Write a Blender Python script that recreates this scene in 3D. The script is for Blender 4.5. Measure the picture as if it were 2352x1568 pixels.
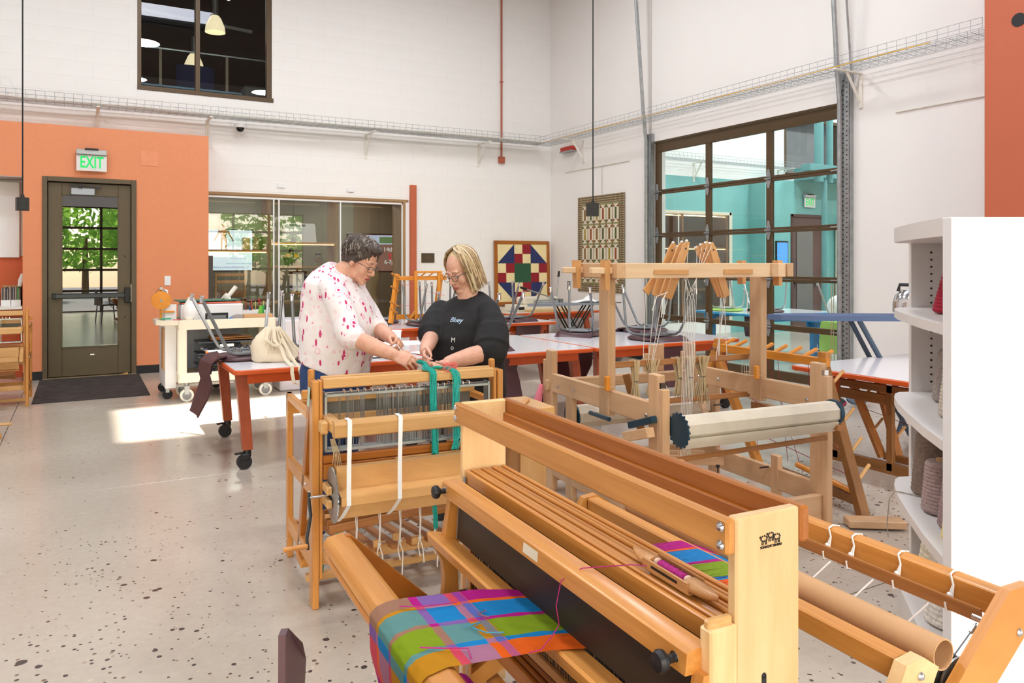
import bpy, bmesh, math, random
from mathutils import Vector, Matrix, noise
random.seed(7)
sc = bpy.context.scene
COL = sc.collection
for o in list(bpy.data.objects): bpy.data.objects.remove(o)
PI = math.pi
# ------------------------------------------------------------------ camera, light, exposure
cam = bpy.data.objects.new('camera', bpy.data.cameras.new('camera')); COL.objects.link(cam)
cam.location = (0, 0, 1.44)
cam.rotation_euler = (PI/2, 0, math.radians(60.4317-90))
cam.data.sensor_width = 36.0
cam.data.lens = 36.0*1748.0/2352.0
cam.data.shift_y = -(784.0-602.3)/2352.0
cam.data.clip_start = 0.05
sc.camera = cam
sc.view_settings.view_transform = 'Standard'
sc.view_settings.look = 'None'
sc.view_settings.gamma = 1.0
sc.view_settings.use_curve_mapping = False
sc.view_settings.exposure = 0.26
sc.cycles.max_bounces = 7
sc.cycles.diffuse_bounces = 4
sc.cycles.glossy_bounces = 3
sc.cycles.transparent_max_bounces = 10
sc.cycles.transmission_bounces = 4
sc.cycles.caustics_reflective = False
sc.cycles.caustics_refractive = False
sc.cycles.sample_clamp_indirect = 4.0
w = bpy.data.worlds.new('sky'); sc.world = w; w.use_nodes = True
nt = w.node_tree; bg = nt.nodes['Background']
sky = nt.nodes.new('ShaderNodeTexSky'); sky.sky_type = 'NISHITA'; sky.sun_disc = False
sky.sun_elevation = math.radians(34); sky.sun_rotation = math.radians(200); sky.air_density = 0.8; sky.dust_density = 2.0
nt.links.new(sky.outputs[0], bg.inputs[0]); bg.inputs[1].default_value = 0.85
def sun(name, rot, e, ang):
    l = bpy.data.lights.new(name, 'SUN'); l.energy = e; l.angle = ang; l.color = (1, .95, .86)
    o = bpy.data.objects.new(name, l); COL.objects.link(o); o.rotation_euler = rot; return o
def area(name, loc, size, e, color=(1, 1, 1), rot=(0, 0, 0), sy=None, portal=False):
    l = bpy.data.lights.new(name, 'AREA'); l.energy = e; l.color = color
    if sy: l.shape = 'RECTANGLE'; l.size = size; l.size_y = sy
    else: l.shape = 'DISK'; l.size = size
    o = bpy.data.objects.new(name, l); COL.objects.link(o); o.location = loc; o.rotation_euler = rot
    if portal: l.cycles.is_portal = True
    return o
# high sun from the street side through two unseen roof openings, added to shape its floor patches
SD = Vector((.0, .5774, -1.0)).normalized()
sun('sun', SD.to_track_quat('-Z', 'Y').to_euler(), 14.0, .02)
SKY1 = (.25, 2.75, 2.55, 4.2); SKY2 = (4.7, 6.0, 3.3, 3.75)
for q in (SKY1, SKY2): area('added_roof_daylight', ((q[0]+q[1])/2, (q[2]+q[3])/2, 7.45), q[1]-q[0]+.3, 1, sy=q[3]-q[2]+.3, portal=True)
for i, x in enumerate((-2.2, 1.2, 4.6)):
    for j, y in enumerate((0.4, 4.2, 8.0)):
        area('ceiling_lamp', (x, y, 6.3), .7, 66, (.95, .975, 1))
for i, x in enumerate((9.6, 12.8, 16)):  # unseen lamps added to light the teal room
    for j, y in enumerate((3.6, 8.2)):
        area('ceiling_lamp', (x, y, 6.3), .8, 130, (.93, .99, 1))
# ------------------------------------------------------------------ helpers
def link(name, me, mat, parent=None):
    o = bpy.data.objects.new(name, me); COL.objects.link(o)
    if mat is not None and not me.materials: me.materials.append(mat)
    if parent is not None: o.parent = parent
    return o
def thing(name, label, cat, loc=(0, 0, 0), rz=0, group=None):
    o = bpy.data.objects.new(name, None); COL.objects.link(o); o.location = loc; o.rotation_euler = (0, 0, rz)
    o.empty_display_size = .1; o['label'] = label; o['category'] = cat
    if group: o['group'] = group
    return o
def tag(o, label, cat, group=None, loc=None):
    o['label'] = label; o['category'] = cat
    if group: o['group'] = group
    if loc is not None: o.location = loc
    return o
def stru(o): o['kind'] = 'structure'; return o
def stuff(o): o['kind'] = 'stuff'; return o
def kids(o): return [c for c in bpy.data.objects if c.parent == o]
def copy_tree(o, parent=None, ch=None):
    ch = ch or {}
    c = o.copy(); COL.objects.link(c)
    if parent is not None: c.parent = parent
    for k in kids_of.get(o.name, []) if False else [x for x in list(o.children)]:
        copy_tree(k, c)
    return c
kids_of = {}
class MB:
    def __init__(s): s.V = []; s.F = []; s.MI = []; s.mi = 0
    def add(s, vs, fs):
        n = len(s.V); s.V += [tuple(v) for v in vs]; s.F += [tuple(i+n for i in f) for f in fs]; s.MI += [s.mi]*len(fs); return s
    def box(s, c, d, R=None, ch=.003):
        hx, hy, hz = d[0]/2, d[1]/2, d[2]/2; c = Vector(c); k = min(ch, hx*.45, hy*.45, hz*.45)
        if k <= 0:
            vs = [Vector((x*hx, y*hy, z*hz)) for x in (-1, 1) for y in (-1, 1) for z in (-1, 1)]
            fs = [(0, 1, 3, 2), (4, 6, 7, 5), (0, 4, 5, 1), (2, 3, 7, 6), (0, 2, 6, 4), (1, 5, 7, 3)]
        else:
            vs = []; 
            for x in (-1, 1):
                for y in (-1, 1):
                    for z in (-1, 1):
                        vs += [Vector((x*hx, y*(hy-k), z*(hz-k))), Vector((x*(hx-k), y*hy, z*(hz-k))), Vector((x*(hx-k), y*(hy-k), z*hz))]
            I = lambda x, y, z, a: ((x*2+y)*2+z)*3+a
            fs = []
            for x in (0, 1):
                f = [I(x, 0, 0, 0), I(x, 0, 1, 0), I(x, 1, 1, 0), I(x, 1, 0, 0)]; fs.append(f if x == 0 else f[::-1])
            for y in (0, 1):
                f = [I(0, y, 0, 1), I(1, y, 0, 1), I(1, y, 1, 1), I(0, y, 1, 1)]; fs.append(f if y == 0 else f[::-1])
            for z in (0, 1):
                f = [I(0, 0, z, 2), I(0, 1, z, 2), I(1, 1, z, 2), I(1, 0, z, 2)]; fs.append(f if z == 0 else f[::-1])
            for a, b, ax in ((0, 1, 2), (0, 2, 1), (1, 2, 0)):
                for p in (0, 1):
                    for q in (0, 1):
                        idx = [0, 0, 0]; idx[a] = p; idx[b] = q
                        i0 = list(idx); i1 = list(idx); i0[ax] = 0; i1[ax] = 1
                        f = [I(*i0, a), I(*i1, a), I(*i1, b), I(*i0, b)]
                        n = Vector([0, 0, 0]); n[a] = 2*p-1; n[b] = 2*q-1
                        g = (vs[f[1]]-vs[f[0]]).cross(vs[f[2]]-vs[f[0]])
                        fs.append(f if g.dot(n) > 0 else f[::-1])
            for x in (0, 1):
                for y in (0, 1):
                    for z in (0, 1):
                        f = [I(x, y, z, 0), I(x, y, z, 1), I(x, y, z, 2)]
                        g = (vs[f[1]]-vs[f[0]]).cross(vs[f[2]]-vs[f[0]])
                        fs.append(f if g.dot(Vector((x-.5, y-.5, z-.5))) > 0 else f[::-1])
        if R is not None: vs = [R @ v for v in vs]
        return s.add([v+c for v in vs], fs)
    def b6(s, x0, x1, y0, y1, z0, z1, ch=.003):
        return s.box(((x0+x1)/2, (y0+y1)/2, (z0+z1)/2), (abs(x1-x0), abs(y1-y0), abs(z1-z0)), None, ch)
    def beam(s, p0, p1, w, h, up=(0, 0, 1), ch=.003):
        p0 = Vector(p0); p1 = Vector(p1); a = (p1-p0); L = a.length; a.normalize(); up = Vector(up)
        if abs(a.dot(up)) > .99: up = Vector((0, 1, 0))
        b = up.cross(a).normalized(); c = a.cross(b)
        R = Matrix((a, b, c)).transposed()
        return s.box((p0+p1)/2, (L, w, h), R, ch)
    def frame(s, p0, p1):
        a = (Vector(p1)-Vector(p0)).normalized(); u = Vector((0, 0, 1)) if abs(a.z) < .9 else Vector((1, 0, 0))
        b = u.cross(a).normalized(); return a, b, a.cross(b)
    def cyl(s, p0, p1, r0, r1=None, n=12, caps=True):
        r1 = r0 if r1 is None else r1; a, b, c = s.frame(p0, p1); p0 = Vector(p0); p1 = Vector(p1); vs = []; fs = []
        for i in range(n):
            t = 2*PI*i/n; d = b*math.cos(t)+c*math.sin(t); vs += [p0+d*r0, p1+d*r1]
        for i in range(n):
            j = (i+1) % n; fs.append((2*i, 2*j, 2*j+1, 2*i+1))
        if caps: fs.append([2*i for i in range(n)][::-1]); fs.append([2*i+1 for i in range(n)])
        return s.add(vs, fs)
    def tube(s, pts, r, n=6, closed=False, flat=None):
        pts = [Vector(p) for p in pts]; m = len(pts); rr = r if isinstance(r, (list, tuple)) else [r]*m
        vs = []; fs = []; b = None
        for i, p in enumerate(pts):
            if closed: t = pts[(i+1) % m]-pts[i-1]
            else: t = pts[min(i+1, m-1)]-pts[max(i-1, 0)]
            if t.length < 1e-9: t = Vector((0, 0, 1))
            t.normalize()
            if b is None:
                u = Vector((0, 0, 1)) if abs(t.z) < .9 else Vector((1, 0, 0)); b = u.cross(t).normalized()
            else:
                b = (b-t*b.dot(t)); 
                if b.length < 1e-6: b = Vector((1, 0, 0)).cross(t)
                b.normalize()
            c = t.cross(b)
            for k in range(n):
                th = 2*PI*k/n; f = (1, 1) if flat is None else flat
                vs.append(p+(b*math.cos(th)*f[0]+c*math.sin(th)*f[1])*rr[i])
        for i in range(m if closed else m-1):
            for k in range(n):
                j = (i+1) % m; l = (k+1) % n
                fs.append((i*n+k, i*n+l, j*n+l, j*n+k))
        if not closed: fs.append(list(range(n))[::-1]); fs.append([(m-1)*n+k for k in range(n)])
        return s.add(vs, fs)
    def lathe(s, prof, n=20, c=(0, 0, 0), M=None):
        vs = []; fs = []; m = len(prof); c = Vector(c)
        for r, z in prof:
            for k in range(n):
                t = 2*PI*k/n; v = Vector((r*math.cos(t), r*math.sin(t), z)); vs.append((M @ v if M else v)+c)
        for i in range(m-1):
            for k in range(n):
                l = (k+1) % n; fs.append((i*n+k, i*n+l, (i+1)*n+l, (i+1)*n+k))
        if prof[0][0] > 1e-6: fs.append(list(range(n))[::-1])
        if prof[-1][0] > 1e-6: fs.append([(m-1)*n+k for k in range(n)])
        return s.add(vs, fs)
    def prism(s, poly, o, ax, ay, ext):
        o = Vector(o); ax = Vector(ax); ay = Vector(ay); e = Vector(ext); n = len(poly)
        A = [o+ax*x+ay*y for x, y in poly]; vs = A+[v+e for v in A]
        area2 = sum(poly[i][0]*poly[(i+1) % n][1]-poly[(i+1) % n][0]*poly[i][1] for i in range(n))
        flip = (ax.cross(ay).dot(e) > 0) == (area2 > 0)
        f0 = list(range(n)); f1 = [n+i for i in range(n)]
        fs = [f0[::-1] if flip else f0, f1 if flip else f1[::-1]]
        for i in range(n):
            j = (i+1) % n; q = (i, j, n+j, n+i); fs.append(q if flip else q[::-1])
        return s.add(vs, fs)
    def ell(s, c, r, R=None, n=16, m=10):
        c = Vector(c); vs = []; fs = []
        for i in range(m+1):
            ph = PI*i/m
            for k in range(n):
                t = 2*PI*k/n; v = Vector((r[0]*math.sin(ph)*math.cos(t), r[1]*math.sin(ph)*math.sin(t), -r[2]*math.cos(ph)))
                vs.append((R @ v if R else v)+c)
        for i in range(m):
            for k in range(n):
                l = (k+1) % n; fs.append((i*n+k, i*n+l, (i+1)*n+l, (i+1)*n+k))
        return s.add(vs, fs)
    def grid(s, f, nu, nv):
        vs = [f(i/nu, j/nv) for i in range(nu+1) for j in range(nv+1)]
        fs = [(i*(nv+1)+j, (i+1)*(nv+1)+j, (i+1)*(nv+1)+j+1, i*(nv+1)+j+1) for i in range(nu) for j in range(nv)]
        return s.add(vs, fs)
    def loft(s, rings, caps=True):
        n = len(rings[0]); vs = [v for r in rings for v in r]; fs = []
        for i in range(len(rings)-1):
            for k in range(n):
                l = (k+1) % n; fs.append((i*n+k, i*n+l, (i+1)*n+l, (i+1)*n+k))
        if caps: fs.append(list(range(n))[::-1]); fs.append([(len(rings)-1)*n+k for k in range(n)])
        return s.add(vs, fs)
    def mesh(s, name, smooth=True, ang=35):
        me = bpy.data.meshes.new(name); me.from_pydata(s.V, [], s.F)
        me.polygons.foreach_set('material_index', s.MI)
        if smooth:
            me.polygons.foreach_set('use_smooth', [True]*len(me.polygons)); me.update()
            try: me.set_sharp_from_angle(angle=math.radians(ang))
            except Exception: pass
        me.update(); return me
    def build(s, name, mat, parent=None, smooth=True, ang=35):
        me = s.mesh(name, smooth, ang)
        if isinstance(mat, (list, tuple)):
            for m in mat: me.materials.append(m)
            return link(name, me, None, parent)
        return link(name, me, mat, parent)
def B6(name, mat, parent, x0, x1, y0, y1, z0, z1, ch=.003): return MB().b6(x0, x1, y0, y1, z0, z1, ch).build(name, mat, parent)
def text(name, s, size, mat, loc, rot, parent=None, align='CENTER', ext=.0008, bold=0):
    cu = bpy.data.curves.new(name, 'FONT'); cu.body = s; cu.size = size; cu.align_x = align; cu.align_y = 'CENTER'; cu.extrude = ext; cu.offset = bold
    tmp = bpy.data.objects.new(name, cu); me = bpy.data.meshes.new_from_object(tmp); bpy.data.objects.remove(tmp); bpy.data.curves.remove(cu)
    if not me.materials: me.materials.append(mat)
    o = link(name, me, None); o.location = loc; o.rotation_euler = rot
    if parent: o.parent = parent
    return o
# ------------------------------------------------------------------ materials
def srgb(r, g, b):
    f = lambda c: (c/255/12.92) if c/255 <= .04045 else ((c/255+.055)/1.055)**2.4
    return (f(r), f(g), f(b), 1)
class N:
    def __init__(s, name):
        s.m = bpy.data.materials.new(name); s.m.use_nodes = True; s.t = s.m.node_tree; s.b = s.t.nodes['Principled BSDF']
    def n(s, ty, **k):
        x = s.t.nodes.new(ty)
        for a, v in k.items():
            if hasattr(x, a): setattr(x, a, v)
        return x
    def l(s, a, b): s.t.links.new(a, b)
    def ramp(s, fac, stops, interp='LINEAR'):
        r = s.n('ShaderNodeValToRGB'); r.color_ramp.interpolation = interp; e = r.color_ramp.elements
        while len(e) < len(stops): e.new(.5)
        for i, (p, c) in enumerate(stops): e[i].position = p; e[i].color = c
        s.l(fac, r.inputs[0]); return r.outputs[0]
    def math(s, op, a, b=None, c=None):
        x = s.n('ShaderNodeMath'); x.operation = op
        for i, v in enumerate((a, b, c)):
            if v is None: continue
            if isinstance(v, (int, float)): x.inputs[i].default_value = v
            else: s.l(v, x.inputs[i])
        return x.outputs[0]
    def mix(s, f, a, b, mode='MIX'):
        x = s.n('ShaderNodeMix'); x.data_type = 'RGBA'; x.blend_type = mode
        for i, v in ((0, f), (6, a), (7, b)):
            if isinstance(v, (int, float)): x.inputs[i].default_value = v
            elif isinstance(v, tuple): x.inputs[i].default_value = v
            else: s.l(v, x.inputs[i])
        return x.outputs[2]
    def noise(s, vec, scale, detail=3, rough=.5):
        x = s.n('ShaderNodeTexNoise'); x.inputs['Scale'].default_value = scale; x.inputs['Detail'].default_value = detail; x.inputs['Roughness'].default_value = rough
        if vec is not None: s.l(vec, x.inputs['Vector'])
        return x.outputs[0]
    def mapping(s, vec, sc=(1, 1, 1), loc=(0, 0, 0)):
        x = s.n('ShaderNodeMapping'); x.inputs['Scale'].default_value = sc; x.inputs['Location'].default_value = loc; s.l(vec, x.inputs[0]); return x.outputs[0]
    def co(s, k='Object'): return s.n('ShaderNodeTexCoord').outputs[k]
    def bump(s, h, st=.2, d=.002):
        x = s.n('ShaderNodeBump'); x.inputs['Strength'].default_value = st; x.inputs['Distance'].default_value = d; s.l(h, x.inputs['Height']); s.l(x.outputs[0], s.b.inputs['Normal'])
    def set(s, color=None, rough=.5, metal=0, spec=None, coat=None):
        if color is not None:
            if isinstance(color, tuple): s.b.inputs['Base Color'].default_value = color
            else: s.l(color, s.b.inputs['Base Color'])
        s.b.inputs['Roughness'].default_value = rough; s.b.inputs['Metallic'].default_value = metal
        if spec is not None: s.b.inputs['Specular IOR Level'].default_value = spec
        if coat is not None: s.b.inputs['Coat Weight'].default_value = coat; s.b.inputs['Coat Roughness'].default_value = .15
        return s.m
def plain(name, c, rough=.5, metal=0, spec=None, coat=None, var=.06, scale=6):
    n = N(name); col = srgb(*c)
    if var:
        f = n.noise(n.co(), scale, 2); d = tuple(x*(1-var) for x in col[:3])+(1,); u = tuple(min(1, x*(1+var)) for x in col[:3])+(1,)
        return n.set(n.ramp(f, [(.3, d), (.7, u)]), rough, metal, spec, coat)
    return n.set(col, rough, metal, spec, coat)
def emit(name, c, st):
    n = N(name); n.b.inputs['Emission Color'].default_value = srgb(*c); n.b.inputs['Emission Strength'].default_value = st; n.b.inputs['Base Color'].default_value = srgb(*c); return n.m
def wood(name, c0, c1, rough=.32, knots=.0, coat=.15):
    n = N(name); oi = n.n('ShaderNodeObjectInfo'); g = n.co('Generated')
    sx = n.n('ShaderNodeVectorMath'); sx.operation = 'ADD'; n.l(g, sx.inputs[0])
    cb = n.n('ShaderNodeCombineXYZ'); rnd = n.math('MULTIPLY', oi.outputs['Random'], 37.)
    for i in range(3): n.l(rnd, cb.inputs[i])
    n.l(cb.outputs[0], sx.inputs[1])
    a = n.noise(sx.outputs[0], 2.2, 4, .55); b = n.noise(sx.outputs[0], 9, 4, .6)
    f = n.math('ADD', n.math('MULTIPLY', a, .75), n.math('MULTIPLY', b, .25))
    col = n.ramp(f, [(.3, srgb(*c0)), (.68, srgb(*c1))])
    v = n.math('MULTIPLY_ADD', oi.outputs['Random'], .24, .88)
    hs = n.n('ShaderNodeHueSaturation'); n.l(col, hs.inputs['Color']); n.l(v, hs.inputs['Value'])
    n.bump(b, .06, .001)
    return n.set(hs.outputs[0], rough, 0, .4, coat)
def glass(name, tint=(1, 1, 1, 1), refl=1.0, rough=0.0):
    n = N(name); t = n.t; t.nodes.remove(n.b); out = t.nodes['Material Output']
    tr = n.n('ShaderNodeBsdfTransparent'); tr.inputs[0].default_value = tint
    gl = n.n('ShaderNodeBsdfGlossy'); gl.inputs['Roughness'].default_value = rough
    fr = n.n('ShaderNodeFresnel'); fr.inputs[0].default_value = 1.5
    mx = n.n('ShaderNodeMixShader'); ge = n.n('ShaderNodeNewGeometry'); n.l(n.math('MINIMUM', n.math('MULTIPLY', n.math('MULTIPLY', fr.outputs[0], refl), n.math('SUBTRACT', 1.0, ge.outputs['Backfacing'])), .95), mx.inputs[0]); n.l(tr.outputs[0], mx.inputs[1]); n.l(gl.outputs[0], mx.inputs[2]); n.l(mx.outputs[0], out.inputs[0])
    return n.m
M = {}
M['wall'] = plain('white_block_paint', (243, 241, 239), .55, var=.01, scale=1.5)
M['wallsmooth'] = plain('white_wall_paint', (241, 237, 234), .6, var=.01, scale=1.2)
M['ceil'] = plain('grey_ceiling', (120, 112, 104), .8)
M['orange'] = plain('orange_paint', (226, 142, 98), .55, var=.02, scale=30)
M['orange2'] = plain('deep_orange_paint', (204, 92, 48), .55, var=.02, scale=30)
M['redpier'] = plain('terracotta_paint', (190, 98, 66), .55, var=.03, scale=2)
M['redpipe'] = plain('red_brown_paint', (176, 92, 66), .5)
M['bronze'] = plain('bronze_metal', (88, 68, 44), .38, .2, var=.03)
M['doormetal'] = plain('olive_bronze_metal', (92, 78, 58), .4, .1, var=.03)
M['black'] = plain('black_plastic', (22, 21, 23), .45, var=.1)
M['blackrub'] = plain('black_rubber', (30, 30, 34), .7)
M['white'] = plain('white_laminate', (238, 238, 240), .35, var=.01)
M['whitepl'] = plain('white_plastic', (232, 228, 218), .45, var=.02)
M['cream'] = plain('cream_plastic', (226, 218, 200), .5, var=.02)
M['steel'] = plain('galvanised_steel', (168, 172, 174), .38, .75, var=.14, scale=14)
M['wire'] = plain('zinc_wire', (176, 180, 182), .4, .5)
M['chrome'] = plain('chrome', (215, 215, 218), .15, 1.0, var=0)
M['greymet'] = plain('grey_painted_steel', (126, 128, 132), .32, .35, var=.03)
M['darkmet'] = plain('dark_steel', (70, 72, 76), .35, .7)
M['bluemet'] = plain('blue_steel', (40, 70, 88), .4, .4)
M['maple'] = wood('honey_maple', (184, 118, 50), (212, 148, 76))
M['mapled'] = wood('dark_honey_maple', (152, 84, 26), (182, 110, 40))
M['maple_lit'] = wood('lit_maple', (222, 178, 122), (238, 202, 152))  # paler copy of the loom maple with the window light painted in
M['birch'] = wood('birch_wood', (194, 144, 86), (214, 168, 110))
M['beech'] = wood('pale_beech', (198, 156, 116), (214, 176, 138), .4, coat=.05)
M['oak'] = wood('red_oak', (150, 96, 50), (182, 124, 72), .45, coat=.05)
M['walnut'] = wood('brown_wood', (120, 78, 38), (150, 102, 56), .45, coat=.05)
M['jack'] = wood('tan_jack_wood', (208, 150, 92), (222, 168, 110), .4, coat=.05)
M['orangewood'] = wood('orange_varnished_wood', (202, 124, 36), (226, 150, 56), .3)
M['casewood'] = wood('case_oak', (150, 118, 82), (176, 142, 104), .5, coat=0)
M['glass'] = glass('window_glass', (.93, .97, .96, 1), 1.0)
M['doorglass'] = glass('dark_door_glass', (.35, .36, .36, 1), 4.5)
M['caseglass'] = glass('case_glass', (.86, .88, .86, 1), 2.2)
M['clear'] = glass('clear_plastic', (.9, .93, .95, 1), 1.2, .1)
M['chairpl'] = plain('plum_plastic', (78, 46, 52), .42, var=.05)
M['chairdk'] = plain('dark_plum_plastic', (52, 30, 34), .5, var=.05)
M['tableor'] = plain('orange_edge_band', (206, 84, 26), .35, var=.03)
M['tableleg'] = wood('orange_table_leg', (156, 70, 38), (172, 84, 50), .4)
M['tabletop'] = plain('white_table_laminate', (236, 234, 240), .12, var=.005)
M['mat'] = plain('charcoal_carpet', (58, 52, 50), .95, var=.35, scale=9)
M['canvas'] = plain('natural_canvas', (228, 212, 186), .85, var=.05, scale=20)
M['apron'] = plain('cream_canvas_apron', (214, 204, 186), .85, var=.06, scale=8)
M['cord'] = plain('white_cotton_cord', (236, 234, 230), .8, var=.02)
M['twine'] = plain('natural_twine', (206, 184, 146), .85, var=.1, scale=60)
M['teal'] = plain('teal_cotton_yarn', (34, 172, 160), .7, var=.2, scale=120)
M['redyarn'] = plain('dark_red_yarn', (140, 26, 52), .8)
M['coral'] = plain('coral_yarn', (236, 120, 110), .8)
M['tealwall'] = plain('teal_paint', (122, 184, 182), .6, var=.02)
M['tealpipe'] = plain('teal_pipe_paint', (96, 152, 154), .5)
M['paper'] = plain('white_paper', (240, 240, 240), .7, var=.01)
M['kraft'] = plain('kraft_cardboard', (196, 152, 108), .75, var=.04, scale=14)
M['jute'] = plain('grey_wool', (168, 154, 140), .95, var=.2, scale=60)
# ------------------------------------------------------------------ room shell
XR = 7.245; YB = 11.38; YO = 10.95; XL = -5.2; YF = -3.2; ZC = 7.2
def rect_wall(name, mat, axis, pos, thick, a0, a1, z0, z1, holes, parent=None):
    """wall slab on axis 'x' or 'y' with its room face at pos, cut by rectangular holes (a0,a1,z0,z1)"""
    m = MB(); A = sorted({a0, a1, *[h[0] for h in holes], *[h[1] for h in holes]}); Z = sorted({z0, z1, *[h[2] for h in holes], *[h[3] for h in holes]})
    for i in range(len(A)-1):
        for j in range(len(Z)-1):
            ca, cz = (A[i]+A[i+1])/2, (Z[j]+Z[j+1])/2
            if A[i] < a0-1e-6 or A[i+1] > a1+1e-6 or any(h[0] < ca < h[1] and h[2] < cz < h[3] for h in holes): continue
            p0, p1 = sorted((pos, pos+thick))
            if axis == 'y': m.b6(A[i], A[i+1], p0, p1, Z[j], Z[j+1], 0)
            else: m.b6(p0, p1, A[i], A[i+1], Z[j], Z[j+1], 0)
    return stru(m.build(name, mat, parent, smooth=False))
WIN = (.667, 2.451, 3.785, 6.6); CASE = (1.2, 4.50, .25, 2.40)
wb = rect_wall('wall_back', M['wall'], 'y', YB-.0025, .2565, XL, 18, 0, ZC, [WIN, CASE, (13.2, 15.0, 3.3, 4.6), (7.7, 11.6, .25, 2.4)])
# concrete blocks of the back wall: 406 x 203 mm, running bond
#CLIP
def clip_cells(x0, x1, z0, z1, holes):
    cells = [(x0, x1, z0, z1)]
    for h in holes:
        out = []
        for c in cells:
            if c[1] <= h[0] or c[0] >= h[1] or c[3] <= h[2] or c[2] >= h[3]: out.append(c); continue
            if c[0] < h[0]: out.append((c[0], h[0], c[2], c[3]))
            if c[1] > h[1]: out.append((h[1], c[1], c[2], c[3]))
            lo, hi = max(c[0], h[0]), min(c[1], h[1])
            if c[2] < h[2]: out.append((lo, hi, c[2], h[2]))
            if c[3] > h[3]: out.append((lo, hi, h[3], c[3]))
        cells = out
    return [c for c in cells if c[1]-c[0] > .03 and c[3]-c[2] > .03]
blockmesh = {}
def block_mesh(w, h):
    k = (round(w, 3), round(h, 3))
    if k not in blockmesh:
        me = MB().box((0, 0, 0), (w-.003, .012, h-.003), None, .0012).mesh('block', False); me.materials.append(M['wall']); blockmesh[k] = me
    return blockmesh[k]
rest = MB(); nb = 0; cand = []
for r in range(0, 35):
    z0 = r*.2032-.012; z1 = z0+.2032; off = .2032*(r % 2)
    for k in range(-4, 23):
        x0 = k*.4064+off-.05; x1 = min(x0+.4064, XR)
        if x1 < -.95 or x0 > XR-.02: continue
        for c in clip_cells(x0, x1, z0, z1, [WIN, CASE, (-3, 1.5, 0, 3.10), (1.4, 4.66, 0, 2.46)]): cand.append(c)
cand.sort(key=lambda c: (c[2] > 6.0, -(c[1]-c[0])*(c[3]-c[2])*(1 if c[2] > .5 else .3), c[2]))
for i, (a, b, c, d) in enumerate(cand):
    if i < 299:
        o = link('block', block_mesh(b-a, d-c), None, wb); o.location = ((a+b)/2, YB+.001, (c+d)/2)
    else: rest.box(((a+b)/2, YB+.001, (c+d)/2), (b-a-.003, .012, d-c-.003), None, .0012)
stuff(rest.build('block_courses', M['wall'], wb, smooth=False))
# right wall with the overhead door opening
wr = rect_wall('wall_right', M['wallsmooth'], 'x', XR, .22, YF, YB+.25, 0, ZC, [(5.42, 8.60, 0, 3.19)])
B6('control_joint', plain('joint_sealant', (206, 198, 190), .7), wr, XR-.002, XR+.002, 8.64, 8.655, 3.2, ZC, 0)
# street wall behind the camera: glazed openings and clerestory, left wall
wf = rect_wall('wall_front', M['wallsmooth'], 'y', YF, -.25, XL, XR+.22, 0, ZC, [(-4.4, -1.0, 0, 3.05), (-.6, 2.8, 0, 3.05), (3.2, 6.6, 0, 3.05)])
wl = rect_wall('wall_left', M['wallsmooth'], 'x', XL, -.25, YF, YB+.25, 0, ZC, [])
for rx in ((-2.7, YF-.1, 1.5, 3.4, 3.0), (1.1, YF-.1, 1.5, 3.4, 3.0), (4.9, YF-.1, 1.5, 3.4, 3.0)):
    area('window_daylight', rx[:3], rx[3], 1, rot=(PI/2, 0, 0), sy=rx[4], portal=True)
m = MB()
for c in clip_cells(XL-.3, 18.2, YF-.3, YB+4.2, [SKY1, SKY2]): m.b6(c[0], c[1], c[2], c[3], ZC, ZC+.2, 0)
cl = stru(m.build('ceiling', M['ceil'], smooth=False))
for k, q in enumerate((SKY1, SKY2)):
    o = bpy.data.objects.new('window_%d' % (k+11), None); COL.objects.link(o); o['kind'] = 'structure'; m = MB()
    n_ = 1 if k == 0 else 5
    for i in range(n_+1): x = q[0]+(q[1]-q[0])*i/n_; m.b6(x-.04, x+.04, q[2], q[3], ZC+.05, ZC+.15)
    for y in ((q[2], q[3]) if k == 0 else (q[2], q[2]+.15, q[2]+.3, q[3])): m.b6(q[0], q[1], y-.04, y+.04, ZC+.05, ZC+.15)
    m.build('frame', M['bronze'], o, False)
# street wall glazing frames
for k, (a, b, z0, z1, nx, nz) in enumerate(((-4.4, -1.0, 0, 3.05, 3, 5), (-.6, 2.8, 0, 3.05, 3, 5), (3.2, 6.6, 0, 3.05, 3, 5))):
    o = bpy.data.objects.new('window_%d' % (k+3), None); COL.objects.link(o); o['kind'] = 'structure'
    m = MB()
    for i in range(nx+1): x = a+(b-a)*i/nx; m.b6(x-.035, x+.035, YF-.12, YF-.06, z0, z1)
    for j in range(nz+1): z = z0+(z1-z0)*j/nz; m.b6(a, b, YF-.12, YF-.06, z-.035, z+.035)
    m.build('frame', M['bronze'], o, False)
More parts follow.
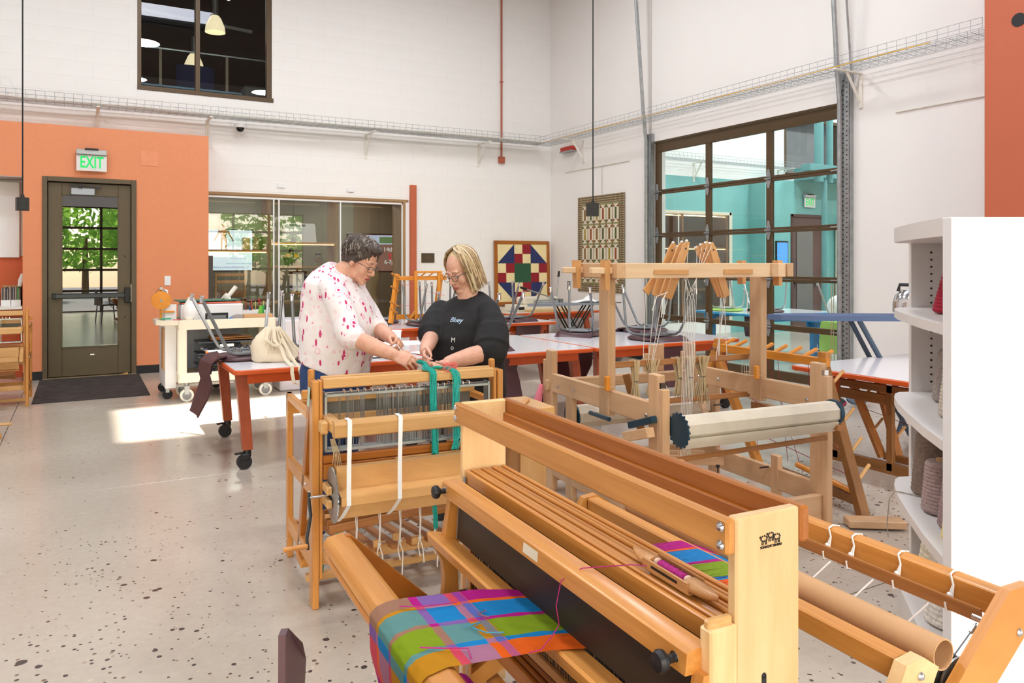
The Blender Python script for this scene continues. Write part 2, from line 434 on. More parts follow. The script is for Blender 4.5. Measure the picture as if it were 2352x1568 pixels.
# floor: polished concrete slabs with saw cuts
def floor_mat():
    n = N('polished_concrete'); co = n.co()
    big = n.noise(co, .7, 3); fine = n.noise(co, 26, 4, .65)
    base = n.ramp(n.math('ADD', n.math('MULTIPLY', big, .72), n.math('MULTIPLY', fine, .28)), [(.3, srgb(174, 162, 148)), (.7, srgb(198, 187, 174))])
    v = n.n('ShaderNodeTexVoronoi'); v.inputs['Scale'].default_value = 34; n.l(co, v.inputs['Vector'])
    dist = n.noise(n.mapping(co, (1, 1, 1)), 9, 2)
    vr = n.n('ShaderNodeTexVoronoi'); vr.inputs['Scale'].default_value = 16; n.l(n.mapping(co, (1, 1, 1), (3.1, 1.7, 0)), vr.inputs['Vector'])
    patch = n.noise(n.mapping(co, (1, 1, 1), (5, 2, 0)), 1.1, 2)
    y = n.n('ShaderNodeSeparateXYZ'); n.l(co, y.inputs[0])
    near = n.math('SUBTRACT', 1.0, n.math('MULTIPLY', y.outputs[1], .17))     # the aggregate is ground more deeply towards the street side
    near = n.math('MINIMUM', n.math('MAXIMUM', near, 0), 1)
    thr = n.math('MULTIPLY', n.math('ADD', n.math('MULTIPLY', near, .29), n.math('MULTIPLY', n.math('SUBTRACT', patch, .42), .5)), 1.0)
    sep = n.n('ShaderNodeSeparateColor'); n.l(v.outputs['Color'], sep.inputs[0])
    big_ok = n.math('LESS_THAN', sep.outputs[0], .62)
    chip = n.math('MULTIPLY', n.math('LESS_THAN', n.math('ADD', v.outputs['Distance'], n.math('MULTIPLY', n.math('SUBTRACT', dist, .5), .5)), thr), big_ok)
    sep2 = n.n('ShaderNodeSeparateColor'); n.l(vr.outputs['Color'], sep2.inputs[0])
    chip2 = n.math('MULTIPLY', n.math('LESS_THAN', n.math('ADD', vr.outputs['Distance'], n.math('MULTIPLY', n.math('SUBTRACT', dist, .5), .7)), n.math('MULTIPLY', thr, .8)), n.math('LESS_THAN', sep2.outputs[1], .4))
    cc = n.ramp(sep.outputs[1], [(0, srgb(52, 50, 52)), (.45, srgb(92, 78, 70)), (.75, srgb(128, 104, 84)), (1, srgb(214, 200, 182))])
    c1 = n.mix(chip, base, cc); c2 = n.mix(chip2, c1, srgb(66, 58, 56))
    n.l(n.ramp(fine, [(.3, (.17, .17, .17, 1)), (.7, (.26, .26, .26, 1))]), n.b.inputs['Roughness'])
    m = n.set(c2, .25, 0, .5); r = n.b.inputs['Roughness']; return m
M['floor'] = floor_mat()
fl = stru(MB().b6(XL-.3, 18.2, YF-.3, YB+4.2, -.12, -.006, 0).build('floor', plain('saw_cut_base', (96, 84, 74), .8), smooth=False))  # darker base colour that shows in the saw cuts
xs = [XL-.3, -.55, 3.15, 7.245, 11.6, 18.2]; ys = [YF-.3, 2.15, 5.48, 8.62, YB+4.2]
for i in range(len(xs)-1):
    for j in range(len(ys)-1):
        g = .003
        B6('slab', M['floor'], fl, xs[i]+g, xs[i+1]-g, ys[j]+g, ys[j+1]-g, -.05, 0, .0015)
# orange vestibule
ov = bpy.data.objects.new('wall_vestibule', None); COL.objects.link(ov); ov['kind'] = 'structure'
m = MB(); m.b6(-.607, -.405, YO, YB, 0, 2.498, 0); m.b6(.631, 1.506, YO, YB, 0, 2.498, 0); m.b6(-.607, 1.506, YO, YB, 2.498, 3.14, 0); m.b6(-4.2, -.607, YO, YB, 2.481, 3.14, 0)
m.build('panel', M['orange'], ov, False)
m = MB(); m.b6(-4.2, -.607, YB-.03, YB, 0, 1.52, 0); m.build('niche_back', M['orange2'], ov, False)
m = MB(); m.b6(-4.2, -.607, YO, YB, 2.470, 2.482, 0); m.build('niche_soffit', plain('grey_soffit', (176, 168, 160), .6), ov, False)
MB().b6(-4.0, -.66, YB-.07, YB-.031, 1.50, 2.44, .004).build('whiteboard', M['white'], ov)
tag(stru(MB().b6(-4.2, -.612, YB-.42, YB-.032, .87, .905).build('trim_1', M['whitepl'])), 'grey counter in the orange niche beside the door', 'counter')
MB().b6(.681, .886, YO-.004, YO, 2.695, 2.885, .001).build('cover_plate', plain('peach_plate', (232, 148, 106), .5), ov)
ds = MB()
for z in (.06, .14): ds.cyl((.72+z, YO-.006, 2.80), (.72+z, YO, 2.80), .004)
for (x0, x1) in ((-.607, -.405), (.631, 1.506)):
    stru(MB().b6(x0, x1, YO-.012, YO, 0, .105, .002).build('baseboard_vestibule', M['blackrub']))
stru(MB().b6(1.506, 1.56, YO-.01, YB, 0, 1.53).build('trim_2', plain('dark_corner_trim', (70, 58, 50), .5)))
stru(MB().b6(XR-.012, XR, 8.66, YB, 0, .1).build('baseboard_right', M['blackrub']))
stru(MB().b6(4.68, XR, YB-.016, YB-.006, 0, .1).build('baseboard_back', M['blackrub']))
# left door
dr = bpy.data.objects.new('door_1', None); COL.objects.link(dr); dr['kind'] = 'structure'; dr['label'] = 'bronze metal exit door with tall dark glass and push bar'
m = MB(); m.b6(-.405, -.352, YO-.02, YO+.12, 0, 2.498); m.b6(.572, .631, YO-.02, YO+.12, 0, 2.498); m.b6(-.352, .572, YO-.02, YO+.12, 2.44, 2.498); m.build('frame', M['doormetal'], dr)
m = MB(); Y0 = YO+.03
m.b6(-.345, -.198, Y0, Y0+.045, .02, 2.43); m.b6(.423, .566, Y0, Y0+.045, .02, 2.43); m.b6(-.198, .423, Y0, Y0+.045, 2.283, 2.43); m.b6(-.198, .423, Y0, Y0+.045, .02, .373); m.build('leaf', M['doormetal'], dr)
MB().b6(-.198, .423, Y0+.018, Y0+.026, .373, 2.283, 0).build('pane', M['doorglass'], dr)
m = MB()
for q in (( -.205, -.192, .365, 2.29), (.417, .43, .365, 2.29)): m.b6(q[0], q[1], Y0-.008, Y0, q[2], q[3], .001)
for q in ((.365, .38), (2.276, 2.29)): m.b6(-.205, .43, Y0-.008, Y0, q[0], q[1], .001)
m.build('glazing_bead', M['doormetal'], dr)
pb = MB().box((.10, Y0-.05, 1.02), (.80, .035, .058), None, .008).build('push_bar', plain('dark_grey_push_bar', (60, 62, 68), .3, .4), dr)
MB().box((.525, Y0-.035, 1.02), (.07, .07, .2), None, .01).build('latch_case', M['black'], dr)
MB().b6(.565, .578, Y0-.03, Y0, .93, 1.16, .002).build('strike', M['chrome'], dr)
m = MB(); m.box((-.28, Y0-.045, 1.02), (.05, .05, .07), None, .008); m.build('end_cap', M['black'], dr)
MB().box((0.03, Y0-.03, 2.325), (.26, .05, .085), None, .006).build('closer', plain('silver_closer', (168, 172, 184), .35, .5), dr)
m = MB(); m.beam((-.12, Y0-.06, 2.405), (.19, Y0-.05, 2.385), .02, .014); m.cyl((.0, Y0-.06, 2.36), (.0, Y0-.06, 2.41), .015); m.box((.2, Y0-.045, 2.385), (.05, .03, .03)); m.build('closer_arm', M['darkmet'], dr)
m = MB()
for z in (1.52, .74): m.cyl((.50, Y0-.006, z), (.50, Y0, z), .011)
m.build('cap', M['black'], dr)
MB().b6(.11, .155, Y0-.002, Y0, .27, .285, .0005).build('name_plate', M['chrome'], dr)
B6('threshold', plain('brass_threshold', (150, 130, 96), .4, .4), dr, -.405, .631, YO-.06, YO+.1, 0, .012)
MB().prism([(0, 0), (.09, 0), (.09, .03)], (.44, YO-.09, .012), (1, 0, 0), (0, 0, 1), (0, .03, 0)).build('door_wedge', M['birch'], dr)
# the dim vestibule behind the door
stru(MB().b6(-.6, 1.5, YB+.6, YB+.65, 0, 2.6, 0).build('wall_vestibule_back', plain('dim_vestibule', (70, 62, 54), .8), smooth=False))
# floor mat
tag(MB().b6(-.43, .66, 9.11, 10.9, .001, .009, .003).build('door_mat', M['mat']), 'charcoal entrance mat on the floor in front of the glass door', 'mat')
# exit sign
def exit_sign(loc, rz, label, cat='sign'):
    t = thing('exit_sign', label, cat, loc, rz)
    MB().box((0, -.06, .05), (.15, .10, .022), None, .003).build('mount', M['black'], t)
    MB().box((0, -.06, .015), (.335, .07, .065), None, .006).build('housing', plain('brushed_housing', (186, 188, 190), .35, .4), t)
    MB().box((0, -.06, -.12), (.335, .012, .20), None, .004).build('panel', plain('frosted_sign_panel', (228, 226, 224), .25), t)
    g = emit('exit_green', (16, 176, 84), .8)
    text('lettering', 'EXIT', .205, g, (0, -.0675, -.115), (PI/2, 0, 0), t, bold=.004).scale = (.62, 1, 1)
    return t
exit_sign((.125, YO, 2.80), 0, 'green lettered exit sign above the bronze door on the orange wall')
# upper window with the dark loft behind
wn = bpy.data.objects.new('window_1', None); COL.objects.link(wn); wn['kind'] = 'structure'
x0, x1, z0, z1 = WIN
m = MB(); yw = YB+.07
m.b6(x0, x0+.05, YB-.005, yw+.05, z0, z1); m.b6(x1-.09, x1-.02, yw-.05, yw+.05, z0, z1); m.b6(x0, x1, YB-.02, yw+.05, z0-.02, z0+.04); m.b6(1.395, 1.455, YB-.0, yw+.05, z0, z1); m.build('frame', M['bronze'], wn)
m = MB(); m.b6(x1-.02, x1, YB, YB+.25, z0, z1, 0); m.build('reveal', M['wall'], wn)
for a, b in ((x0+.05, 1.395), (1.455, x1-.09)): MB().b6(a, b, yw, yw+.006, z0+.04, z1, 0).build('pane', M['caseglass'], wn)
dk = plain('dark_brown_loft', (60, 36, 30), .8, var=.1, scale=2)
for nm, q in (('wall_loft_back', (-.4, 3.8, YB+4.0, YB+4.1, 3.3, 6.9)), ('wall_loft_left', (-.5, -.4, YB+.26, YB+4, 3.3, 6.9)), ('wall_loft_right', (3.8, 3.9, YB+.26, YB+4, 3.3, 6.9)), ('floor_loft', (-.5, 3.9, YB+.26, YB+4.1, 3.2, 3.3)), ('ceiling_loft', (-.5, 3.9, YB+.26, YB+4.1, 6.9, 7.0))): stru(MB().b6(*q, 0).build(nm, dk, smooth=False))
def bell_lamp(loc, s, label):
    t = thing('pendant_lamp', label, 'lamp', loc, 0, None)
    MB().lathe([(.0, .10*s), (.05*s, .10*s), (.08*s, .06*s), (.125*s, -.05*s), (.135*s, -.13*s), (.13*s, -.13*s), (.0, .09*s)], 20).build('shade', emit('lit_prismatic_shade', (255, 236, 196), .9), t)
    MB().cyl((0, 0, .09*s), (0, 0, .34*s), .045*s).build('cap', M['greymet'], t)
    MB().cyl((0, 0, .33*s), (0, 0, 2.0), .008).build('stem', M['darkmet'], t)
    return t
bell_lamp((1.87, YB+1.5, 5.25), 1.15, 'larger glowing bell pendant lamp behind the upper window, right of its mullion')
bell_lamp((1.64, YB+2.2, 4.78), 1.15, 'lower glowing bell pendant lamp half behind the upper window mullion')
t = thing('loft_counter', 'bright blue counter behind the dark upper window', 'counter', (1.55, YB+.9, 3.3))
MB().b6(-.78, .62, 0, .5, 0, .72, .01).build('body', plain('blue_laminate', (40, 120, 176), .35), t); MB().b6(-.8, .64, -.02, .52, .72, .75, .005).build('top', plain('pale_blue_top', (120, 170, 206), .3), t)
t = thing('loft_chair', 'dark blue chair with white sheet behind the loft counter', 'chair', (1.62, YB+1.75, 3.3))
MB().grid(lambda u, v: Vector((.3*math.sin((u-.5)*2.6), .12*(1-math.cos((u-.5)*2.6)), .55+.75*v)), 10, 4).build('backrest', plain('navy_fabric', (24, 50, 110), .8), t)
MB().ell((0, -.1, .72), (.22, .14, .2)).build('cushion', M['paper'], t); MB().cyl((0, 0, 0), (0, 0, .55), .03).build('leg', M['darkmet'], t)
t = thing('loft_railing', 'thin beige railing posts inside the upper window', 'railing', (0, YB+1.2, 3.3))
for x in (1.05, 2.0): MB().b6(x-.02, x+.02, -.02, .02, 0, 1.35).build('post', plain('beige_metal', (170, 150, 128), .5), t)
MB().b6(.2, 2.9, -.012, .012, 1.35, 1.375).build('handrail', M['steel'], t)
for i, (ya, z, dx) in enumerate(((2.9, 5.75, .3), (2.4, 4.35, -.2))):
    tag(MB().cyl((.1+dx, YB+ya, z), (2.7, YB+ya, z-.15), .035).build('duct', M['white']), ('white pipe across the top of the dark upper window', 'white pipe below the lamps in the dark upper window')[i], 'pipe')
t = thing('loft_speaker', 'grey box fan with round grille in the lower right of the upper window', 'fan', (2.45, YB+.75, 3.3))
MB().b6(-.28, .28, 0, .3, 0, .85, .03).build('body', plain('grey_fan_body', (96, 96, 96), .6), t); MB().cyl((.02, -.012, .66), (.02, 0, .66), .1).build('grille', M['darkmet'], t)
for i, (x, z) in enumerate(((1.72, 5.62), (2.0, 5.6))):
    t = thing('spot_lamp', ('small ceiling spotlight left of its twin above the bell lamp', 'small ceiling spotlight right of its twin in the upper window')[i], 'lamp', (x, YB+1.2, z))
    MB().cyl((-.03, .05, .09), (.03, -.02, -.03), .035, .045).build('shade', M['greymet'], t); MB().cyl((.03, -.02, -.031), (.0315, -.0216, -.034), .038).build('bulb', emit('spot_glow', (255, 238, 206), 3), t); MB().cyl((-.03, .05, .09), (-.03, .05, 1.4), .006).build('stem', M['darkmet'], t)
# ------------------------------------------------------------------ display case in the back wall
cs = bpy.data.objects.new('window_2', None); COL.objects.link(cs); cs['kind'] = 'structure'
x0, x1, z0, z1 = CASE; CD = .46
m = MB(); m.b6(x0, 4.55, YB-.02, YB+.0, z1-.005, z1+.035); m.b6(4.455, 4.50, YB-.022, YB+CD, z0, z1); m.b6(x0, 4.50, YB-.01, YB+CD, z1-.02, z1); m.b6(x0, 4.5, YB, YB+CD, z0-.03, z0+.02)
for a in (2.375, 3.375): m.b6(a, a+.05, YB+.02, YB+CD, z0, z1)
m.build('wood_surround', M['casewood'], cs)
m = MB()
for a in (2.445, 2.52, 3.437): m.b6(a, a+.02, YB-.015, YB+.01, z0, z1-.02, .001)
m.b6(x0, 4.455, YB-.014, YB+.012, z1-.045, z1-.02, .001); m.b6(4.437, 4.455, YB-.014, YB+.012, z0, z1-.02, .001); m.b6(4.5, 4.55, YB-.012, YB+.0, z0, z1-.005, .001)
m.build('white_frame', M['white'], cs)
for a, b in ((x0, 2.445), (2.54, 3.437), (3.457, 4.437)): MB().b6(a, b, YB, YB+.006, z0+.02, z1-.045, 0).build('pane', M['caseglass'], cs)
for a, b in ((x0, 2.375), (2.425, 3.375), (3.425, 4.455)): MB().b6(a, b, YB+CD-.006, YB+CD, z0+.02, z1-.02, 0).build('rear_pane', M['glass'], cs)
SH = [(x0, 2.375, 1.62), (x0, 2.375, .86), (2.425, 3.375, 1.74), (2.425, 3.375, 1.385), (2.425, 3.375, .86), (2.425, 3.375, .45)]
for a, b, z in SH: MB().b6(a, b, YB+.04, YB+CD-.02, z-.03, z, .002).build('shelf', M['casewood'], cs)
led = emit('warm_led', (255, 206, 130), 7)
for a, b, z in ((x0+.05, 2.36, z1-.03), (2.44, 3.36, z1-.03), (3.44, 4.44, z1-.03), (x0+.05, 2.36, 1.588), (2.44, 3.36, 1.708)):
    MB().b6(a, b, YB+.03, YB+.042, z-.008, z, 0).build('led_strip', led, cs)
# corridor behind the case
cor = plain('olive_corridor_wall', (112, 104, 86), .7, var=.05, scale=1)
m = MB(); m.b6(.4, 5.4, YB+2.6, YB+2.7, 0, 2.9, 0); m.b6(.3, .4, YB+.65, YB+2.7, 0, 2.9, 0); m.b6(5.3, 5.4, YB+.25, YB+2.7, 0, 2.9, 0)
stru(m.build('wall_corridor', cor, smooth=False))
stru(MB().b6(.3, 5.4, YB+.25, YB+2.7, 2.8, 2.9, 0).build('ceiling_corridor', plain('corridor_ceiling', (120, 112, 100), .8), smooth=False))
area('corridor_fill', (2.2, YB+1.6, 2.75), .5, 30, (1, .95, .88)); area('corridor_fill', (4.2, YB+1.6, 2.75), .5, 30, (1, .95, .88))  # unseen fill lights added to brighten the corridor and case
def screen(name, label, x0, x1, z0, z1, y, c, parts):
    t = thing(name, label, 'screen', ((x0+x1)/2, y, (z0+z1)/2)); w, h = x1-x0, z1-z0
    MB().box((0, .03, 0), (w+.05, .05, h+.05), None, .004).build('bezel', M['black'], t)
    MB().box((0, 0, 0), (w, .008, h), None, 0).build('display', emit(name+'_glow', c, 1.0), t)
    for s, size, col, px, pz, al in parts: text('lettering', s, size, emit('screen_text_'+s[:4], col, .7), (px, -.006, pz), (PI/2, 0, 0), t, al, .0005)
    return t
YS = YB+1.3
k = YS/YB
screen('wall_screen', 'bright white screen with green and blue lettering behind the case, under the wooden figure', 1.56, 2.40, 1.316, 1.95, YS, (226, 234, 246), [
    ('Specialty Checkout', .062, (40, 150, 140), .17, .16, 'CENTER'), ('its', .12, (52, 176, 96), -.40, -.06, 'CENTER'), ('Reserve one of these today!', .034, (40, 150, 160), .22, -.21, 'CENTER'), ('library.us/specialtycheckouts/', .045, (52, 80, 150), .1, -.27, 'CENTER'),
    ('Tools', .03, (150, 170, 190), .22, .22, 'CENTER'), ('Laptop', .03, (150, 170, 190), .22, .02, 'CENTER'), ('Portable DVD Player', .03, (150, 170, 190), .22, -.13, 'CENTER')])
t = screen('wall_screen', 'screen with white and red lettering behind the right bay of the case', 4.02, 4.92, 1.29, 1.92, YS+.1, (120, 84, 74), [
    ('14th', .11, (240, 240, 244), .27, .06, 'CENTER'), ('6-7p', .1, (240, 240, 244), .28, -.16, 'CENTER'), ('t', .2, (226, 40, 56), .3, -.05, 'CENTER')])
B6('picture_band', emit('band_glow', (190, 196, 226), .8), t, -.4, .44, -.006, -.004, .15, .31, 0)
B6('picture_band', emit('band_green', (96, 130, 84), .7), t, .1, .34, -.007, -.005, .17, .28, 0)
# contents of the case
YC = YB+.22
t = thing('wooden_mannequin', 'jointed wooden artist figure standing on the top left shelf of the case', 'figure', (1.80, YC, 1.62))
wd = M['jack']
m = MB(); m.ell((0, 0, .335), (.026, .026, .036)); m.build('head', wd, t)
m = MB(); m.ell((0, 0, .245), (.05, .03, .055)); m.ell((0, 0, .18), (.036, .026, .03)); m.cyl((0, 0, .29), (0, 0, .31), .01); m.build('torso', wd, t)
for s in (-1, 1):
    MB().tube([(s*.055, 0, .28), (s*.085, 0, .21), (s*.12, -.01, .15), (s*.125, -.01, .125)], [.013, .011, .009, .007], 8).build('arm', wd, t)
    MB().tube([(s*.022, 0, .165), (s*.03, 0, .09), (s*.03, 0, .012), (s*.035, -.03, .006)], [.018, .014, .011, .009], 8).build('leg', wd, t)
def cone(name, label, loc, r0, r1, h, mat, cat='yarn', group=None, rz=0, bump=True):
    t = thing(name, label, cat, loc, rz, group)
    prof = [(r0*.9, .004), (r0, .012)]; n = 26
    for i in range(n+1):
        f = i/n; prof.append((r0+(r1-r0)*f+(.0016*r0/.05 if i % 2 else 0), .012+f*(h-.024)))
    prof += [(r1*.9, h-.004), (r1*.35, h-.003)]
    MB().lathe(prof, 22).build('yarn', mat, t)
    MB().cyl((0, 0, -.0), (0, 0, h+.008), r1*.33, n=12).build('core', M['kraft'], t)
    return t
yarnb = lambda nm, c: plain(nm, c, .9, var=.22, scale=90)
cone('yarn_cone', 'pale cone of yarn beside a dark brown cone on the case shelf', (2.25, YC, 1.62), .05, .03, .2, yarnb('tan_yarn', (176, 140, 104)))
cone('yarn_cone', 'dark brown cone of yarn at the right end of the case shelf', (2.34-.0, YC+.13, 1.62), .05, .03, .2, yarnb('brown_yarn', (70, 42, 36)))
tag(MB().b6(2.06, 2.16, YC-.05, YC+.08, 1.62, 1.80, .006).build('wood_block', M['birch']), 'light wooden block standing beside the wooden figure in the case', 'block')
def small_loom(loc, s, label):
    t = thing('table_loom', label, 'loom', loc)
    for x in (-.2, .2):
        MB().b6((x-.012)*s, (x+.012)*s, -.1*s, -.075*s, 0, .42*s).build('post', M['jack'], t)
        MB().b6((x-.012)*s, (x+.012)*s, -.1*s, .12*s, .02*s, .06*s).build('foot', M['jack'], t)
    for z in (.40, .30, .12): MB().b6(-.2*s, .2*s, -.1*s, -.075*s, (z-.02)*s, (z+.02)*s).build('rail', M['jack'], t)
    m = MB()
    for i in range(40): x = (-.17+i*.34/39)*s; m.b6(x-.001, x+.001, -.112*s, -.109*s, .14*s, .29*s, 0)
    stuff(m.build('warp', M['twine'], t)); MB().b6(-.17*s, .17*s, -.115*s, -.105*s, .08*s, .18*s).build('woven_cloth', M['walnut'], t)
    return t
small_loom((1.88, YC, .86), 1.0, 'small wooden table loom on the lower left shelf of the case')
tag(MB().ell((2.22, YC, .875), (.12, .08, .02)).build('woven_sample', M['chairpl']), 'plum coloured folded cloth lying beside the small loom in the case', 'cloth')
t = thing('machine_case', 'white sewing machine hard cover with a dark grip on the top middle shelf', 'case', (2.88, YC, 1.74))
m = MB(); m.loft([[Vector((x*w/2, y*.09, z)) for x, y in ((-1, -1), (1, -1), (1, 1), (-1, 1))] for w, z in ((.48, 0), (.46, .12), (.44, .26), (.40, .285))]); m.build('shell', M['white'], t, ang=20)
MB().box((-.05, -.088, .255), (.24, .02, .03), None, .006).build('handle', M['greymet'], t)
t = thing('yarn_basket', 'grey felt basket of yarn balls on the middle case shelf', 'basket', (2.76, YC, 1.385))
m = MB(); m.lathe([(.09, 0), (.115, .13), (.105, .13), (.085, .01)], 18); m.build('basket', plain('grey_felt', (70, 62, 58), .9), t)
MB().tube([(0, -.11, .1), (0, -.11, .2), (0, -.04, .25), (0, .05, .25), (0, .11, .2), (0, .11, .1)], .018, 6).build('handle', plain('grey_felt2', (70, 62, 58), .9), t)
for i, (x, z, c, l) in enumerate(((-.05, .14, (226, 190, 140), 'pale'), (.05, .13, (236, 176, 20), 'yellow'), (.12, .07, (96, 132, 104), 'green'))):
    tag(MB().ell((2.76+x, YC-.02, 1.385+z), (.06, .06, .055)).build('yarn_ball', yarnb(l+'_ball', c)), l+' ball of yarn in the grey felt basket', 'yarn')
t = thing('glass_jar', 'glass jar of wooden bits with a blue lid on the middle case shelf', 'jar', (3.17, YC, 1.385))
MB().lathe([(.055, .0), (.058, .02), (.058, .13), (.04, .16), (.04, .175)], 18).build('jar', M['clear'], t); MB().cyl((0, 0, .17), (0, 0, .19), .044, n=18).build('lid', M['bluemet'], t)
random.seed(3); m = MB()
for i in range(60):
    a = random.random()*6.28; r = .045*math.sqrt(random.random()); p = Vector((r*math.cos(a), r*math.sin(a), .01+.12*random.random())); d = Vector((random.uniform(-1, 1), random.uniform(-1, 1), random.uniform(-1, 1))).normalized()*.014; m.beam(p-d, p+d, .008, .006, ch=0)
stuff(m.build('wood_bits', plain('wood_bits', (170, 140, 104), .8, var=.4, scale=40), t))
t = thing('easel_loom', 'small easel stand holding a framed sample on the lower case shelf', 'easel', (2.86, YC, .86))
for s in (-1, 1): MB().beam((s*.1, -.08, 0), (s*.03, .02, .36), .018, .018).build('leg', M['jack'], t)
MB().beam((0, -.03, .05), (0, .03, .52), .02, .02).build('mast', M['jack'], t); MB().box((0, -.05, .12), (.24, .03, .02)).build('ledge', M['jack'], t)
MB().box((0.0, -.02, .28), (.26, .012, .34), None, .002).build('frame', M['chairdk'], t); MB().box((0, -.03, .29), (.17, .008, .28), None, .001).build('sample', M['paper'], t)
tag(MB().box((3.18, YC, 1.09), (.20, .03, .46), None, .004).build('cutting_board', M['birch']), 'upright honey coloured board leaning in the case behind the left woman', 'board')
t = thing('dress_form', 'beige dressmaker torso form standing in the right bay of the case', 'mannequin', (3.95, YB+.25, .27))
MB().lathe([(.0, .95), (.03, .95), (.05, 1.1), (.055, 1.14), (.0, 1.17)][::-1], 20).build('neck', M['jute'], t)
m = MB(); R = [(.17, .30), (.20, .42), (.19, .55), (.155, .68), (.17, .80), (.195, .9), (.20, 1.0), (.15, 1.08), (.06, 1.12)]
m.loft([[Vector((r*math.cos(2*PI*k/24), r*.72*math.sin(2*PI*k/24), z)) for k in range(24)] for r, z in R]); m.build('torso', plain('beige_linen_form', (150, 132, 98), .9, var=.04), t); MB().cyl((0, 0, 0.0), (0, 0, .32), .02).build('pole', M['black'], t); MB().cyl((0, 0, .0), (0, 0, .02), .15, n=20).build('base', M['black'], t)
# case-side things on the back wall
tag(MB().b6(4.57, 4.672, YB-.06, YB-.006, 0, 2.672, .003).build('pipe_cover', M['redpier']), 'tall narrow terracotta painted channel on the wall right of the case', 'pipe cover')
t = thing('wall_plaque', 'small dark brown plaque on the white block wall between the two women', 'plaque', (4.887, YB-.006, 1.512))
MB().box((0, -.006, 0), (.228, .01, .154), None, .002).build('plate', plain('brown_plaque', (82, 66, 46), .5), t)
for i, (s, z) in enumerate((('STUDIO', .026), ('CLASSROOM', .0), ('B', -.03))): text('lettering', s, .021, plain('plaque_letters', (120, 100, 76), .5), (0, -.012, z), (PI/2, 0, 0), t)
for i, (x, z) in enumerate(((2.556, 2.565), (3.60, 2.55))):
    tag(MB().box((x, YB-.012, z), (.11, .022, .07), None, .004).build('wall_plate', M['white']), ('white blank plate above the left mullion of the case', 'white blank plate above the middle bay of the case')[i], 'wall plate')
t = thing('light_switch', 'white light switch on the orange wall above the cart', 'switch', (1.0, YO, 1.20)); MB().box((0, -.004, 0), (.075, .008, .125), None, .003).build('plate', M['white'], t); MB().box((0, -.009, 0), (.03, .006, .062), None, .002).build('rocker', M['white'], t)
t = thing('fire_conduit', 'thin red brown conduit running down the white wall to a box', 'conduit', (6.235, YB-.03, 3.18))
MB().cyl((0, 0, .06), (0, 0, 4.0), .016, n=10).build('pipe', M['redpipe'], t); MB().box((0, 0, 0), (.105, .06, .11), None, .004).build('box', M['redpipe'], t)
for z in (1.33, 2.86): MB().box((0, 0, z), (.05, .04, .02)).build('coupling', M['redpipe'], t)
t = thing('dome_camera', 'white dome security camera with black lens under the cable tray', 'camera', (1.961, YB-.16, 3.335))
MB().cyl((0, 0, .0), (0, 0, .05), .085, .09, n=20).build('housing', M['white'], t); MB().ell((0, 0, .0), (.058, .058, .06)).build('lens', plain('smoked_dome', (16, 16, 18), .08), t); MB().beam((0, .02, .04), (0, .15, .04), .05, .04).build('bracket', M['white'], t)
# cable trays
def tray(name, label, p0, p1, inward, w=.30, h=.11, step=.1):
    t = thing(name, label, 'cable tray', p0); a = Vector(p1)-Vector(p0); L = a.length; a.normalize(); n = Vector(inward)
    m = MB()
    for k in range(7):
        o = n*(w*k/6); m.tube([o, o+a*L], .0028, 5)
    for s in (0, w):
        for z in (h*.5, h): o = n*s+Vector((0, 0, z)); m.tube([o, o+a*L], .0028, 5)
    q = int(L/step)
    for i in range(q+1):
        o = a*(L*i/q); m.tube([o+Vector((0, 0, h)), o, o+n*w, o+n*w+Vector((0, 0, h))], .0026, 4)
    stuff(m.build('wire_mesh', M['wire'], t, ang=60))
    return t
tb = tray('cable_tray', 'zinc wire cable tray along the white back wall', (-3.5, YB-.10, 3.42), (6.88, YB-.10, 3.47), (0, -1, 0))
m = MB(); random.seed(5)
for k in range(9): y = -.03-.026*k; m.tube([(.0+i*1.04, y+random.uniform(-.012, .012), .016+random.uniform(0, .02)+i*.005) for i in range(11)], .008, 5)
stuff(m.build('cables', plain('pale_cables', (226, 224, 214), .6), tb))
for x in (2.64, 4.95): m = MB(); m.tube([(x+.15*math.cos(t*.35), -.06, .16+.15*math.sin(t*.35)) for t in range(18)], .003, 4, True); m.build('cable_loop', M['white'], tb) if x < 3 else None
trr = tray('cable_tray', 'zinc wire cable tray along the right wall above the overhead door', (XR-.09, YB-.1, 3.47), (XR-.09, 3.75, 3.47), (-1, 0, 0), .31)
MB().tube([(-.26+.01*math.sin(i), -i*.37, .02) for i in range(20)], .007, 5).build('yellow_cable', plain('yellow_cable', (232, 176, 20), .5), trr)
for x, lb in ((-2.0, 'white tray bracket on the back wall far left'), (.2, 'white tray bracket behind the top of the orange wall'), (1.542, 'white tray bracket at the right edge of the orange wall'), (3.849, 'white tray bracket above the left part of the display case'), (5.80, 'white tray bracket left of the red conduit box')):
    t = thing('tray_bracket', lb, 'bracket', (x, YB, 3.40)); MB().b6(-.02, .02, -.44, 0, -.0, .018).build('arm', M['whitepl'], t); MB().b6(-.02, .02, -.02, 0, -.36, .0).build('back_strap', M['whitepl'], t); MB().prism([(0, -.3), (.03, -.3), (.25, 0), (.2, 0)], (-.004, -.01, 0), (0, -1, 0), (0, 0, 1), (.008, 0, 0)).build('gusset', M['whitepl'], t)
for y, lb in ((10.35, 'white tray bracket on the right wall near the corner'), (5.22, 'white tray bracket right of the overhead door')):
    t = thing('tray_bracket', lb, 'bracket', (XR, y, 3.44)); MB().b6(-.44, 0, -.02, .02, 0, .018).build('arm', M['whitepl'], t); MB().b6(-.02, 0, -.02, .02, -.36, 0).build('back_strap', M['whitepl'], t); MB().prism([(0, -.3), (.03, -.3), (.25, 0), (.2, 0)], (-.01, -.004, 0), (-1, 0, 0), (0, 0, 1), (0, .008, 0)).build('gusset', M['whitepl'], t)
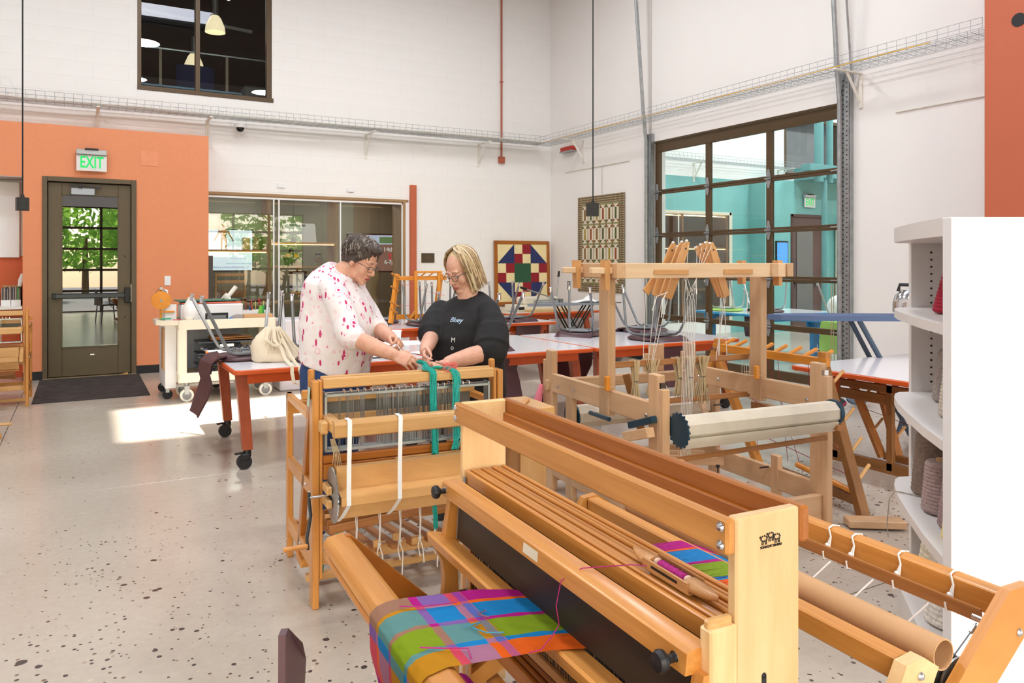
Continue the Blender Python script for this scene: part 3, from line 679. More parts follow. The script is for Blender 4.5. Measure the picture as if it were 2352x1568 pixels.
t = thing('conduit_fitting', 'red and silver fire stop sleeve at the end of the tray in the corner', 'sleeve', (XR-.05, 10.75, 3.36)); MB().box((0, 0, 0), (.10, .34, .07), None, .004).build('sleeve', plain('fire_red', (190, 52, 34), .5), t); MB().box((0, 0, -.045), (.13, .36, .02)).build('band', M['steel'], t)
stru(MB().b6(XR-.02, XR, 9.15, 10.9, 2.975, 2.992, .002).build('trim_3', M['whitepl'])); stru(MB().b6(XR-.02, XR, 3.6, 4.82, 2.965, 2.98, .002).build('trim_4', M['whitepl']))
# hanging speakers
def speaker(loc, top, rz, label, lbl):
    t = thing('hanging_speaker', label, 'speaker', loc, rz)
    m = MB(); m.prism([(-.045, -.04), (.045, -.04), (.055, .04), (-.055, .04)], (0, 0, -.06), (1, 0, 0), (0, 1, 0), (0, 0, .12)); m.build('body', M['black'], t)
    for z in (-.022, .028): MB().cyl((0, -.042, z), (0, -.039, z), .022, n=16).build('driver', plain('speaker_cone', (40, 40, 42), .6), t)
    MB().cyl((0, 0, .06), (0, 0, .09), .018, .012).build('gland', M['black'], t); MB().cyl((0, 0, .085), (0, 0, top-loc[2]), .0062, n=8).build('cable', M['black'], t)
    if lbl: MB().box((.055, 0, .03), (.003, .03, .022), Matrix.Rotation(.12, 3, 'Z'), 0).build('sticker', M['white'], t)
speaker((4.102, 5.721, 1.924), ZC, -.35, 'black cube speaker hanging on a cable in front of the quilt', True)
speaker((-.461, 8.31, 1.975), ZC, .1, 'black cube speaker hanging on a cable beside the exit door', False)
# quilts
t = thing('barn_quilt', 'framed painted quilt block with blue, red, cream and green squares leaning on the wall', 'picture', (6.625, YB-.085, .74)); t.rotation_euler = (-.03, 0, 0)
W = 1.04
m = MB()
for a in (0, 1): m.box((0, 0, W*a), (W, .04, .06), None, .006); m.box(((a-.5)*W, 0, W/2), (.06, .04, W+.06), None, .006)
m.build('frame', wood('frame_oak', (150, 84, 24), (182, 110, 40)), t)
cb, cr, cc, cg = plain('navy_paint', (32, 44, 96), .5), plain('crimson_paint', (142, 16, 34), .5), plain('cream_paint', (240, 222, 168), .5), plain('forest_paint', (38, 84, 58), .5)
MB().box((0, .0, W/2), (W-.06, .014, W-.06), None, 0).build('board', cc, t)
u = (W-.06)/6; base = -(W-.06)/2; zb = .03
def cell(i, j, mat, w=1, h=1): MB().box((base+(i+w/2)*u, -.009, zb+(j+h/2)*u), (w*u, .004, h*u), None, 0).build('patch', mat, t)
def tri(pts, mat): MB().prism([(base+x*u, zb+y*u) for x, y in pts], (0, -.011, 0), (1, 0, 0), (0, 0, 1), (0, .004, 0)).build('patch', mat, t)
cell(2, 2, cg, 2, 2)
for i, j in ((2, 4), (3, 5), (1, 3), (0, 2), (4, 2), (5, 3), (2, 0), (3, 1)): cell(i, j, cr)
for P in ([(0, 4), (2, 4), (2, 6)], [(4, 4), (6, 4), (4, 6)], [(0, 2), (2, 2), (2, 0)], [(4, 2), (6, 2), (4, 0)]): tri(P, cb)
QY0, QY1, QZ0, QZ1 = 9.255, 10.515, .96, 2.515
t = thing('wall_quilt', 'hanging patchwork wall quilt with brown check border and olive and rust bars', 'quilt', (XR-.014, (QY0+QY1)/2, (QZ0+QZ1)/2))
qw, qh = QY1-QY0, QZ1-QZ0
def qm():
    n = N('brown_check_border'); c = n.n('ShaderNodeTexBrick'); c.offset = 0; c.inputs['Scale'].default_value = 1; c.inputs['Brick Width'].default_value = .034; c.inputs['Row Height'].default_value = .036; c.inputs['Mortar Size'].default_value = .011
    c.inputs['Color1'].default_value = srgb(222, 208, 186); c.inputs['Color2'].default_value = srgb(222, 208, 186); c.inputs['Mortar'].default_value = srgb(112, 92, 58)
    s = n.n('ShaderNodeSeparateXYZ'); n.l(n.co(), s.inputs[0]); cbx = n.n('ShaderNodeCombineXYZ'); n.l(s.outputs[1], cbx.inputs[0]); n.l(s.outputs[2], cbx.inputs[1]); n.l(cbx.outputs[0], c.inputs['Vector'])
    return n.set(c.outputs[0], .9)
MB().grid(lambda a, b: Vector((.004*math.sin(a*9)*math.sin(b*7), (a-.5)*qw, (b-.5)*qh)), 14, 16).build('backing', qm(), t)
MB().box((-.004, 0, 0), (.006, qw-.27, qh-.29), None, 0).build('field', plain('quilt_cream', (224, 212, 192), .9), t)
olive = plain('quilt_olive', (126, 122, 66), .9); rust = plain('quilt_rust', (146, 74, 36), .9); brn = plain('quilt_brown', (126, 88, 34), .9); moss = plain('quilt_moss', (84, 92, 52), .9); must = plain('quilt_mustard', (158, 138, 46), .9); sage = plain('quilt_sage', (150, 146, 100), .9)
fw, fh = qw-.27, qh-.29
for i in range(5): MB().box((-.009, 0, -fh/2+fh*(i)/4), (.004, fw, .028), None, 0).build('sash', sage, t)
for k in range(7): MB().box((-.009, -fw/2+fw*k/6, 0), (.004, .012, fh), None, 0).build('sash', sage, t)
random.seed(11)
for r in range(4):
    for k in range(6):
        y = -fw/2+fw*(k+.5)/6; z = -fh/2+fh*(r+.5)/4; mt = (moss, brn, rust, must, moss, brn)[(k+r*2) % 6]
        MB().box((-.009, y, z), (.005, .04, fh/4*.56), None, 0).build('bar', mt, t)
        for s in (-1, 1):
            for q in (-1, 1): MB().prism([(0, 0), (.05*q, 0), (.05*q, .045*s)], (-.012, y+.022*q, z+s*fh/4*.31), (0, 1, 0), (0, 0, 1), (.004, 0, 0)).build('point', (rust, moss, brn)[(k+r) % 3], t)
tag(MB().cyl((XR-.015, 9.84, 2.52), (XR-.015, 9.84, 2.98), .004, n=6).build('hanging_wire', M['wire']), 'thin wire hanging the wall quilt from the white rail', 'wire')
t = thing('wall_outlet', 'grey double outlet low on the right wall beside the leaning quilt block', 'outlet', (XR, 10.80, 1.05)); MB().box((-.004, 0, 0), (.008, .09, .14), None, .003).build('plate', M['greymet'], t)
for z in (-.03, .03): MB().box((-.009, 0, z), (.004, .04, .034), None, .002).build('socket', M['whitepl'], t)
# overhead glazed door
gd = bpy.data.objects.new('door_2', None); COL.objects.link(gd); gd['kind'] = 'structure'; gd['label'] = 'bronze framed glazed overhead door in the right wall'
XD = XR+.03; ys = [5.47, 6.50, 7.535, 8.55]; zs = [.03, .66, 1.24, 1.83, 2.455, 3.03]
for j in range(5):
    m = MB(); a, b = zs[j], zs[j+1]; e = .033
    lo = .14 if j == 0 else a+e; hi = 3.03 if j == 4 else b-e
    m.b6(XD, XD+.045, 5.42, 8.60, a+.002, lo); m.b6(XD, XD+.045, 5.42, 8.60, hi, (3.165 if j == 4 else b-.002))
    for k, y in enumerate(ys): w = .05 if k in (0, 3) else .045; m.b6(XD, XD+.045, y-w, y+w, lo, hi)
    m.build('rail', M['bronze'], gd)
    for k in range(3): MB().b6(XD+.02, XD+.028, ys[k]+.045, ys[k+1]-.045, lo, hi, 0).build('pane', M['glass'], gd)
    if j:
        for y in (5.47, 6.50, 7.535, 8.55):
            m = MB(); m.prism([(-.035, -.02), (.035, -.02), (.014, -.115), (-.014, -.115)], (XD-.003, y, a), (0, 1, 0), (0, 0, 1), (-.008, 0, 0)); m.prism([(-.035, .02), (.035, .02), (.014, .115), (-.014, .115)], (XD-.003, y, a), (0, 1, 0), (0, 0, 1), (-.008, 0, 0)); m.cyl((XD-.018, y-.045, a), (XD-.018, y+.045, a), .013)
            if y in (5.47, 8.55): m.cyl((XD-.02, y-.11 if y > 8 else y-.06, a), (XD-.02, y+.14, a), .007)
            m.build('hinge', M['steel'], gd)
B6('head_trim', M['bronze'], gd, XD-.03, XD, 5.42, 8.60, 3.165, 3.19)
for y, lb in ((8.63, 'far'), (5.39, 'near')):
    m = MB(); w = .05 if y > 8 else .075
    m.b6(XR-.07, XR-.065, y-w, y+w, 0, 3.3 if y > 8 else 3.5, 0); m.b6(XR-.07, XR, y-w, y-w+.006, 0, 3.3 if y > 8 else 3.5, 0); m.build('track_angle', M['steel'], gd)
    m = MB(); m.tube([(XR-.09, y+.03, .05), (XR-.09, y+.03, 3.2), (XR-.15, y+.02, 3.6), (XR-.30, y, 5.2), (XR-.48, y, 7.1)], .026, 8); m.build('track', M['steel'], gd)
    if y < 8:
        m = MB(); random.seed(2)
        for i in range(64): z = .1+i*.052; m.cyl((XR-.074, y-.045, z), (XR-.0705, y-.045, z), .008, n=6); m.cyl((XR-.074, y+.0, z+.026), (XR-.0705, y+.0, z+.026), .008, n=6)
        stuff(m.build('perforation', M['darkmet'], gd)); m = MB(); m.tube([(XR-.05, y-.09, 3.4), (XR-.2, y-.08, 5), (XR-.4, y-.08, 7.1)], .012, 6); m.build('lift_chain', M['steel'], gd)
MB().tube([(XD-.03, 5.56, 1.2), (XD-.03, 5.57, .75), (XD-.03, 5.55, .25), (XD-.03, 5.6, .2), (XD-.03, 5.59, 1.2)], .005, 5).build('pull_rope', M['twine'], gd)
B6('sticker', M['paper'], gd, XD-.002, XD-.001, 5.445, 5.50, 1.54, 1.75, 0)
# terracotta pier at the right edge
pr = stru(MB().b6(6.6, XR, 2.2, 3.6, 0, ZC, .004).build('column_terracotta', M['redpier'])); MB().cyl((6.596, 3.33, 3.40), (6.602, 3.33, 3.40), .055, n=20).build('hole', M['black'], pr)
# ------------------------------------------------------------------ tables and upturned chairs
TZ = .70
def table(name, label, x0, x1, y0, y1, legs, edge, legm, top=None, group=None, apron=True, casters=True):
    t = thing(name, label, 'table', ((x0+x1)/2, (y0+y1)/2, 0), 0, group); ox, oy = (x0+x1)/2, (y0+y1)/2
    w, d = x1-x0, y1-y0
    def rr(w, d, r, n=5): return [(sx*(w/2-r)+r*math.cos(a0+PI/2*i/n), sy*(d/2-r)+r*math.sin(a0+PI/2*i/n)) for sx, sy, a0 in ((1, 1, 0), (-1, 1, PI/2), (-1, -1, PI), (1, -1, 1.5*PI)) for i in range(n+1)]
    m = MB(); P = rr(w, d, .05); Q = rr(w-.012, d-.012, .046)
    m.loft([[Vector((x, y, z)) for x, y in pl] for pl, z in ((Q, TZ-.036), (P, TZ-.030), (P, TZ-.008), (Q, TZ-.002))]); m.build('edge_band', edge, t)
    MB().prism(rr(w-.026, d-.026, .042), (0, 0, TZ-.004), (1, 0, 0), (0, 1, 0), (0, 0, .004)).build('tabletop', top or M['tabletop'], t, False)
    if apron:
        for s in (-1, 1):
            m = MB(); m.box((0, s*(d/2-.12), TZ-.075), (w-.22, .03, .075)); m.build('apron_rail', edge, t)
    dm = M['black']
    for lx, ly, tx, ty in legs:
        X, Y = lx-ox, ly-oy
        m = MB(); zb = .135 if casters else .0
        def ring(cx, cy, a, b, z): return [Vector((cx-a, cy-b, z)), Vector((cx+a, cy-b, z)), Vector((cx+a, cy+b, z)), Vector((cx-a, cy+b, z))]
        m.loft([ring(X+tx*f*.0+tx*(1-f), Y+ty*(1-f), .040-.006*(1-f), .030, z) for f, z in ((1, TZ-.036), (.5, .40), (0, zb))]); lg = m.build('leg', legm, t, ang=20)
        if casters:
            m = MB(); cx, cy = X+tx, Y+ty; m.cyl((cx, cy, .085), (cx, cy, .137), .028); m.box((cx-.012, cy-.004, .085), (.06, .05, .05), None, .008); m.beam((cx-.03, cy, .115), (cx-.085, cy-.01, .112), .03, .012); m.build('caster_fork', dm, t)
            m = MB(); m.cyl((cx-.02, cy-.022, .05), (cx-.02, cy+.022, .05), .05, n=20); m.cyl((cx-.02, cy-.026, .05), (cx-.02, cy+.026, .05), .024, n=14); m.build('caster_wheel', M['blackrub'], t)
    return t
L = lambda x, y, a=0, b=0: (x, y, a, b)
eb, lm = M['tableor'], M['tableleg']
table('work_table', 'white topped orange edged table at the left end of the row, holding the canvas bag', .91, 2.36, 5.45, 6.85, [L(.985, 5.60, .03, -.06), L(1.02, 6.64, .04, .0), L(2.26, 5.60, 0, -.06), L(2.26, 6.64)], eb, lm)
table('work_table', 'white topped orange edged table in the middle of the row behind the two women', 2.37, 3.87, 5.36, 6.76, [L(2.50, 5.52, -.05, -.03), L(2.50, 6.6, -.05), L(3.74, 5.52, .08), L(3.62, 6.6, -.12)], eb, lm)
table('work_table', 'white topped orange edged table at the right end of the row with two upturned chairs', 3.88, 5.62, 5.36, 6.72, [L(4.02, 5.52, .0), L(4.02, 6.55, .1), L(5.48, 5.52, .1), L(5.48, 6.55, .1)], eb, lm)
table('work_table', 'white topped orange edged table in the second row with the wooden warping frame on it', 2.55, 5.22, 8.02, 9.3, [L(2.7, 8.15, -.05), L(2.7, 9.15), L(5.0, 8.15, .12), L(5.0, 9.15, .1)], eb, lm)
table('work_table', 'orange legged table in the far corner below the leaning quilt block', 5.35, 7.05, 9.55, 11.1, [L(5.62, 9.7, -.18), L(5.6, 10.9), L(6.8, 9.7, .1), L(6.85, 10.9)], eb, lm, plain('beige_tabletop', (206, 196, 184), .35))
table('work_table', 'white topped orange edged table at the right between the pale loom and the shelving', 4.46, 6.1, 2.45, 3.80, [L(4.62, 3.55, -.02, .06), L(4.9, 2.6), L(5.95, 3.6), L(5.95, 2.6)], eb, lm)
def chair(label, loc, rz, seatm=None, framem=None, group='upturned chairs on the tables', back=True):
    """four legged plastic chair, modelled upside down: the seat lies on a table top at local z=0 and the back hangs down behind (local -y)"""
    sm = seatm or M['chairpl']; fm = framem or M['greymet']
    t = thing('plastic_chair', label, 'chair', loc, rz, group)
    m = MB()
    def seat(u, v):
        x = (u-.5)*.44*(1-.08*v); y = -.2+.42*v; d = .014+.018*((2*abs(u-.5))**3)*(1 if v < 1 else 1)
        r = max(abs(2*u-1), abs(2*v-1)); return (x, y, d)
    top = [[Vector(seat(i/8, j/8)) for i in range(9)] for j in range(9)]
    n = 28; ring = lambda s, z: [Vector((.225*s*math.copysign(abs(math.cos(a))**.6, math.cos(a)), .01+.215*s*math.copysign(abs(math.sin(a))**.6, math.sin(a)), z)) for a in [2*PI*k/n for k in range(n)]]
    m.loft([ring(.93, .002), ring(1, .012), ring(1, .022), ring(.9, .036), ring(.55, .030)]); m.build('seat', sm, t)
    if back:
        m = MB(); th = .012
        prof = [(-.16, .024), (-.22, .016), (-.262, -.02), (-.272, -.08), (-.255, -.16), (-.285, -.26), (-.345, -.40)]
        wd = [.17, .18, .19, .2, .205, .205, .15]
        def P(i, s, o): y, z = prof[i]; y2, z2 = prof[min(i+1, 6)]; y1, z1 = prof[max(i-1, 0)]; d = Vector((0, y2-y1, z2-z1)).normalized(); nn = Vector((0, d.z, -d.y)); return Vector((s*wd[i], y-.03*(abs(s)**2)*0, z))+nn*o
        rings = []
        for i in range(7):
            top = [P(i, s, th/2+.022*(s*s)) for s in (-1, -.8, -.4, 0, .4, .8, 1)]; bot = [P(i, s, -th/2+.022*(s*s)) for s in (1, .8, .4, 0, -.4, -.8, -1)]
            rings.append(top+bot)
        m.loft(rings); m.build('backrest', sm, t)
        m = MB()
        for k in range(7):
            s = -.75+.25*k
            m.tube([P(i, s, -.012+.022*s*s) for i in range(1, 4)], .004, 4)
        for i in (1, 2, 3): m.tube([P(i, s, -.012+.022*s*s) for s in (-.8, -.4, 0, .4, .8)], .004, 4)
        m.build('back_ribs', M['chairdk'] if seatm is None else sm, t)
    for s in (-1, 1):
        # each side: front leg - seat rail - rear leg in one bent tube
        m = MB(); x = s*.15
        a = [(x+s*.045, .235, .475), (x+s*.035, .205, .14), (x+s*.025, .19, .085), (x+s*.01, .16, .06), (x, .08, .052), (x, -.06, .052), (x+s*.01, -.12, .06), (x+s*.025, -.155, .085), (x+s*.035, -.185, .14), (x+s*.05, -.345, .475)]
        m.tube(a, .0125, 8); m.build('leg', fm, t)
        for q in (0, -1): m = MB(); p = Vector(a[q]); m.cyl(p-Vector((0, 0, .03)), p+Vector((0, 0, .008)), .0145, n=10); m.cyl(p+Vector((0, 0, .006)), p+Vector((0, 0, .024)), .012, .019, n=10); m.build('glide', M['chrome'], t)
    m = MB()
    for y in (.07, -.05): m.tube([(-.15, y, .052), (.15, y, .052)], .0115, 8)
    m.box((0, .01, .045), (.20, .16, .012)); 
    for x in (-.1, .1):
        for y in (.07, -.05): m.cyl((x, y, .06), (x, y, .078), .012, n=8)
    m.build('cross_bar', fm, t)
    return t
chair('upturned plum chair with its backrest hanging over the left end of the row', (1.10, 6.12, TZ), -PI/2+.05)
chair('upturned plum chair behind the canvas bag on the left table', (1.72, 6.42, TZ), .12)
chair('upturned plum chair beside the left woman, backrest hanging below the front table edge', (1.62, 5.70, TZ), .04)
chair('upturned plum chair behind the right woman, one grey leg rising at her shoulder', (2.86, 5.66, TZ), .55)
chair('upturned plum chair on the middle table left of the pale loom post', (4.42, 6.38, TZ), -.9)
chair('upturned plum chair seen through the pale loom, ribbed backrest hanging off the front', (4.78, 5.66, TZ), .0)
chair('upturned plum chair at the back of the right table in front of the glazed door', (5.25, 6.38, TZ), PI+.5)
chair('upturned plum chair on the second row table, ribbed backrest hanging over its front edge', (3.55, 8.28, TZ), .1)
chair('upturned plum chair in the second row behind the left woman', (3.2, 8.92, TZ), PI-.3)
chair('upturned plum chair in the second row whose leg tips show beside the warping frame', (4.0, 9.0, TZ), 2.6)
chair('upturned plum chair in the second row behind the right woman', (4.75, 8.35, TZ), .2)
# near chair at the bottom edge
FWv = Vector((.49346, .86977, 0)); RTv = Vector((.86977, -.49346, 0))
t = thing('plastic_chair', 'plum chair back tip rising at the bottom edge of the view near the floor', 'chair', (0, 0, 0))
hx_ = FWv*.97-RTv*.2; hx_.normalize(); nx_ = Vector((-hx_.y, hx_.x, 0)); b0 = Vector((.307, 1.33, 0))
for k, s_ in enumerate((0, 1)):
    pts = [(0, .80), (.02, .802), (.15, .712), (.30, .605), (.40, .50), (.40, .42), (-.02, .42)]
    m = MB(); m.loft([[b0+hx_*h*(1 if q else .985)+nx_*(q*.012-.035*math.sin(min(1, max(0, h/.42))*PI)*.6)+Vector((0, 0, z)) for h, z in pts] for q in (0, 1)]); 
    if k == 0: m.build('backrest', M['chairpl'], t)
m = MB(); m.box(b0+hx_*.2-nx_*.22+Vector((0, 0, .43)), (.42, .42, .03), Matrix.Rotation(math.atan2(hx_.y, hx_.x), 3, 'Z'), .014); m.build('seat', M['chairpl'], t)
for h, q in ((.02, -.04), (.40, -.04), (.02, -.40), (.40, -.40)): p = b0+hx_*h+nx_*q; MB().tube([p+Vector((0, 0, .42)), p+nx_*(.04 if q > -.1 else -.04)], .0125, 8).build('leg', M['greymet'], t)
# ------------------------------------------------------------------ second room seen through the overhead door
stru(MB().b6(18, 18.2, YF-.3, YB, 0, ZC, 0).build('wall_right_far', M['wallsmooth'], smooth=False))
stru(MB().b6(XR+.22, 18, YF-.3, YF-.1, 0, ZC, 0).build('wall_front_far', M['wallsmooth'], smooth=False))
o = stru(MB().b6(XR+.22, 13.2, YB-.008, YB-.002, 2.46, 3.14, 0).build('wall_teal_band', M['tealwall'], smooth=False))
stru(MB().b6(11.62, 13.2, YB-.008, YB-.002, 0, 2.46, 0).build('wall_teal_panel', M['tealwall'], smooth=False))
v = bpy.data.objects.new('wall_teal_vestibule', None); COL.objects.link(v); v['kind'] = 'structure'
m = MB(); m.b6(12.15, 12.9, YO, YB, 0, 3.14, 0); m.b6(12.9, 14.0, YO, YB, 2.45, 3.14, 0); m.b6(14.0, 17.9, YO, YB, 0, 3.14, 0); m.build('panel', M['tealwall'], v, False)
d3 = bpy.data.objects.new('door_3', None); COL.objects.link(d3); d3['kind'] = 'structure'
m = MB(); m.b6(12.9, 12.96, YO-.02, YO+.1, 0, 2.45); m.b6(13.94, 14.0, YO-.02, YO+.1, 0, 2.45); m.b6(12.9, 14, YO-.02, YO+.1, 2.39, 2.45); m.build('frame', plain('maroon_brown_metal', (82, 56, 52), .5), d3)
MB().b6(12.96, 13.94, YO+.02, YO+.07, 0, 2.39).build('leaf', plain('brown_door_leaf', (92, 70, 68), .4), d3); MB().b6(13.1, 13.6, YO+.01, YO+.02, .4, 2.2, 0).build('pane', M['doorglass'], d3)
MB().box((13.4, YO-.02, 1.02), (.8, .035, .06)).build('push_bar', M['black'], d3)
exit_sign((13.42, YO, 2.82), 0, 'green lettered exit sign on the teal wall seen through the overhead door')
stru(MB().b6(XR+.22, XR+.62, YB-.5, YB, 0, ZC, 0).build('column_white', M['wallsmooth'], smooth=False))
# its display case
c2 = bpy.data.objects.new('window_9', None); COL.objects.link(c2); c2['kind'] = 'structure'
m = MB(); m.b6(7.7, 11.62, YB-.03, YB, 2.4, 2.46); m.b6(11.56, 11.64, YB-.03, YB, .25, 2.46); m.build('white_frame', M['cream'], c2)
m = MB()
for x in (9.3, 10.3, 11.5): m.b6(x, x+.05, YB, YB+.45, .25, 2.4)
for x, y in ((7.7, 9.3), (9.35, 10.3), (10.35, 11.5)):
    for z in (1.75, .9): m.b6(x, y, YB+.03, YB+.42, z-.03, z)
m.build('wood_divider', M['walnut'], c2); MB().b6(7.7, 11.56, YB+.45, YB+.5, .25, 2.4, 0).build('case_back', plain('brown_case_back', (96, 78, 66), .7), c2)
for x in (9.18, 9.23, 10.2): MB().b6(x, x+.02, YB-.015, YB+.01, .25, 2.4, 0).build('mullion', M['white'], c2)
MB().b6(7.7, 11.5, YB+.03, YB+.045, 2.36, 2.372, 0).build('led_strip', led, c2); MB().b6(7.7, 11.5, YB+.03, YB+.045, 1.70, 1.712, 0).build('led_strip', led, c2)
MB().b6(7.7, 11.56, YB-.004, YB+.001, .25, 2.4, 0).build('pane', M['caseglass'], c2)
w2 = bpy.data.objects.new('window_10', None); COL.objects.link(w2); w2['kind'] = 'structure'
m = MB(); m.b6(13.2, 13.27, YB-.01, YB+.1, 3.3, 4.6); m.b6(14.93, 15, YB-.01, YB+.1, 3.3, 4.6); m.b6(13.2, 15, YB-.01, YB+.1, 3.3, 3.38); m.b6(13.2, 15, YB-.01, YB+.1, 4.53, 4.6); m.build('frame', M['bronze'], w2); MB().b6(13.2, 15, YB+.3, YB+.34, 3.3, 4.6, 0).build('dim_back', plain('grey_back', (130, 128, 130), .6), w2)
t2 = tray('cable_tray', 'zinc wire cable tray in the teal room seen through the overhead door', (XR+.7, YB-.12, 3.42), (17.9, YB-.12, 3.42), (0, -1, 0))
for x in (10.6, 13.0):
    t = thing('tray_bracket', ('white tray bracket in the teal room, left one', 'white tray bracket in the teal room, right one')[x > 11], 'bracket', (x, YB, 3.40)); MB().b6(-.02, .02, -.44, 0, 0, .018).build('arm', M['whitepl'], t); MB().b6(-.02, .02, -.02, 0, -.36, 0).build('back_strap', M['whitepl'], t); MB().prism([(0, -.3), (.03, -.3), (.25, 0), (.2, 0)], (-.004, -.01, 0), (0, -1, 0), (0, 0, 1), (.008, 0, 0)).build('gusset', M['whitepl'], t)
t = thing('teal_duct', 'pair of tall teal pipes rising above the teal room wall', 'pipe', (11.7, 9.3, 0))
for dx, r in ((0, .085), (.3, .06)): MB().cyl((dx, 0, 2.9), (dx, 0, ZC), r, n=14).build('pipe', M['tealpipe'], t)
MB().box((.1, 0, 3.15), (.9, .2, .12)).build('bracket', M['tealpipe'], t); MB().cyl((.15, 0, 0), (.15, 0, 2.95), .05).build('post', M['tealpipe'], t)
tag(MB().b6(13.0, 15.5, 10.2, YO, 3.14, 3.4).build('teal_duct_box', M['tealpipe']), 'teal duct box along the top right of the teal room', 'duct')
t = thing('tablet_kiosk', 'wall screen with blue picture beside the brown door in the teal room', 'screen', (12.62, YO, 1.55)); MB().box((0, -.015, 0), (.36, .03, .66)).build('bezel', M['black'], t); MB().box((0, -.032, .05), (.31, .004, .5), None, 0).build('display', emit('kiosk_blue', (70, 130, 190), .8), t); MB().box((0, -.034, -.2), (.31, .004, .1), None, 0).build('picture_band', emit('kiosk_white', (210, 226, 220), .8), t)
t = thing('storage_cabinet', 'white cupboard with a handle at the right of the teal room', 'cabinet', (14.55, YO-.25, 0))
MB().box((0, 0, 1.125), (.6, .4, 2.25)).build('body', M['cream'], t); MB().box((0, -.21, 1.3), (.56, .02, 1.86)).build('door', M['cream'], t); MB().box((.2, -.23, 1.4), (.02, .02, .2)).build('handle', M['chrome'], t)
be, bl = plain('sky_blue_edge', (44, 150, 208), .35), wood('sky_blue_leg', (40, 130, 190), (54, 150, 208), .4)
table('blue_table', 'white topped sky blue table at the front of the teal room', 8.25, 9.75, 5.6, 6.95, [L(8.5, 5.8, .12), L(8.45, 6.8), L(9.0, 5.8, .25), L(9.4, 6.8, .2)], be, bl)
table('blue_table', 'white topped sky blue table farther back in the teal room', 8.3, 9.9, 7.5, 8.9, [L(8.5, 7.7, .1), L(8.5, 8.7), L(9.6, 7.7, .15), L(9.6, 8.7)], be, bl)
gm = plain('lime_plastic', (166, 206, 104), .5, var=.03); fm2 = plain('silver_tube', (186, 188, 190), .3, .5)
chair('upturned lime chair on the front blue table, backrest hanging down its left side', (8.5, 6.3, TZ), -PI/2, gm, fm2, 'upturned chairs in the teal room')
chair('upturned lime chair at the near corner of the front blue table', (9.05, 5.9, TZ), .3, gm, fm2, 'upturned chairs in the teal room', False)
chair('upturned lime chair at the far right of the front blue table', (9.4, 6.5, TZ), 2.2, gm, fm2, 'upturned chairs in the teal room', False)
chair('upturned plum chair on the back blue table', (8.9, 8.0, TZ), 2.8, None, fm2, 'upturned chairs in the teal room')
chair('upturned lime chair on the back blue table left of the plum one', (8.6, 8.5, TZ), -1.2, gm, fm2, 'upturned chairs in the teal room', False)
tag(MB().ell((8.75, 6.62, .86), (.2, .14, .15)).build('white_bag', M['paper']), 'crumpled white bag among the chairs on the front blue table', 'bag')
# street side: ground and trees reflected in the glass
stru(MB().b6(-30, 30, -30, YF-.3, -.2, -.05, 0).build('ground_street', plain('pavement', (150, 146, 140), .9), smooth=False))
leafm = plain('tree_leaves', (150, 196, 92), .8, var=.25, scale=3)
ltr = leafm.node_tree.nodes['Principled BSDF']; ltr.inputs['Transmission Weight'].default_value = 0.0
ltl = leafm.node_tree.nodes.new('ShaderNodeBsdfTranslucent'); ltl.inputs[0].default_value = srgb(170, 214, 90); lmx = leafm.node_tree.nodes.new('ShaderNodeMixShader'); lmx.inputs[0].default_value = .5; leafm.node_tree.links.new(ltr.outputs[0], lmx.inputs[1]); leafm.node_tree.links.new(ltl.outputs[0], lmx.inputs[2]); leafm.node_tree.links.new(lmx.outputs[0], leafm.node_tree.nodes['Material Output'].inputs[0])
random.seed(21)
base = MB()
for i in range(900):
    a = random.random()*6.28; b = math.acos(random.uniform(-1, 1)); r = random.uniform(.75, 1.05); c = Vector((1.9*r*math.sin(b)*math.cos(a), 1.9*r*math.sin(b)*math.sin(a), 3.2+2.1*r*math.cos(b)))
    u = Vector((random.uniform(-1, 1), random.uniform(-1, 1), random.uniform(-1, 1))).normalized(); w_ = u.orthogonal().normalized(); base.add([c-u*.22, c+w_*.12, c+u*.22, c-w_*.12], [(0, 1, 2, 3)])
cm = base.mesh('crown', False); cm.materials.append(leafm); tm = MB().cyl((0, 0, 0), (0, 0, 2.6), .16, .1).mesh('trunk'); tm.materials.append(M['walnut'])
for i, (x, y) in enumerate(((-7, -12), (-2.2, -12.5), (2.6, -12), (7.4, -12.5), (-11.8, -12.5), (.2, -17.5))):
    t = thing('street_tree', 'leafy green street tree outside the glazed front', 'tree', (x, y, -.05), i*1.3, 'street trees outside'); link('crown', cm, None, t); link('trunk', tm, None, t)
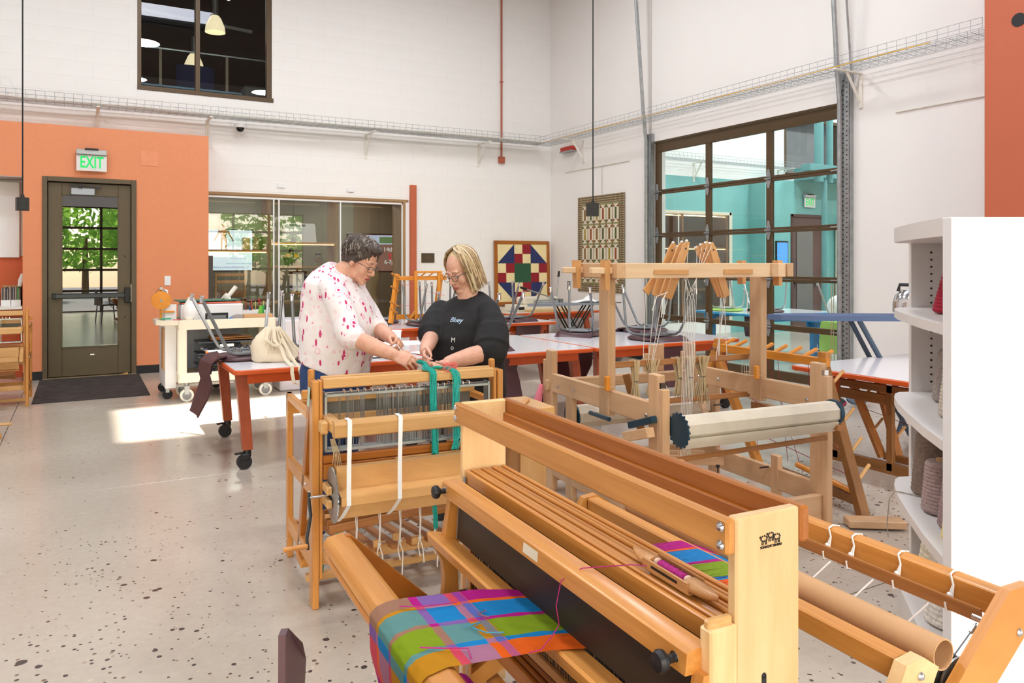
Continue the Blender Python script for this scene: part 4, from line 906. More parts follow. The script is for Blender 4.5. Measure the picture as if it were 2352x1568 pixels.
# ------------------------------------------------------------------ foreground loom with the plaid cloth (local: x depth, y width, z up)
def loomA():
    t = thing('floor_loom', 'honey maple floor loom nearest the camera with bright plaid cloth and black reed', 'loom', (1.024, .989, 0), math.radians(-3))
    W, Wd, Wl = M['maple'], M['mapled'], M['maple_lit']
    def P(name, mat, f): m = MB(); f(m); return m.build(name, mat, t)
    # castle
    P('castle_panel', Wl, lambda m: m.b6(0, .157, 0, .025, .04, .98, .004))
    P('castle_panel', Wl, lambda m: m.b6(0, .157, 1.258, 1.283, .04, .98, .004))
    P('castle_rail', W, lambda m: m.b6(-.022, 0, .0, 1.285, .915, .98, .006))
    rr = P('castle_rail', Wd, lambda m: (m.b6(.157, .18, -.004, 1.285, .912, .98, .006)))
    P('rail_ledge', Wd, lambda m: m.b6(.145, .1575, .025, 1.258, .905, .937, .003))
    for v in (.016, 1.268):
        for z in (.931, .964): P('bolt', M['chrome'], lambda m: m.lathe([(.0095, 0), (.0095, .002), (.006, .006), (0, .0075)], 14, (-.022, v, z), Matrix.Rotation(-PI/2, 3, 'Y')))
    # harness frames
    for k in range(8):
        u = .004+k*.0186
        P('shaft', W, lambda m: (m.b6(u, u+.0125, .035, 1.248, .718, .762+.003*((k*3) % 2), .003), m.b6(u+.0125, u+.0165, .035, 1.248, .722, .757, .001)))
        P('shaft_lower', W, lambda m: m.b6(u, u+.0145, .035, 1.248, .36, .385, .002))
    for v in (.036, 1.243): P('shaft_plate', M['steel'], lambda m: m.b6(-.0015, .001, v-.008, v+.009, .69, .742, .0005))
    def hed(m):
        random.seed(4)
        for k in range(8):
            u = .010+k*.0186
            for i in range(88):
                v = .05+1.18*(i+random.random()*.7)/88; m.b6(u-.0007, u+.0007, v-.0012, v+.0012, .39, .72, 0)
    stuff(P('heddles', plain('black_heddle', (26, 25, 27), .4, .3, var=.5, scale=200), hed))
    P('heddle_bar', M['darkmet'], lambda m: [m.b6(.006+k*.0186, .009+k*.0186, .04, 1.24, .700, .706, 0) for k in range(8)])
    P('guide_slat', W, lambda m: m.b6(-.002, .0, 1.225, 1.258, .04, .72, .002)); P('guide_slat', W, lambda m: m.b6(-.004, .0, 1.19, 1.215, .04, .70, .002)); P('guide_strip', M['steel'], lambda m: m.b6(-.003, -.001, 1.217, 1.224, .04, .72, 0))
    # beater: cap, reed, race and curved arms
    P('beater_cap', W, lambda m: m.prism([(-.098, .710), (-.094, .748), (-.088, .752), (-.045, .755), (-.040, .750), (-.046, .709)], (0, .022, 0), (1, 0, 0), (0, 0, 1), (0, 1.18, 0)))
    P('shuttle_race', W, lambda m: m.prism([(-.134, .582), (-.128, .588), (-.066, .575), (-.066, .536), (-.113, .540), (-.130, .555)], (0, .022, 0), (1, 0, 0), (0, 0, 1), (0, 1.213, 0)))
    def reed(m): m.prism([(-.066, .582), (-.060, .582), (-.052, .712), (-.058, .712)], (0, .05, 0), (1, 0, 0), (0, 0, 1), (0, 1.10, 0))
    P('reed', reedm, reed); P('reed_end', M['steel'], lambda m: m.prism([(-.0665, .582), (-.0595, .582), (-.0515, .712), (-.0585, .712)], (0, 1.150, 0), (1, 0, 0), (0, 0, 1), (0, .007, 0)))
    for v in (0, 1.172):
        P('beater_arm', W, lambda m: m.prism([(-.075, .715), (-.038, .715), (-.048, .60), (-.055, .50), (-.048, .36), (-.05, .08), (-.10, .08), (-.102, .38), (-.098, .46), (-.104, .51), (-.130, .555), (-.098, .582)], (0, v, 0), (1, 0, 0), (0, 0, 1), (0, .03, 0)))
    P('beater_arm', Wl, lambda m: m.b6(-.062, .0, -.004, .028, .30, .792, .004)); P('arm_peg', M['birch'], lambda m: m.b6(-.06, -.004, .004, .02, .788, .806, .004))
    for v in (.055, 1.175):
        P('beater_knob', M['black'], lambda m: m.lathe([(.006, 0), (.008, .004), (.008, .016), (.012, .02), (.0195, .026), (.021, .034), (.017, .042), (.0, .045)], 18, (-.094, v, .728), Matrix.Rotation(-PI/2, 3, 'Y')))
        P('washer', M['chrome'], lambda m: m.lathe([(.012, 0), (.012, .002), (0, .0025)], 16, (-.0945, v, .728), Matrix.Rotation(-PI/2, 3, 'Y')))
    P('paper_label', plain('label_paper', (226, 214, 190), .7), lambda m: m.prism([(-.0975, .718), (-.095, .742), (-.0955, .7423), (-.098, .718)], (0, .57, 0), (1, 0, 0), (0, 0, 1), (0, .075, 0)))
    P('screw', M['chrome'], lambda m: m.lathe([(.006, 0), (.004, .003), (0, .004)], 10, (-.06, 1.171, .685), Matrix.Rotation(PI/2, 3, 'X')))
    # breast beam and lower front beam
    P('breast_beam', W, lambda m: m.prism([(-.452, .575), (-.448, .592), (-.437, .604), (-.395, .612), (-.378, .606), (-.362, .585), (-.375, .556), (-.43, .552)], (0, .02, 0), (1, 0, 0), (0, 0, 1), (0, 1.26, 0)))
    P('knee_beam', W, lambda m: m.prism([(-.446, .545), (-.43, .552), (-.405, .545), (-.405, .505), (-.425, .502)], (0, .02, 0), (1, 0, 0), (0, 0, 1), (0, 1.26, 0)))
    for v in (.02, 1.245):
        P('side_leg', Wd, lambda m: m.prism([(-.40, .61), (-.375, .612), (.0, .26), (.42, -.0), (.34, 0), (-.06, .19), (-.40, .50)], (0, v, 0), (1, 0, 0), (0, 0, 1), (0, .024, 0)))
        P('side_leg', W, lambda m: m.prism([(.88, .70), (.80, .70), (.30, .26), (-.20, .0), (-.12, 0), (.36, .20), (.90, .62)], (0, v-.03, 0), (1, 0, 0), (0, 0, 1), (0, .024, 0)))
    P('link_strap', plain('brown_strap_metal', (120, 96, 76), .35, .6), lambda m: m.prism([(-.225, .362), (-.225, .385), (0, .385), (0, .362)], (0, 1.225, 0), (1, 0, 0), (0, 0, 1), (0, .006, 0)))
    P('strap_bolt', M['chrome'], lambda m: m.lathe([(.008, 0), (.006, .005), (0, .007)], 12, (-.212, 1.225, .374), Matrix.Rotation(PI/2, 3, 'X')))
    for u in (-.3, .1, .5): P('floor_rail', W, lambda m: m.b6(u-.02, u+.02, .03, 1.25, .02, .075))
    # treadles and lamms under the cloth
    for k in range(8): P('treadle', Wd, lambda m: m.beam((-.34+.0, .36+.06*k, .09), (.35, .42+.055*k, .20), .03, .022))
    for k in range(6): P('lamm', Wd, lambda m: m.b6(.01+k*.022, .024+k*.022, .10, 1.2, .245, .29, .002))
    P('brake_wire', M['darkmet'], lambda m: m.tube([(-.1, .20, .34), (-.12, .32, .33), (-.15, .40, .32)], .004, 6))
    # back of the loom
    P('back_beam', W, lambda m: m.prism([(.858, .60), (.858, .655), (.866, .66), (.90, .66), (.906, .655), (.906, .60)], (0, .0, 0), (1, 0, 0), (0, 0, 1), (0, 1.28, 0)))
    P('cross_beam', W, lambda m: m.b6(.472, .518, .03, 1.25, .552, .606, .005))
    for v in (.0, 1.252): P('beam_block', Wl if v < 1 else W, lambda m: m.prism([(.40, .50), (.462, .606), (.515, .612), (.565, .58), (.50, .47)], (0, v, 0), (1, 0, 0), (0, 0, 1), (0, .03, 0)))
    P('bolt', M['chrome'], lambda m: m.lathe([(.0095, 0), (.0095, .002), (.006, .006), (0, .0075)], 14, (.505, .0, .575), Matrix.Rotation(PI/2, 3, 'X')))
    P('warp_beam', W, lambda m: m.loft([[Vector((.67+.042*math.cos(a), v, .505+.042*math.sin(a))) for a in [PI/8+PI/4*k for k in range(8)]] for v in (.06, 1.25)]))
    P('brake_drum', M['steel'], lambda m: [m.cyl((.67, .03, .505), (.67, .058, .505), .05, n=24), m.cyl((.67, .026, .505), (.67, .031, .505), .058, n=24), m.cyl((.67, .058, .505), (.67, .062, .505), .058, n=24)])
    P('brake_cable', M['darkmet'], lambda m: [m.tube([(.67+.052*math.cos(a), .034+.0045*k, .505+.052*math.sin(a)) for a in [2*PI*i/24 for i in range(24)]], .0018, 5, True) for k in range(5)])
    P('brake_cable', M['darkmet'], lambda m: m.tube([(.67, .04, .557), (.75, .045, .600), (.765, .045, .612)], .0016, 5)); P('cable_clamp', M['steel'], lambda m: m.beam((.742, .045, .594), (.762, .045, .608), .008, .008)); P('anchor_bolt', M['chrome'], lambda m: (m.cyl((.775, .02, .62), (.775, .06, .62), .006), m.box((.775, .03, .62), (.016, .012, .022))))
    P('bolt', M['chrome'], lambda m: m.lathe([(.0095, 0), (.0095, .002), (.006, .006), (0, .0075)], 14, (.833, -.01, .60), Matrix.Rotation(PI/2, 3, 'X')))
    P('lease_stick', M['oak'], lambda m: m.prism([(-.004, -.016), (.004, -.016), (.006, 0), (.004, .016), (-.004, .016), (-.006, 0)], (.83, .075, .602), (1, 0, 0), (0, 0, 1), (0, 1.1, .0)))
    for v in (.155, .30, .445, .525, .8, 1.0):
        P('beam_tie', M['cord'], lambda m: [m.tube([(.83+.006, v+.012*q, .58), (.845, v+.008*q, .615), (.855, v+.004, .64), (.853, v+.01, .664), (.88, v+.02, .664), (.91, v+.022, .658), (.912, v+.02, .59), (.84, v+.004, .60), (.822, v+.004, .602), (.824, v+.002, .583), (.836, v, .582)], .0028, 5) for q in (0, 1)])
        P('tie_knot', M['cord'], lambda m: m.ell((.842, v+.006, .617), (.006, .007, .006), n=8, m=6))
    for v in (.125, .26, .41, .9, 1.08, .65):
        P('warp_beam_tie', M['cord'], lambda m: [m.tube([(.67+.0445*math.cos(a), v+q*.007+.004*math.sin(a), .505+.0445*math.sin(a)) for a in [2*PI*i/16 for i in range(16)]], .0026, 5, True) for q in (0, 1, 2)])
    for v in (.2, .36, .5): P('apron_cord', M['cord'], lambda m: m.tube([(.82, v, .585), (.76, v+.05, .50), (.70, v+.07, .46)], .0024, 5))
    # slotted pawl hole and stamp on the near panel
    P('slot', M['black'], lambda m: (m.cyl((.066, -.001, .683), (.066, .002, .683), .0055, n=14), m.b6(.0605, .0715, -.001, .002, .64, .683, 0)))
    ink = plain('black_stamp_ink', (40, 34, 30), .8)
    random.seed(9)
    st = MB()
    def blob(x, z, r): st.cyl((x, -.0012, z), (x, .0005, z), r, n=8)
    for sx, sz, sc_ in ((.066, .934, 1), (.083, .938, .9), (.098, .933, 1)):
        for i in range(9): a = 2*PI*i/9; blob(sx+.0075*sc_*math.cos(a), sz+.0048*sc_*math.sin(a), .0016)
        for dx in (-.005, -.002, .003, .006): st.b6(sx+dx-.0006, sx+dx+.0006, -.0012, .0005, sz-.0115, sz-.004, 0)
        blob(sx-.0085, sz+.003, .0022); st.b6(sx-.0105, sx-.0078, -.0012, .0005, sz+.001, sz+.0045, 0)
    st.build('sheep_stamp', ink, t); text('lettering', 'NORDIC SHEEP', .0062, ink, (.083, -.0012, .918), (PI/2, 0, 0), t) if False else text('lettering', 'SCHACHT SPINDLE', .0062, ink, (.083, -.0012, .918), (PI/2, 0, 0), t)
    # cloth on the loom, warp behind the castle
    def cl(u, v):
        pts = [(-.064, .582), (-.132, .592), (-.21, .600), (-.362, .612), (-.395, .615), (-.440, .607), (-.456, .592), (-.458, .568), (-.455, .5), (-.435, .42), (-.37, .34), (-.28, .30)]
        f = u*(len(pts)-1); i = min(int(f), len(pts)-2); f -= i; x = pts[i][0]*(1-f)+pts[i+1][0]*f; z = pts[i][1]*(1-f)+pts[i+1][1]*f
        w0, w1 = (.398, .735) if i == 0 else (.405, .755)
        w0 = .398+.007*min(1, u*8); w1 = .735+.02*min(1, u*8)
        return Vector((x, w0+(w1-w0)*v, z+.0012*math.sin(v*40)*math.sin(u*50)))
    P('woven_cloth', clothm, lambda m: m.grid(cl, 60, 40))
    P('cloth_roll', clothm, lambda m: m.loft([[Vector((-.235+.05*math.cos(a), v, .345+.05*math.sin(a))) for a in [2*PI*k/20 for k in range(20)]] for v in (.405, .755)]))
    P('cloth_beam', Wd, lambda m: m.cyl((-.235, .03, .345), (-.235, 1.25, .345), .03, n=8))
    # loose yarn tails on the cloth
    for c, pp in ((M['magy'], [(-.40, .70, .617), (-.36, .68, .616), (-.30, .675, .612), (-.26, .68, .607)]), (M['bluey'], [(-.22, .50, .603), (-.26, .51, .607), (-.28, .54, .609), (-.25, .56, .607), (-.3, .55, .611)]), (M['mauve'], [(-.21, .62, .602), (-.24, .60, .606), (-.22, .58, .604)]), (M['magy'], [(-.42, .50, .614), (-.38, .47, .617), (-.33, .45, .615), (-.34, .41, .614)])):
        P('yarn_tail', c, lambda m: m.tube([Vector(p)+Vector((0, 0, .004)) for p in pp], .0017, 5))
    m = MB()
    random.seed(8)
    for mi, (a, b) in enumerate(WARP):
        m.mi = WCOL[mi]; n_ = int((b-a)*150)
        for i in range(n_):
            v = a+(b-a)*(i+.5)/n_; y0 = .40+.335*v; m.tube([(.16, y0, .64+random.uniform(-.006, .006)), (.49, .40+.36*v, .612), (.655, .40+.36*v, .545)], .0013, 4)
    w_ = m.build('warp', [M['wor'], M['wbl'], M['wgr'], M['wma']], t); stuff(w_)
    m = MB()
    for mi, (a, b) in enumerate(WARP):
        m.mi = WCOL[mi]; n_ = int((b-a)*110)
        for i in range(n_): v = a+(b-a)*(i+.5)/n_; y0 = .40+.335*v; m.tube([(-.055, y0, .60), (.0, y0, .625), (.17, y0, .64)], .0013, 4)
    stuff(m.build('warp_in_heddles', [M['wor'], M['wbl'], M['wgr'], M['wma']], t))
    return t
# plaid of the cloth: warp stripes run front to back, weft bands cross them
WARP = [(0, .21), (.21, .265), (.265, .52), (.52, .57), (.57, .80), (.80, .84), (.84, 1.0)]
WCOL = [0, 1, 2, 3, 1, 0, 3]
PC = dict(o=(214, 88, 8), b=(10, 116, 176), g=(118, 142, 16), m=(164, 8, 116), p=(116, 74, 160))
for k_, nm in (('o', 'wor'), ('b', 'wbl'), ('g', 'wgr'), ('m', 'wma')): M[nm] = plain('warp_yarn_'+nm, PC[k_], .75, var=.12, scale=90)
M['magy'] = plain('magenta_yarn', (170, 36, 110), .8); M['bluey'] = plain('blue_yarn', (70, 140, 170), .8); M['mauve'] = plain('mauve_yarn', (130, 90, 110), .8)
def cloth_mat():
    n = N('plaid_wool'); g = n.n('ShaderNodeSeparateXYZ'); n.l(n.co('Object'), g.inputs[0])
    v = n.math('DIVIDE', n.math('SUBTRACT', g.outputs[1], .402), .35)
    ws = [(0, 'o'), (.21, 'b'), (.265, 'g'), (.52, 'm'), (.57, 'b'), (.80, 'o'), (.84, 'm')]
    wa = n.ramp(v, [(p, srgb(*PC[c])) for p, c in ws], 'CONSTANT')
    # distance along the cloth: depth on top, height on the hanging front
    u = n.math('ADD', n.math('MULTIPLY', g.outputs[0], -1.0), n.math('MULTIPLY', n.math('MAXIMUM', n.math('SUBTRACT', .600, g.outputs[2]), 0), n.math('LESS_THAN', g.outputs[0], -.40)))
    f = n.math('DIVIDE', n.math('SUBTRACT', u, .06), .62)
    we = [(0, 'o'), (.262, 'm'), (.295, 'o'), (.335, 'b'), (.455, 'm'), (.49, 'g'), (.70, 'b'), (.735, 'm'), (.86, 'o'), (.9, 'b')]
    we = [(.0, 'o'), (.262, 'p'), (.298, 'o'), (.335, 'b'), (.45, 'm'), (.487, 'g'), (.68, 'b'), (.73, 'o'), (.86, 'm'), (.9, 'b')]
    wf = n.ramp(f, [(p, srgb(*PC[c])) for p, c in we], 'CONSTANT')
    bare = n.math('LESS_THAN', u, .222)
    tw = n.n('ShaderNodeTexWave'); tw.inputs['Scale'].default_value = 260; tw.inputs['Distortion'].default_value = 1.5; tw.bands_direction = 'DIAGONAL'; n.l(n.co('Object'), tw.inputs['Vector'])
    k = n.math('ADD', .30, n.math('MULTIPLY', tw.outputs['Fac'], .42))
    mixw = n.mix(k, wa, wf)
    ln = n.n('ShaderNodeTexWave'); ln.inputs['Scale'].default_value = 150; ln.inputs['Distortion'].default_value = 2; ln.bands_direction = 'Y'; n.l(n.co('Object'), ln.inputs['Vector'])
    wl_ = n.mix(n.math('MULTIPLY', ln.outputs['Fac'], .22), wa, (.05, .03, .03, 1), 'MULTIPLY')
    c = n.mix(bare, mixw, wl_)
    n.bump(tw.outputs['Fac'], .25, .001)
    return n.set(c, .85, 0, .2)
clothm = cloth_mat()
def reed_mat():
    n = N('black_reed'); w_ = n.n('ShaderNodeTexWave'); w_.bands_direction = 'Y'; w_.inputs['Scale'].default_value = 150; n.l(n.co('Object'), w_.inputs['Vector'])
    return n.set(n.ramp(w_.outputs['Fac'], [(.2, srgb(22, 18, 16)), (.8, srgb(66, 54, 46))]), .45, .2)
reedm = reed_mat()
LA = loomA()
def LAw(p): c_, s_ = math.cos(math.radians(-3)), math.sin(math.radians(-3)); return (1.024+p[0]*c_-p[1]*s_, .989+p[0]*s_+p[1]*c_, p[2])
# boat shuttle on the shafts
def shuttle():
    a = LAw((.055, .385, .785)); b = LAw((.048, .105, .785)); d = Vector(b)-Vector(a)
    t = thing('boat_shuttle', 'tan wooden boat shuttle with magenta bobbin lying on the shafts of the near loom', 'shuttle', (Vector(a)+Vector(b))/2, math.atan2(d.y, d.x)); L = .29
    rings = []; n_ = 20
    for i in range(n_+1):
        f = i/n_; x = (f-.5)*L; k = abs(2*f-1); w = .0225*(1-k**3.2)**.8+.0012; up = .010*(k**3); h0 = -.016+.008*k**4+up*.4; h1 = .0145-.013*k**2.5*(1 if k > .3 else .6)+up*.6
        rings.append([Vector((x, w*math.cos(q), (h0+h1)/2+(h1-h0)/2*math.sin(q))) for q in [2*PI*j/14+.2 for j in range(14)]])
    # open well between |x| < .07
    L1 = [r for r in rings if r[0].x < -.064]; L2 = [r for r in rings if r[0].x > .064]
    sm = M['shut']
    MB().loft(L1+[[v+Vector((.012, 0, 0)) for v in L1[-1]]]).build('shuttle_end', sm, t); MB().loft([[v-Vector((.012, 0, 0)) for v in L2[0]]]+L2).build('shuttle_end', sm, t)
    m = MB()
    for s in (-1, 1): m.b6(-.078, .078, s*.0205-.0025, s*.0205+.0025, -.013, .012 if s > 0 else .011, .002)
    m.b6(-.078, .078, -.020, .020, -.0155, -.011, .002); m.build('well_wall', sm, t)
    MB().b6(-.045, .045, -.0236, -.0228, -.003, .003, 0).build('thread_slot', M['black'], t)
    MB().cyl((-.07, 0, .002), (.07, 0, .002), .003).build('spindle', M['steel'], t)
    pr_ = [(.006, -.046)]+[(.0085+.0035*math.sin(i*.9)**2, -.044+i*.0044) for i in range(20)]+[(.006, .044)]
    bb = MB().lathe(pr_, 14, (0, 0, .002), Matrix.Rotation(PI/2, 3, 'Y')).build('bobbin_yarn', plain('magenta_bobbin', (170, 16, 122), .7, var=.25, scale=300), t)
    for s in (-1, 1): MB().ell((s*.052, 0, .003), (.008, .0105, .0105)).build('bobbin_head', plain('pale_bobbin', (222, 190, 166), .4), t)
    return t
M['shut'] = wood('shuttle_wood', (182, 128, 76), (204, 150, 96), .35)
shuttle()
tag(MB().tube([LAw(p) for p in ((.035, .30, .782), (.012, .34, .775), (-.03, .37, .768), (-.07, .41, .757), (-.101, .45, .72), (-.108, .46, .66), (-.10, .46, .615), (-.13, .44, .605), (-.18, .40, .604), (-.21, .398, .606))], .0013, 5).build('magenta_thread', M['magy']), 'thin magenta thread trailing from the boat shuttle down over the reed to the plaid', 'thread')
t = thing('cardboard_tube', 'brown kraft cardboard tube lying along the back of the near loom', 'tube', LAw((.61, .02, .586)), math.radians(-3))
m = MB(); n_ = 28
m.loft([[Vector((.034*math.cos(2*PI*k/n_), y, .034*math.sin(2*PI*k/n_))) for k in range(n_)] for y in (0, 1.15)], False); m.loft([[Vector((.031*math.cos(2*PI*k/n_), y, .031*math.sin(2*PI*k/n_))) for k in range(n_)] for y in (1.15, 0)], False); m.loft([[Vector((r*math.cos(2*PI*k/n_), 0, r*math.sin(2*PI*k/n_))) for k in range(n_)] for r in (.031, .034)], False)
m.build('tube', M['kraft'], t)
# ------------------------------------------------------------------ the loom at which the two women stand (local: x width, y depth away from the camera)
def loomB(label, loc, rz, W=.87, extras=True, name='floor_loom'):
    t = thing(name, label, 'loom', loc, rz); wd, wl = M['maple'], M['birch']
    def P(name, mat, f): m = MB(); f(m); return m.build(name, mat, t)
    for x in (0, W-.028):
        P('front_post', wd, lambda m: m.b6(x, x+.028, 0, .075, 0, .945, .004))
        P('back_post', wd, lambda m: m.b6(x, x+.028, .625, .675, 0, .80, .004))
        P('side_arm', wd, lambda m: m.b6(x, x+.028, .14, .675, .765, .80, .004))
        P('side_rail', wd, lambda m: m.beam((x+.014, .05, .485), (x+.014, .65, .465), .024, .062))
        P('side_rail', wd, lambda m: m.beam((x+.014, .05, .185), (x+.014, .65, .165), .024, .07))
        P('brace', M['mapled'], lambda m: m.beam((x+.014, .10, .86), (x+.014, .36, .12), .024, .05))
        P('foot_block', wd, lambda m: m.b6(x-.004, x+.034, .25, .38, .085, .12))
        for y, z in ((.16, .48), (.07, .47), (.66, .79), (.66, .08), (.3, .18)): P('bolt', M['chrome'], lambda m: m.lathe([(.007, 0), (.005, .004), (0, .005)], 10, (x if x == 0 else x+.028, y, z), Matrix.Rotation(-PI/2 if x == 0 else PI/2, 3, 'Y')))
        P('inner_post', wd, lambda m: m.b6(x+.029 if x == 0 else x-.016, x+.044 if x == 0 else x-.001, .01, .07, .12, .945, .003))
        P('top_peg', wd, lambda m: (m.b6(x, x+.026, .085, .115, .90, .985, .006), m.b6(x-.03 if x == 0 else x+.028, x if x == 0 else x+.058, .07, .10, .86, .90, .005)))
    P('castle_beam', wl, lambda m: m.b6(.045, W-.045, -.0, .024, .912, .955, .004)); P('castle_beam', wl, lambda m: m.b6(.045, W-.045, .05, .074, .918, .958, .004)); P('castle_beam', wl, lambda m: m.b6(.045, W-.045, .027, .047, .915, .953, .003))
    # four metal heddle frames
    for k in range(4):
        y = .026+k*.016
        P('heddle_frame', M['steel'], lambda m: (m.b6(.055, W-.055, y, y+.004, .872, .884, .001), m.b6(.055, W-.055, y, y+.004, .640, .652, .001), m.b6(.055, .066, y, y+.005, .640, .89, .001), m.b6(W-.066, W-.055, y, y+.005, .640, .89, .001)))
    def hd(m):
        random.seed(6)
        for k in range(4):
            y = .028+k*.016
            for i in range(60):
                f = random.random(); x = (.12+.12*f if i < 8 else .28+.36*f)*(W/.87); m.b6(x-.0009, x+.0009, y-.0006, y+.0006, .645, .875, 0)
    stuff(P('heddles', plain('steel_heddle', (150, 152, 154), .3, .8), hd))
    stuff(P('heddle_hook', M['chrome'], lambda m: [m.box((.14+i*.03, .04, .892), (.006, .03, .014), None, .001) for i in range(20)]))
    # apron beam on two arms in front
    for x in (.045, W-.09):
        P('beam_arm', wl, lambda m: (m.b6(x, x+.045, -.15, .06, .755, .80, .005), m.b6(x-.03, x, -.10, -.04, .745, .795, .005)))
    P('apron_beam', wl, lambda m: m.prism([(-.19, .748), (-.19, .795), (-.182, .806), (-.168, .81), (-.145, .81), (-.135, .80), (-.135, .75), (-.145, .742), (-.18, .742)], (.05, 0, 0), (0, 1, 0), (0, 0, 1), (W-.10, 0, 0)))
    # beater seen through the heddles, back shelf
    P('beater_rail', wl, lambda m: m.b6(.06, W-.06, .20, .23, .82, .86)); P('beater_rail', wl, lambda m: m.b6(.05, W-.05, .20, .235, .72, .765)); P('reed', plain('grey_reed', (120, 116, 108), .5, .4), lambda m: m.b6(.08, W-.08, .212, .218, .765, .825, 0))
    P('back_beam', wd, lambda m: m.b6(0, W, .62, .67, .70, .76))
    # castle floor panels, cloth beam with ratchet
    P('lamm_panel', M['mapled'], lambda m: m.b6(.045, W-.045, .0, .03, .60, .632)); P('lamm_panel', M['mapled'], lambda m: m.b6(.045, W-.045, -.006, .02, .535, .598)); P('front_strip', wl, lambda m: m.b6(.35, W-.10, -.014, -.004, .568, .598))
    P('cloth_beam', wl, lambda m: m.prism([(-.07, .45), (-.07, .606), (-.105, .604), (-.105, .52), (-.20, .508), (-.20, .476), (-.11, .468), (-.09, .392), (-.07, .392)], (.075, 0, 0), (0, 1, 0), (0, 0, 1), (W-.15, 0, 0)))
    def rat(m):
        q = 36; pts = []
        for i in range(q): a = 2*PI*i/q; pts += [(.112*math.cos(a), .112*math.sin(a)), (.100*math.cos(a+.05), .100*math.sin(a+.05))]
        m.prism(pts, (.060, -.09, .495), (0, 1, 0), (0, 0, 1), (.005, 0, 0))
    P('ratchet', M['steel'], rat)
    P('bearing_block', wl, lambda m: (m.b6(.034, .058, -.115, -.02, .50, .535, .008), m.b6(.034, .058, -.115, -.02, .445, .48, .008)))
    P('bearing_block', wl, lambda m: m.prism([(-.17, .47), (-.06, .43), (.0, .43), (0, .60), (-.05, .60)], (W-.07, 0, 0), (0, 1, 0), (0, 0, 1), (.03, 0, 0)))
    P('crank_axle', M['chrome'], lambda m: m.cyl((-.03, -.07, .49), (.06, -.07, .49), .006))
    P('crank', M['darkmet'], lambda m: m.tube([(-.028, -.07, .51), (-.027, -.07, .47), (-.022, -.075, .42), (-.030, -.075, .37), (-.038, -.078, .33), (-.034, -.08, .285)], .007, 6)); P('crank_handle', wd, lambda m: m.cyl((-.13, -.08, .298), (-.036, -.08, .300), .011, n=12))
    for f in ((.115, .355, .80) if extras else ()):
        x = f*W+.0
        P('apron_strap', M['cord'], lambda m: m.grid(lambda u, v: (lambda p: Vector((x+.018*v+p[2], p[0], p[1])))([(-.13, .812, 0), (-.185, .8125, 0), (-.193, .80, 0), (-.194, .62, -.004), (-.2, .51, -.006), (-.203, .478, -.006), (-.15, .42, -.02), (-.11, .39, -.03)][min(int(u*7+.5), 7)]), 7, 1))
    # lamms, tie-up cords and treadles
    for k in range(4): P('lamm', M['oak'], lambda m: m.beam((.08, .06+k*.04, .30+.012*k), (W-.12, .10+k*.045, .33-.02*k), .014, .035))
    P('dowel', wl, lambda m: m.cyl((.06, .05, .365), (W-.08, .05, .365), .009)); P('dowel_band', M['black'], lambda m: m.cyl((.36, .05, .365), (.39, .05, .365), .0105))
    for k in range(6): P('treadle', M['oak'], lambda m: m.beam((.18+.085*k, -.02, .215), (.18+.085*k, .6, .13), .035, .022)); P('treadle_head', wl, lambda m: m.box((.18+.085*k, -.028, .23+.016*(k % 3)), (.034, .016, .032), None, .004))
    P('treadle_bar', wl, lambda m: m.b6(.02, W-.02, .05, .09, .16, .21)); P('stretcher', wl, lambda m: m.b6(.02, W-.02, .24, .28, .02, .05)); P('stretcher', wd, lambda m: m.b6(.02, W-.02, .63, .66, .1, .17))
    if extras:
        for k, x in enumerate((.17, .27, .36, .45, .52)):
            P('tie_cord', M['cord'], lambda m: (m.tube([(x, -.03, .39), (x+.004, -.036, .32), (x, -.038, .25)], .002, 5), m.tube([(x+.008, -.03, .39), (x+.008, -.036, .32), (x+.004, -.038, .25)], .002, 5), m.tube([(x, -.038, .245), (x+.012, -.05, .20), (x+.006+.01*(k % 2), -.055, .14-.03*(k % 3))], .0028, 5), m.tube([(x, -.038, .245), (x-.01, -.05, .215), (x-.002, -.055, .17)], .0028, 5), m.ell((x+.002, -.04, .246), (.008, .008, .007), n=8, m=6)))
        P('yarn_knot', M['twine'], lambda m: [m.tube([(.075+.004*i, .01, .70), (.085+.006*i, -.01, .64), (.08+.01*i, -.012, .60-.01*i)], .0016, 4) for i in range(5)])
        P('note', plain('green_note', (196, 214, 196), .8), lambda m: m.grid(lambda u, v: Vector((-.003-.01*v, .035+.05*u-.025*v, .915-.075*v)), 4, 4))
    return t
LB = loomB('honey maple loom with metal heddles at which the two women stand', (.836, 3.145, 0), math.radians(-4))
loomB('small honey maple loom at the left edge in front of the orange niche', (-1.32, 9.0, 0), 0, .87, False)
t = thing('loom_crank', 'wooden crank handle and post of a loom cut by the left edge', 'loom', (-.62, 7.45, 0), 0)
MB().b6(-.50, -.44, 0, .05, 0, .62).build('post', M['maple'], t); MB().b6(-.5, .06, .0, .03, .0, .04).build('foot', M['maple'], t); MB().cyl((-.02, -.06, .135), (.135, -.07, .128), .013, n=12).build('handle', M['birch'], t); MB().tube([(-.02, -.06, .2), (-.02, -.06, .12)], .008, 6).build('crank', M['darkmet'], t); MB().b6(-.44, .0, .0, .03, .30, .36).build('rail', M['maple'], t); MB().b6(-.02, .03, .0, .05, 0, .25).build('post', M['maple'], t)
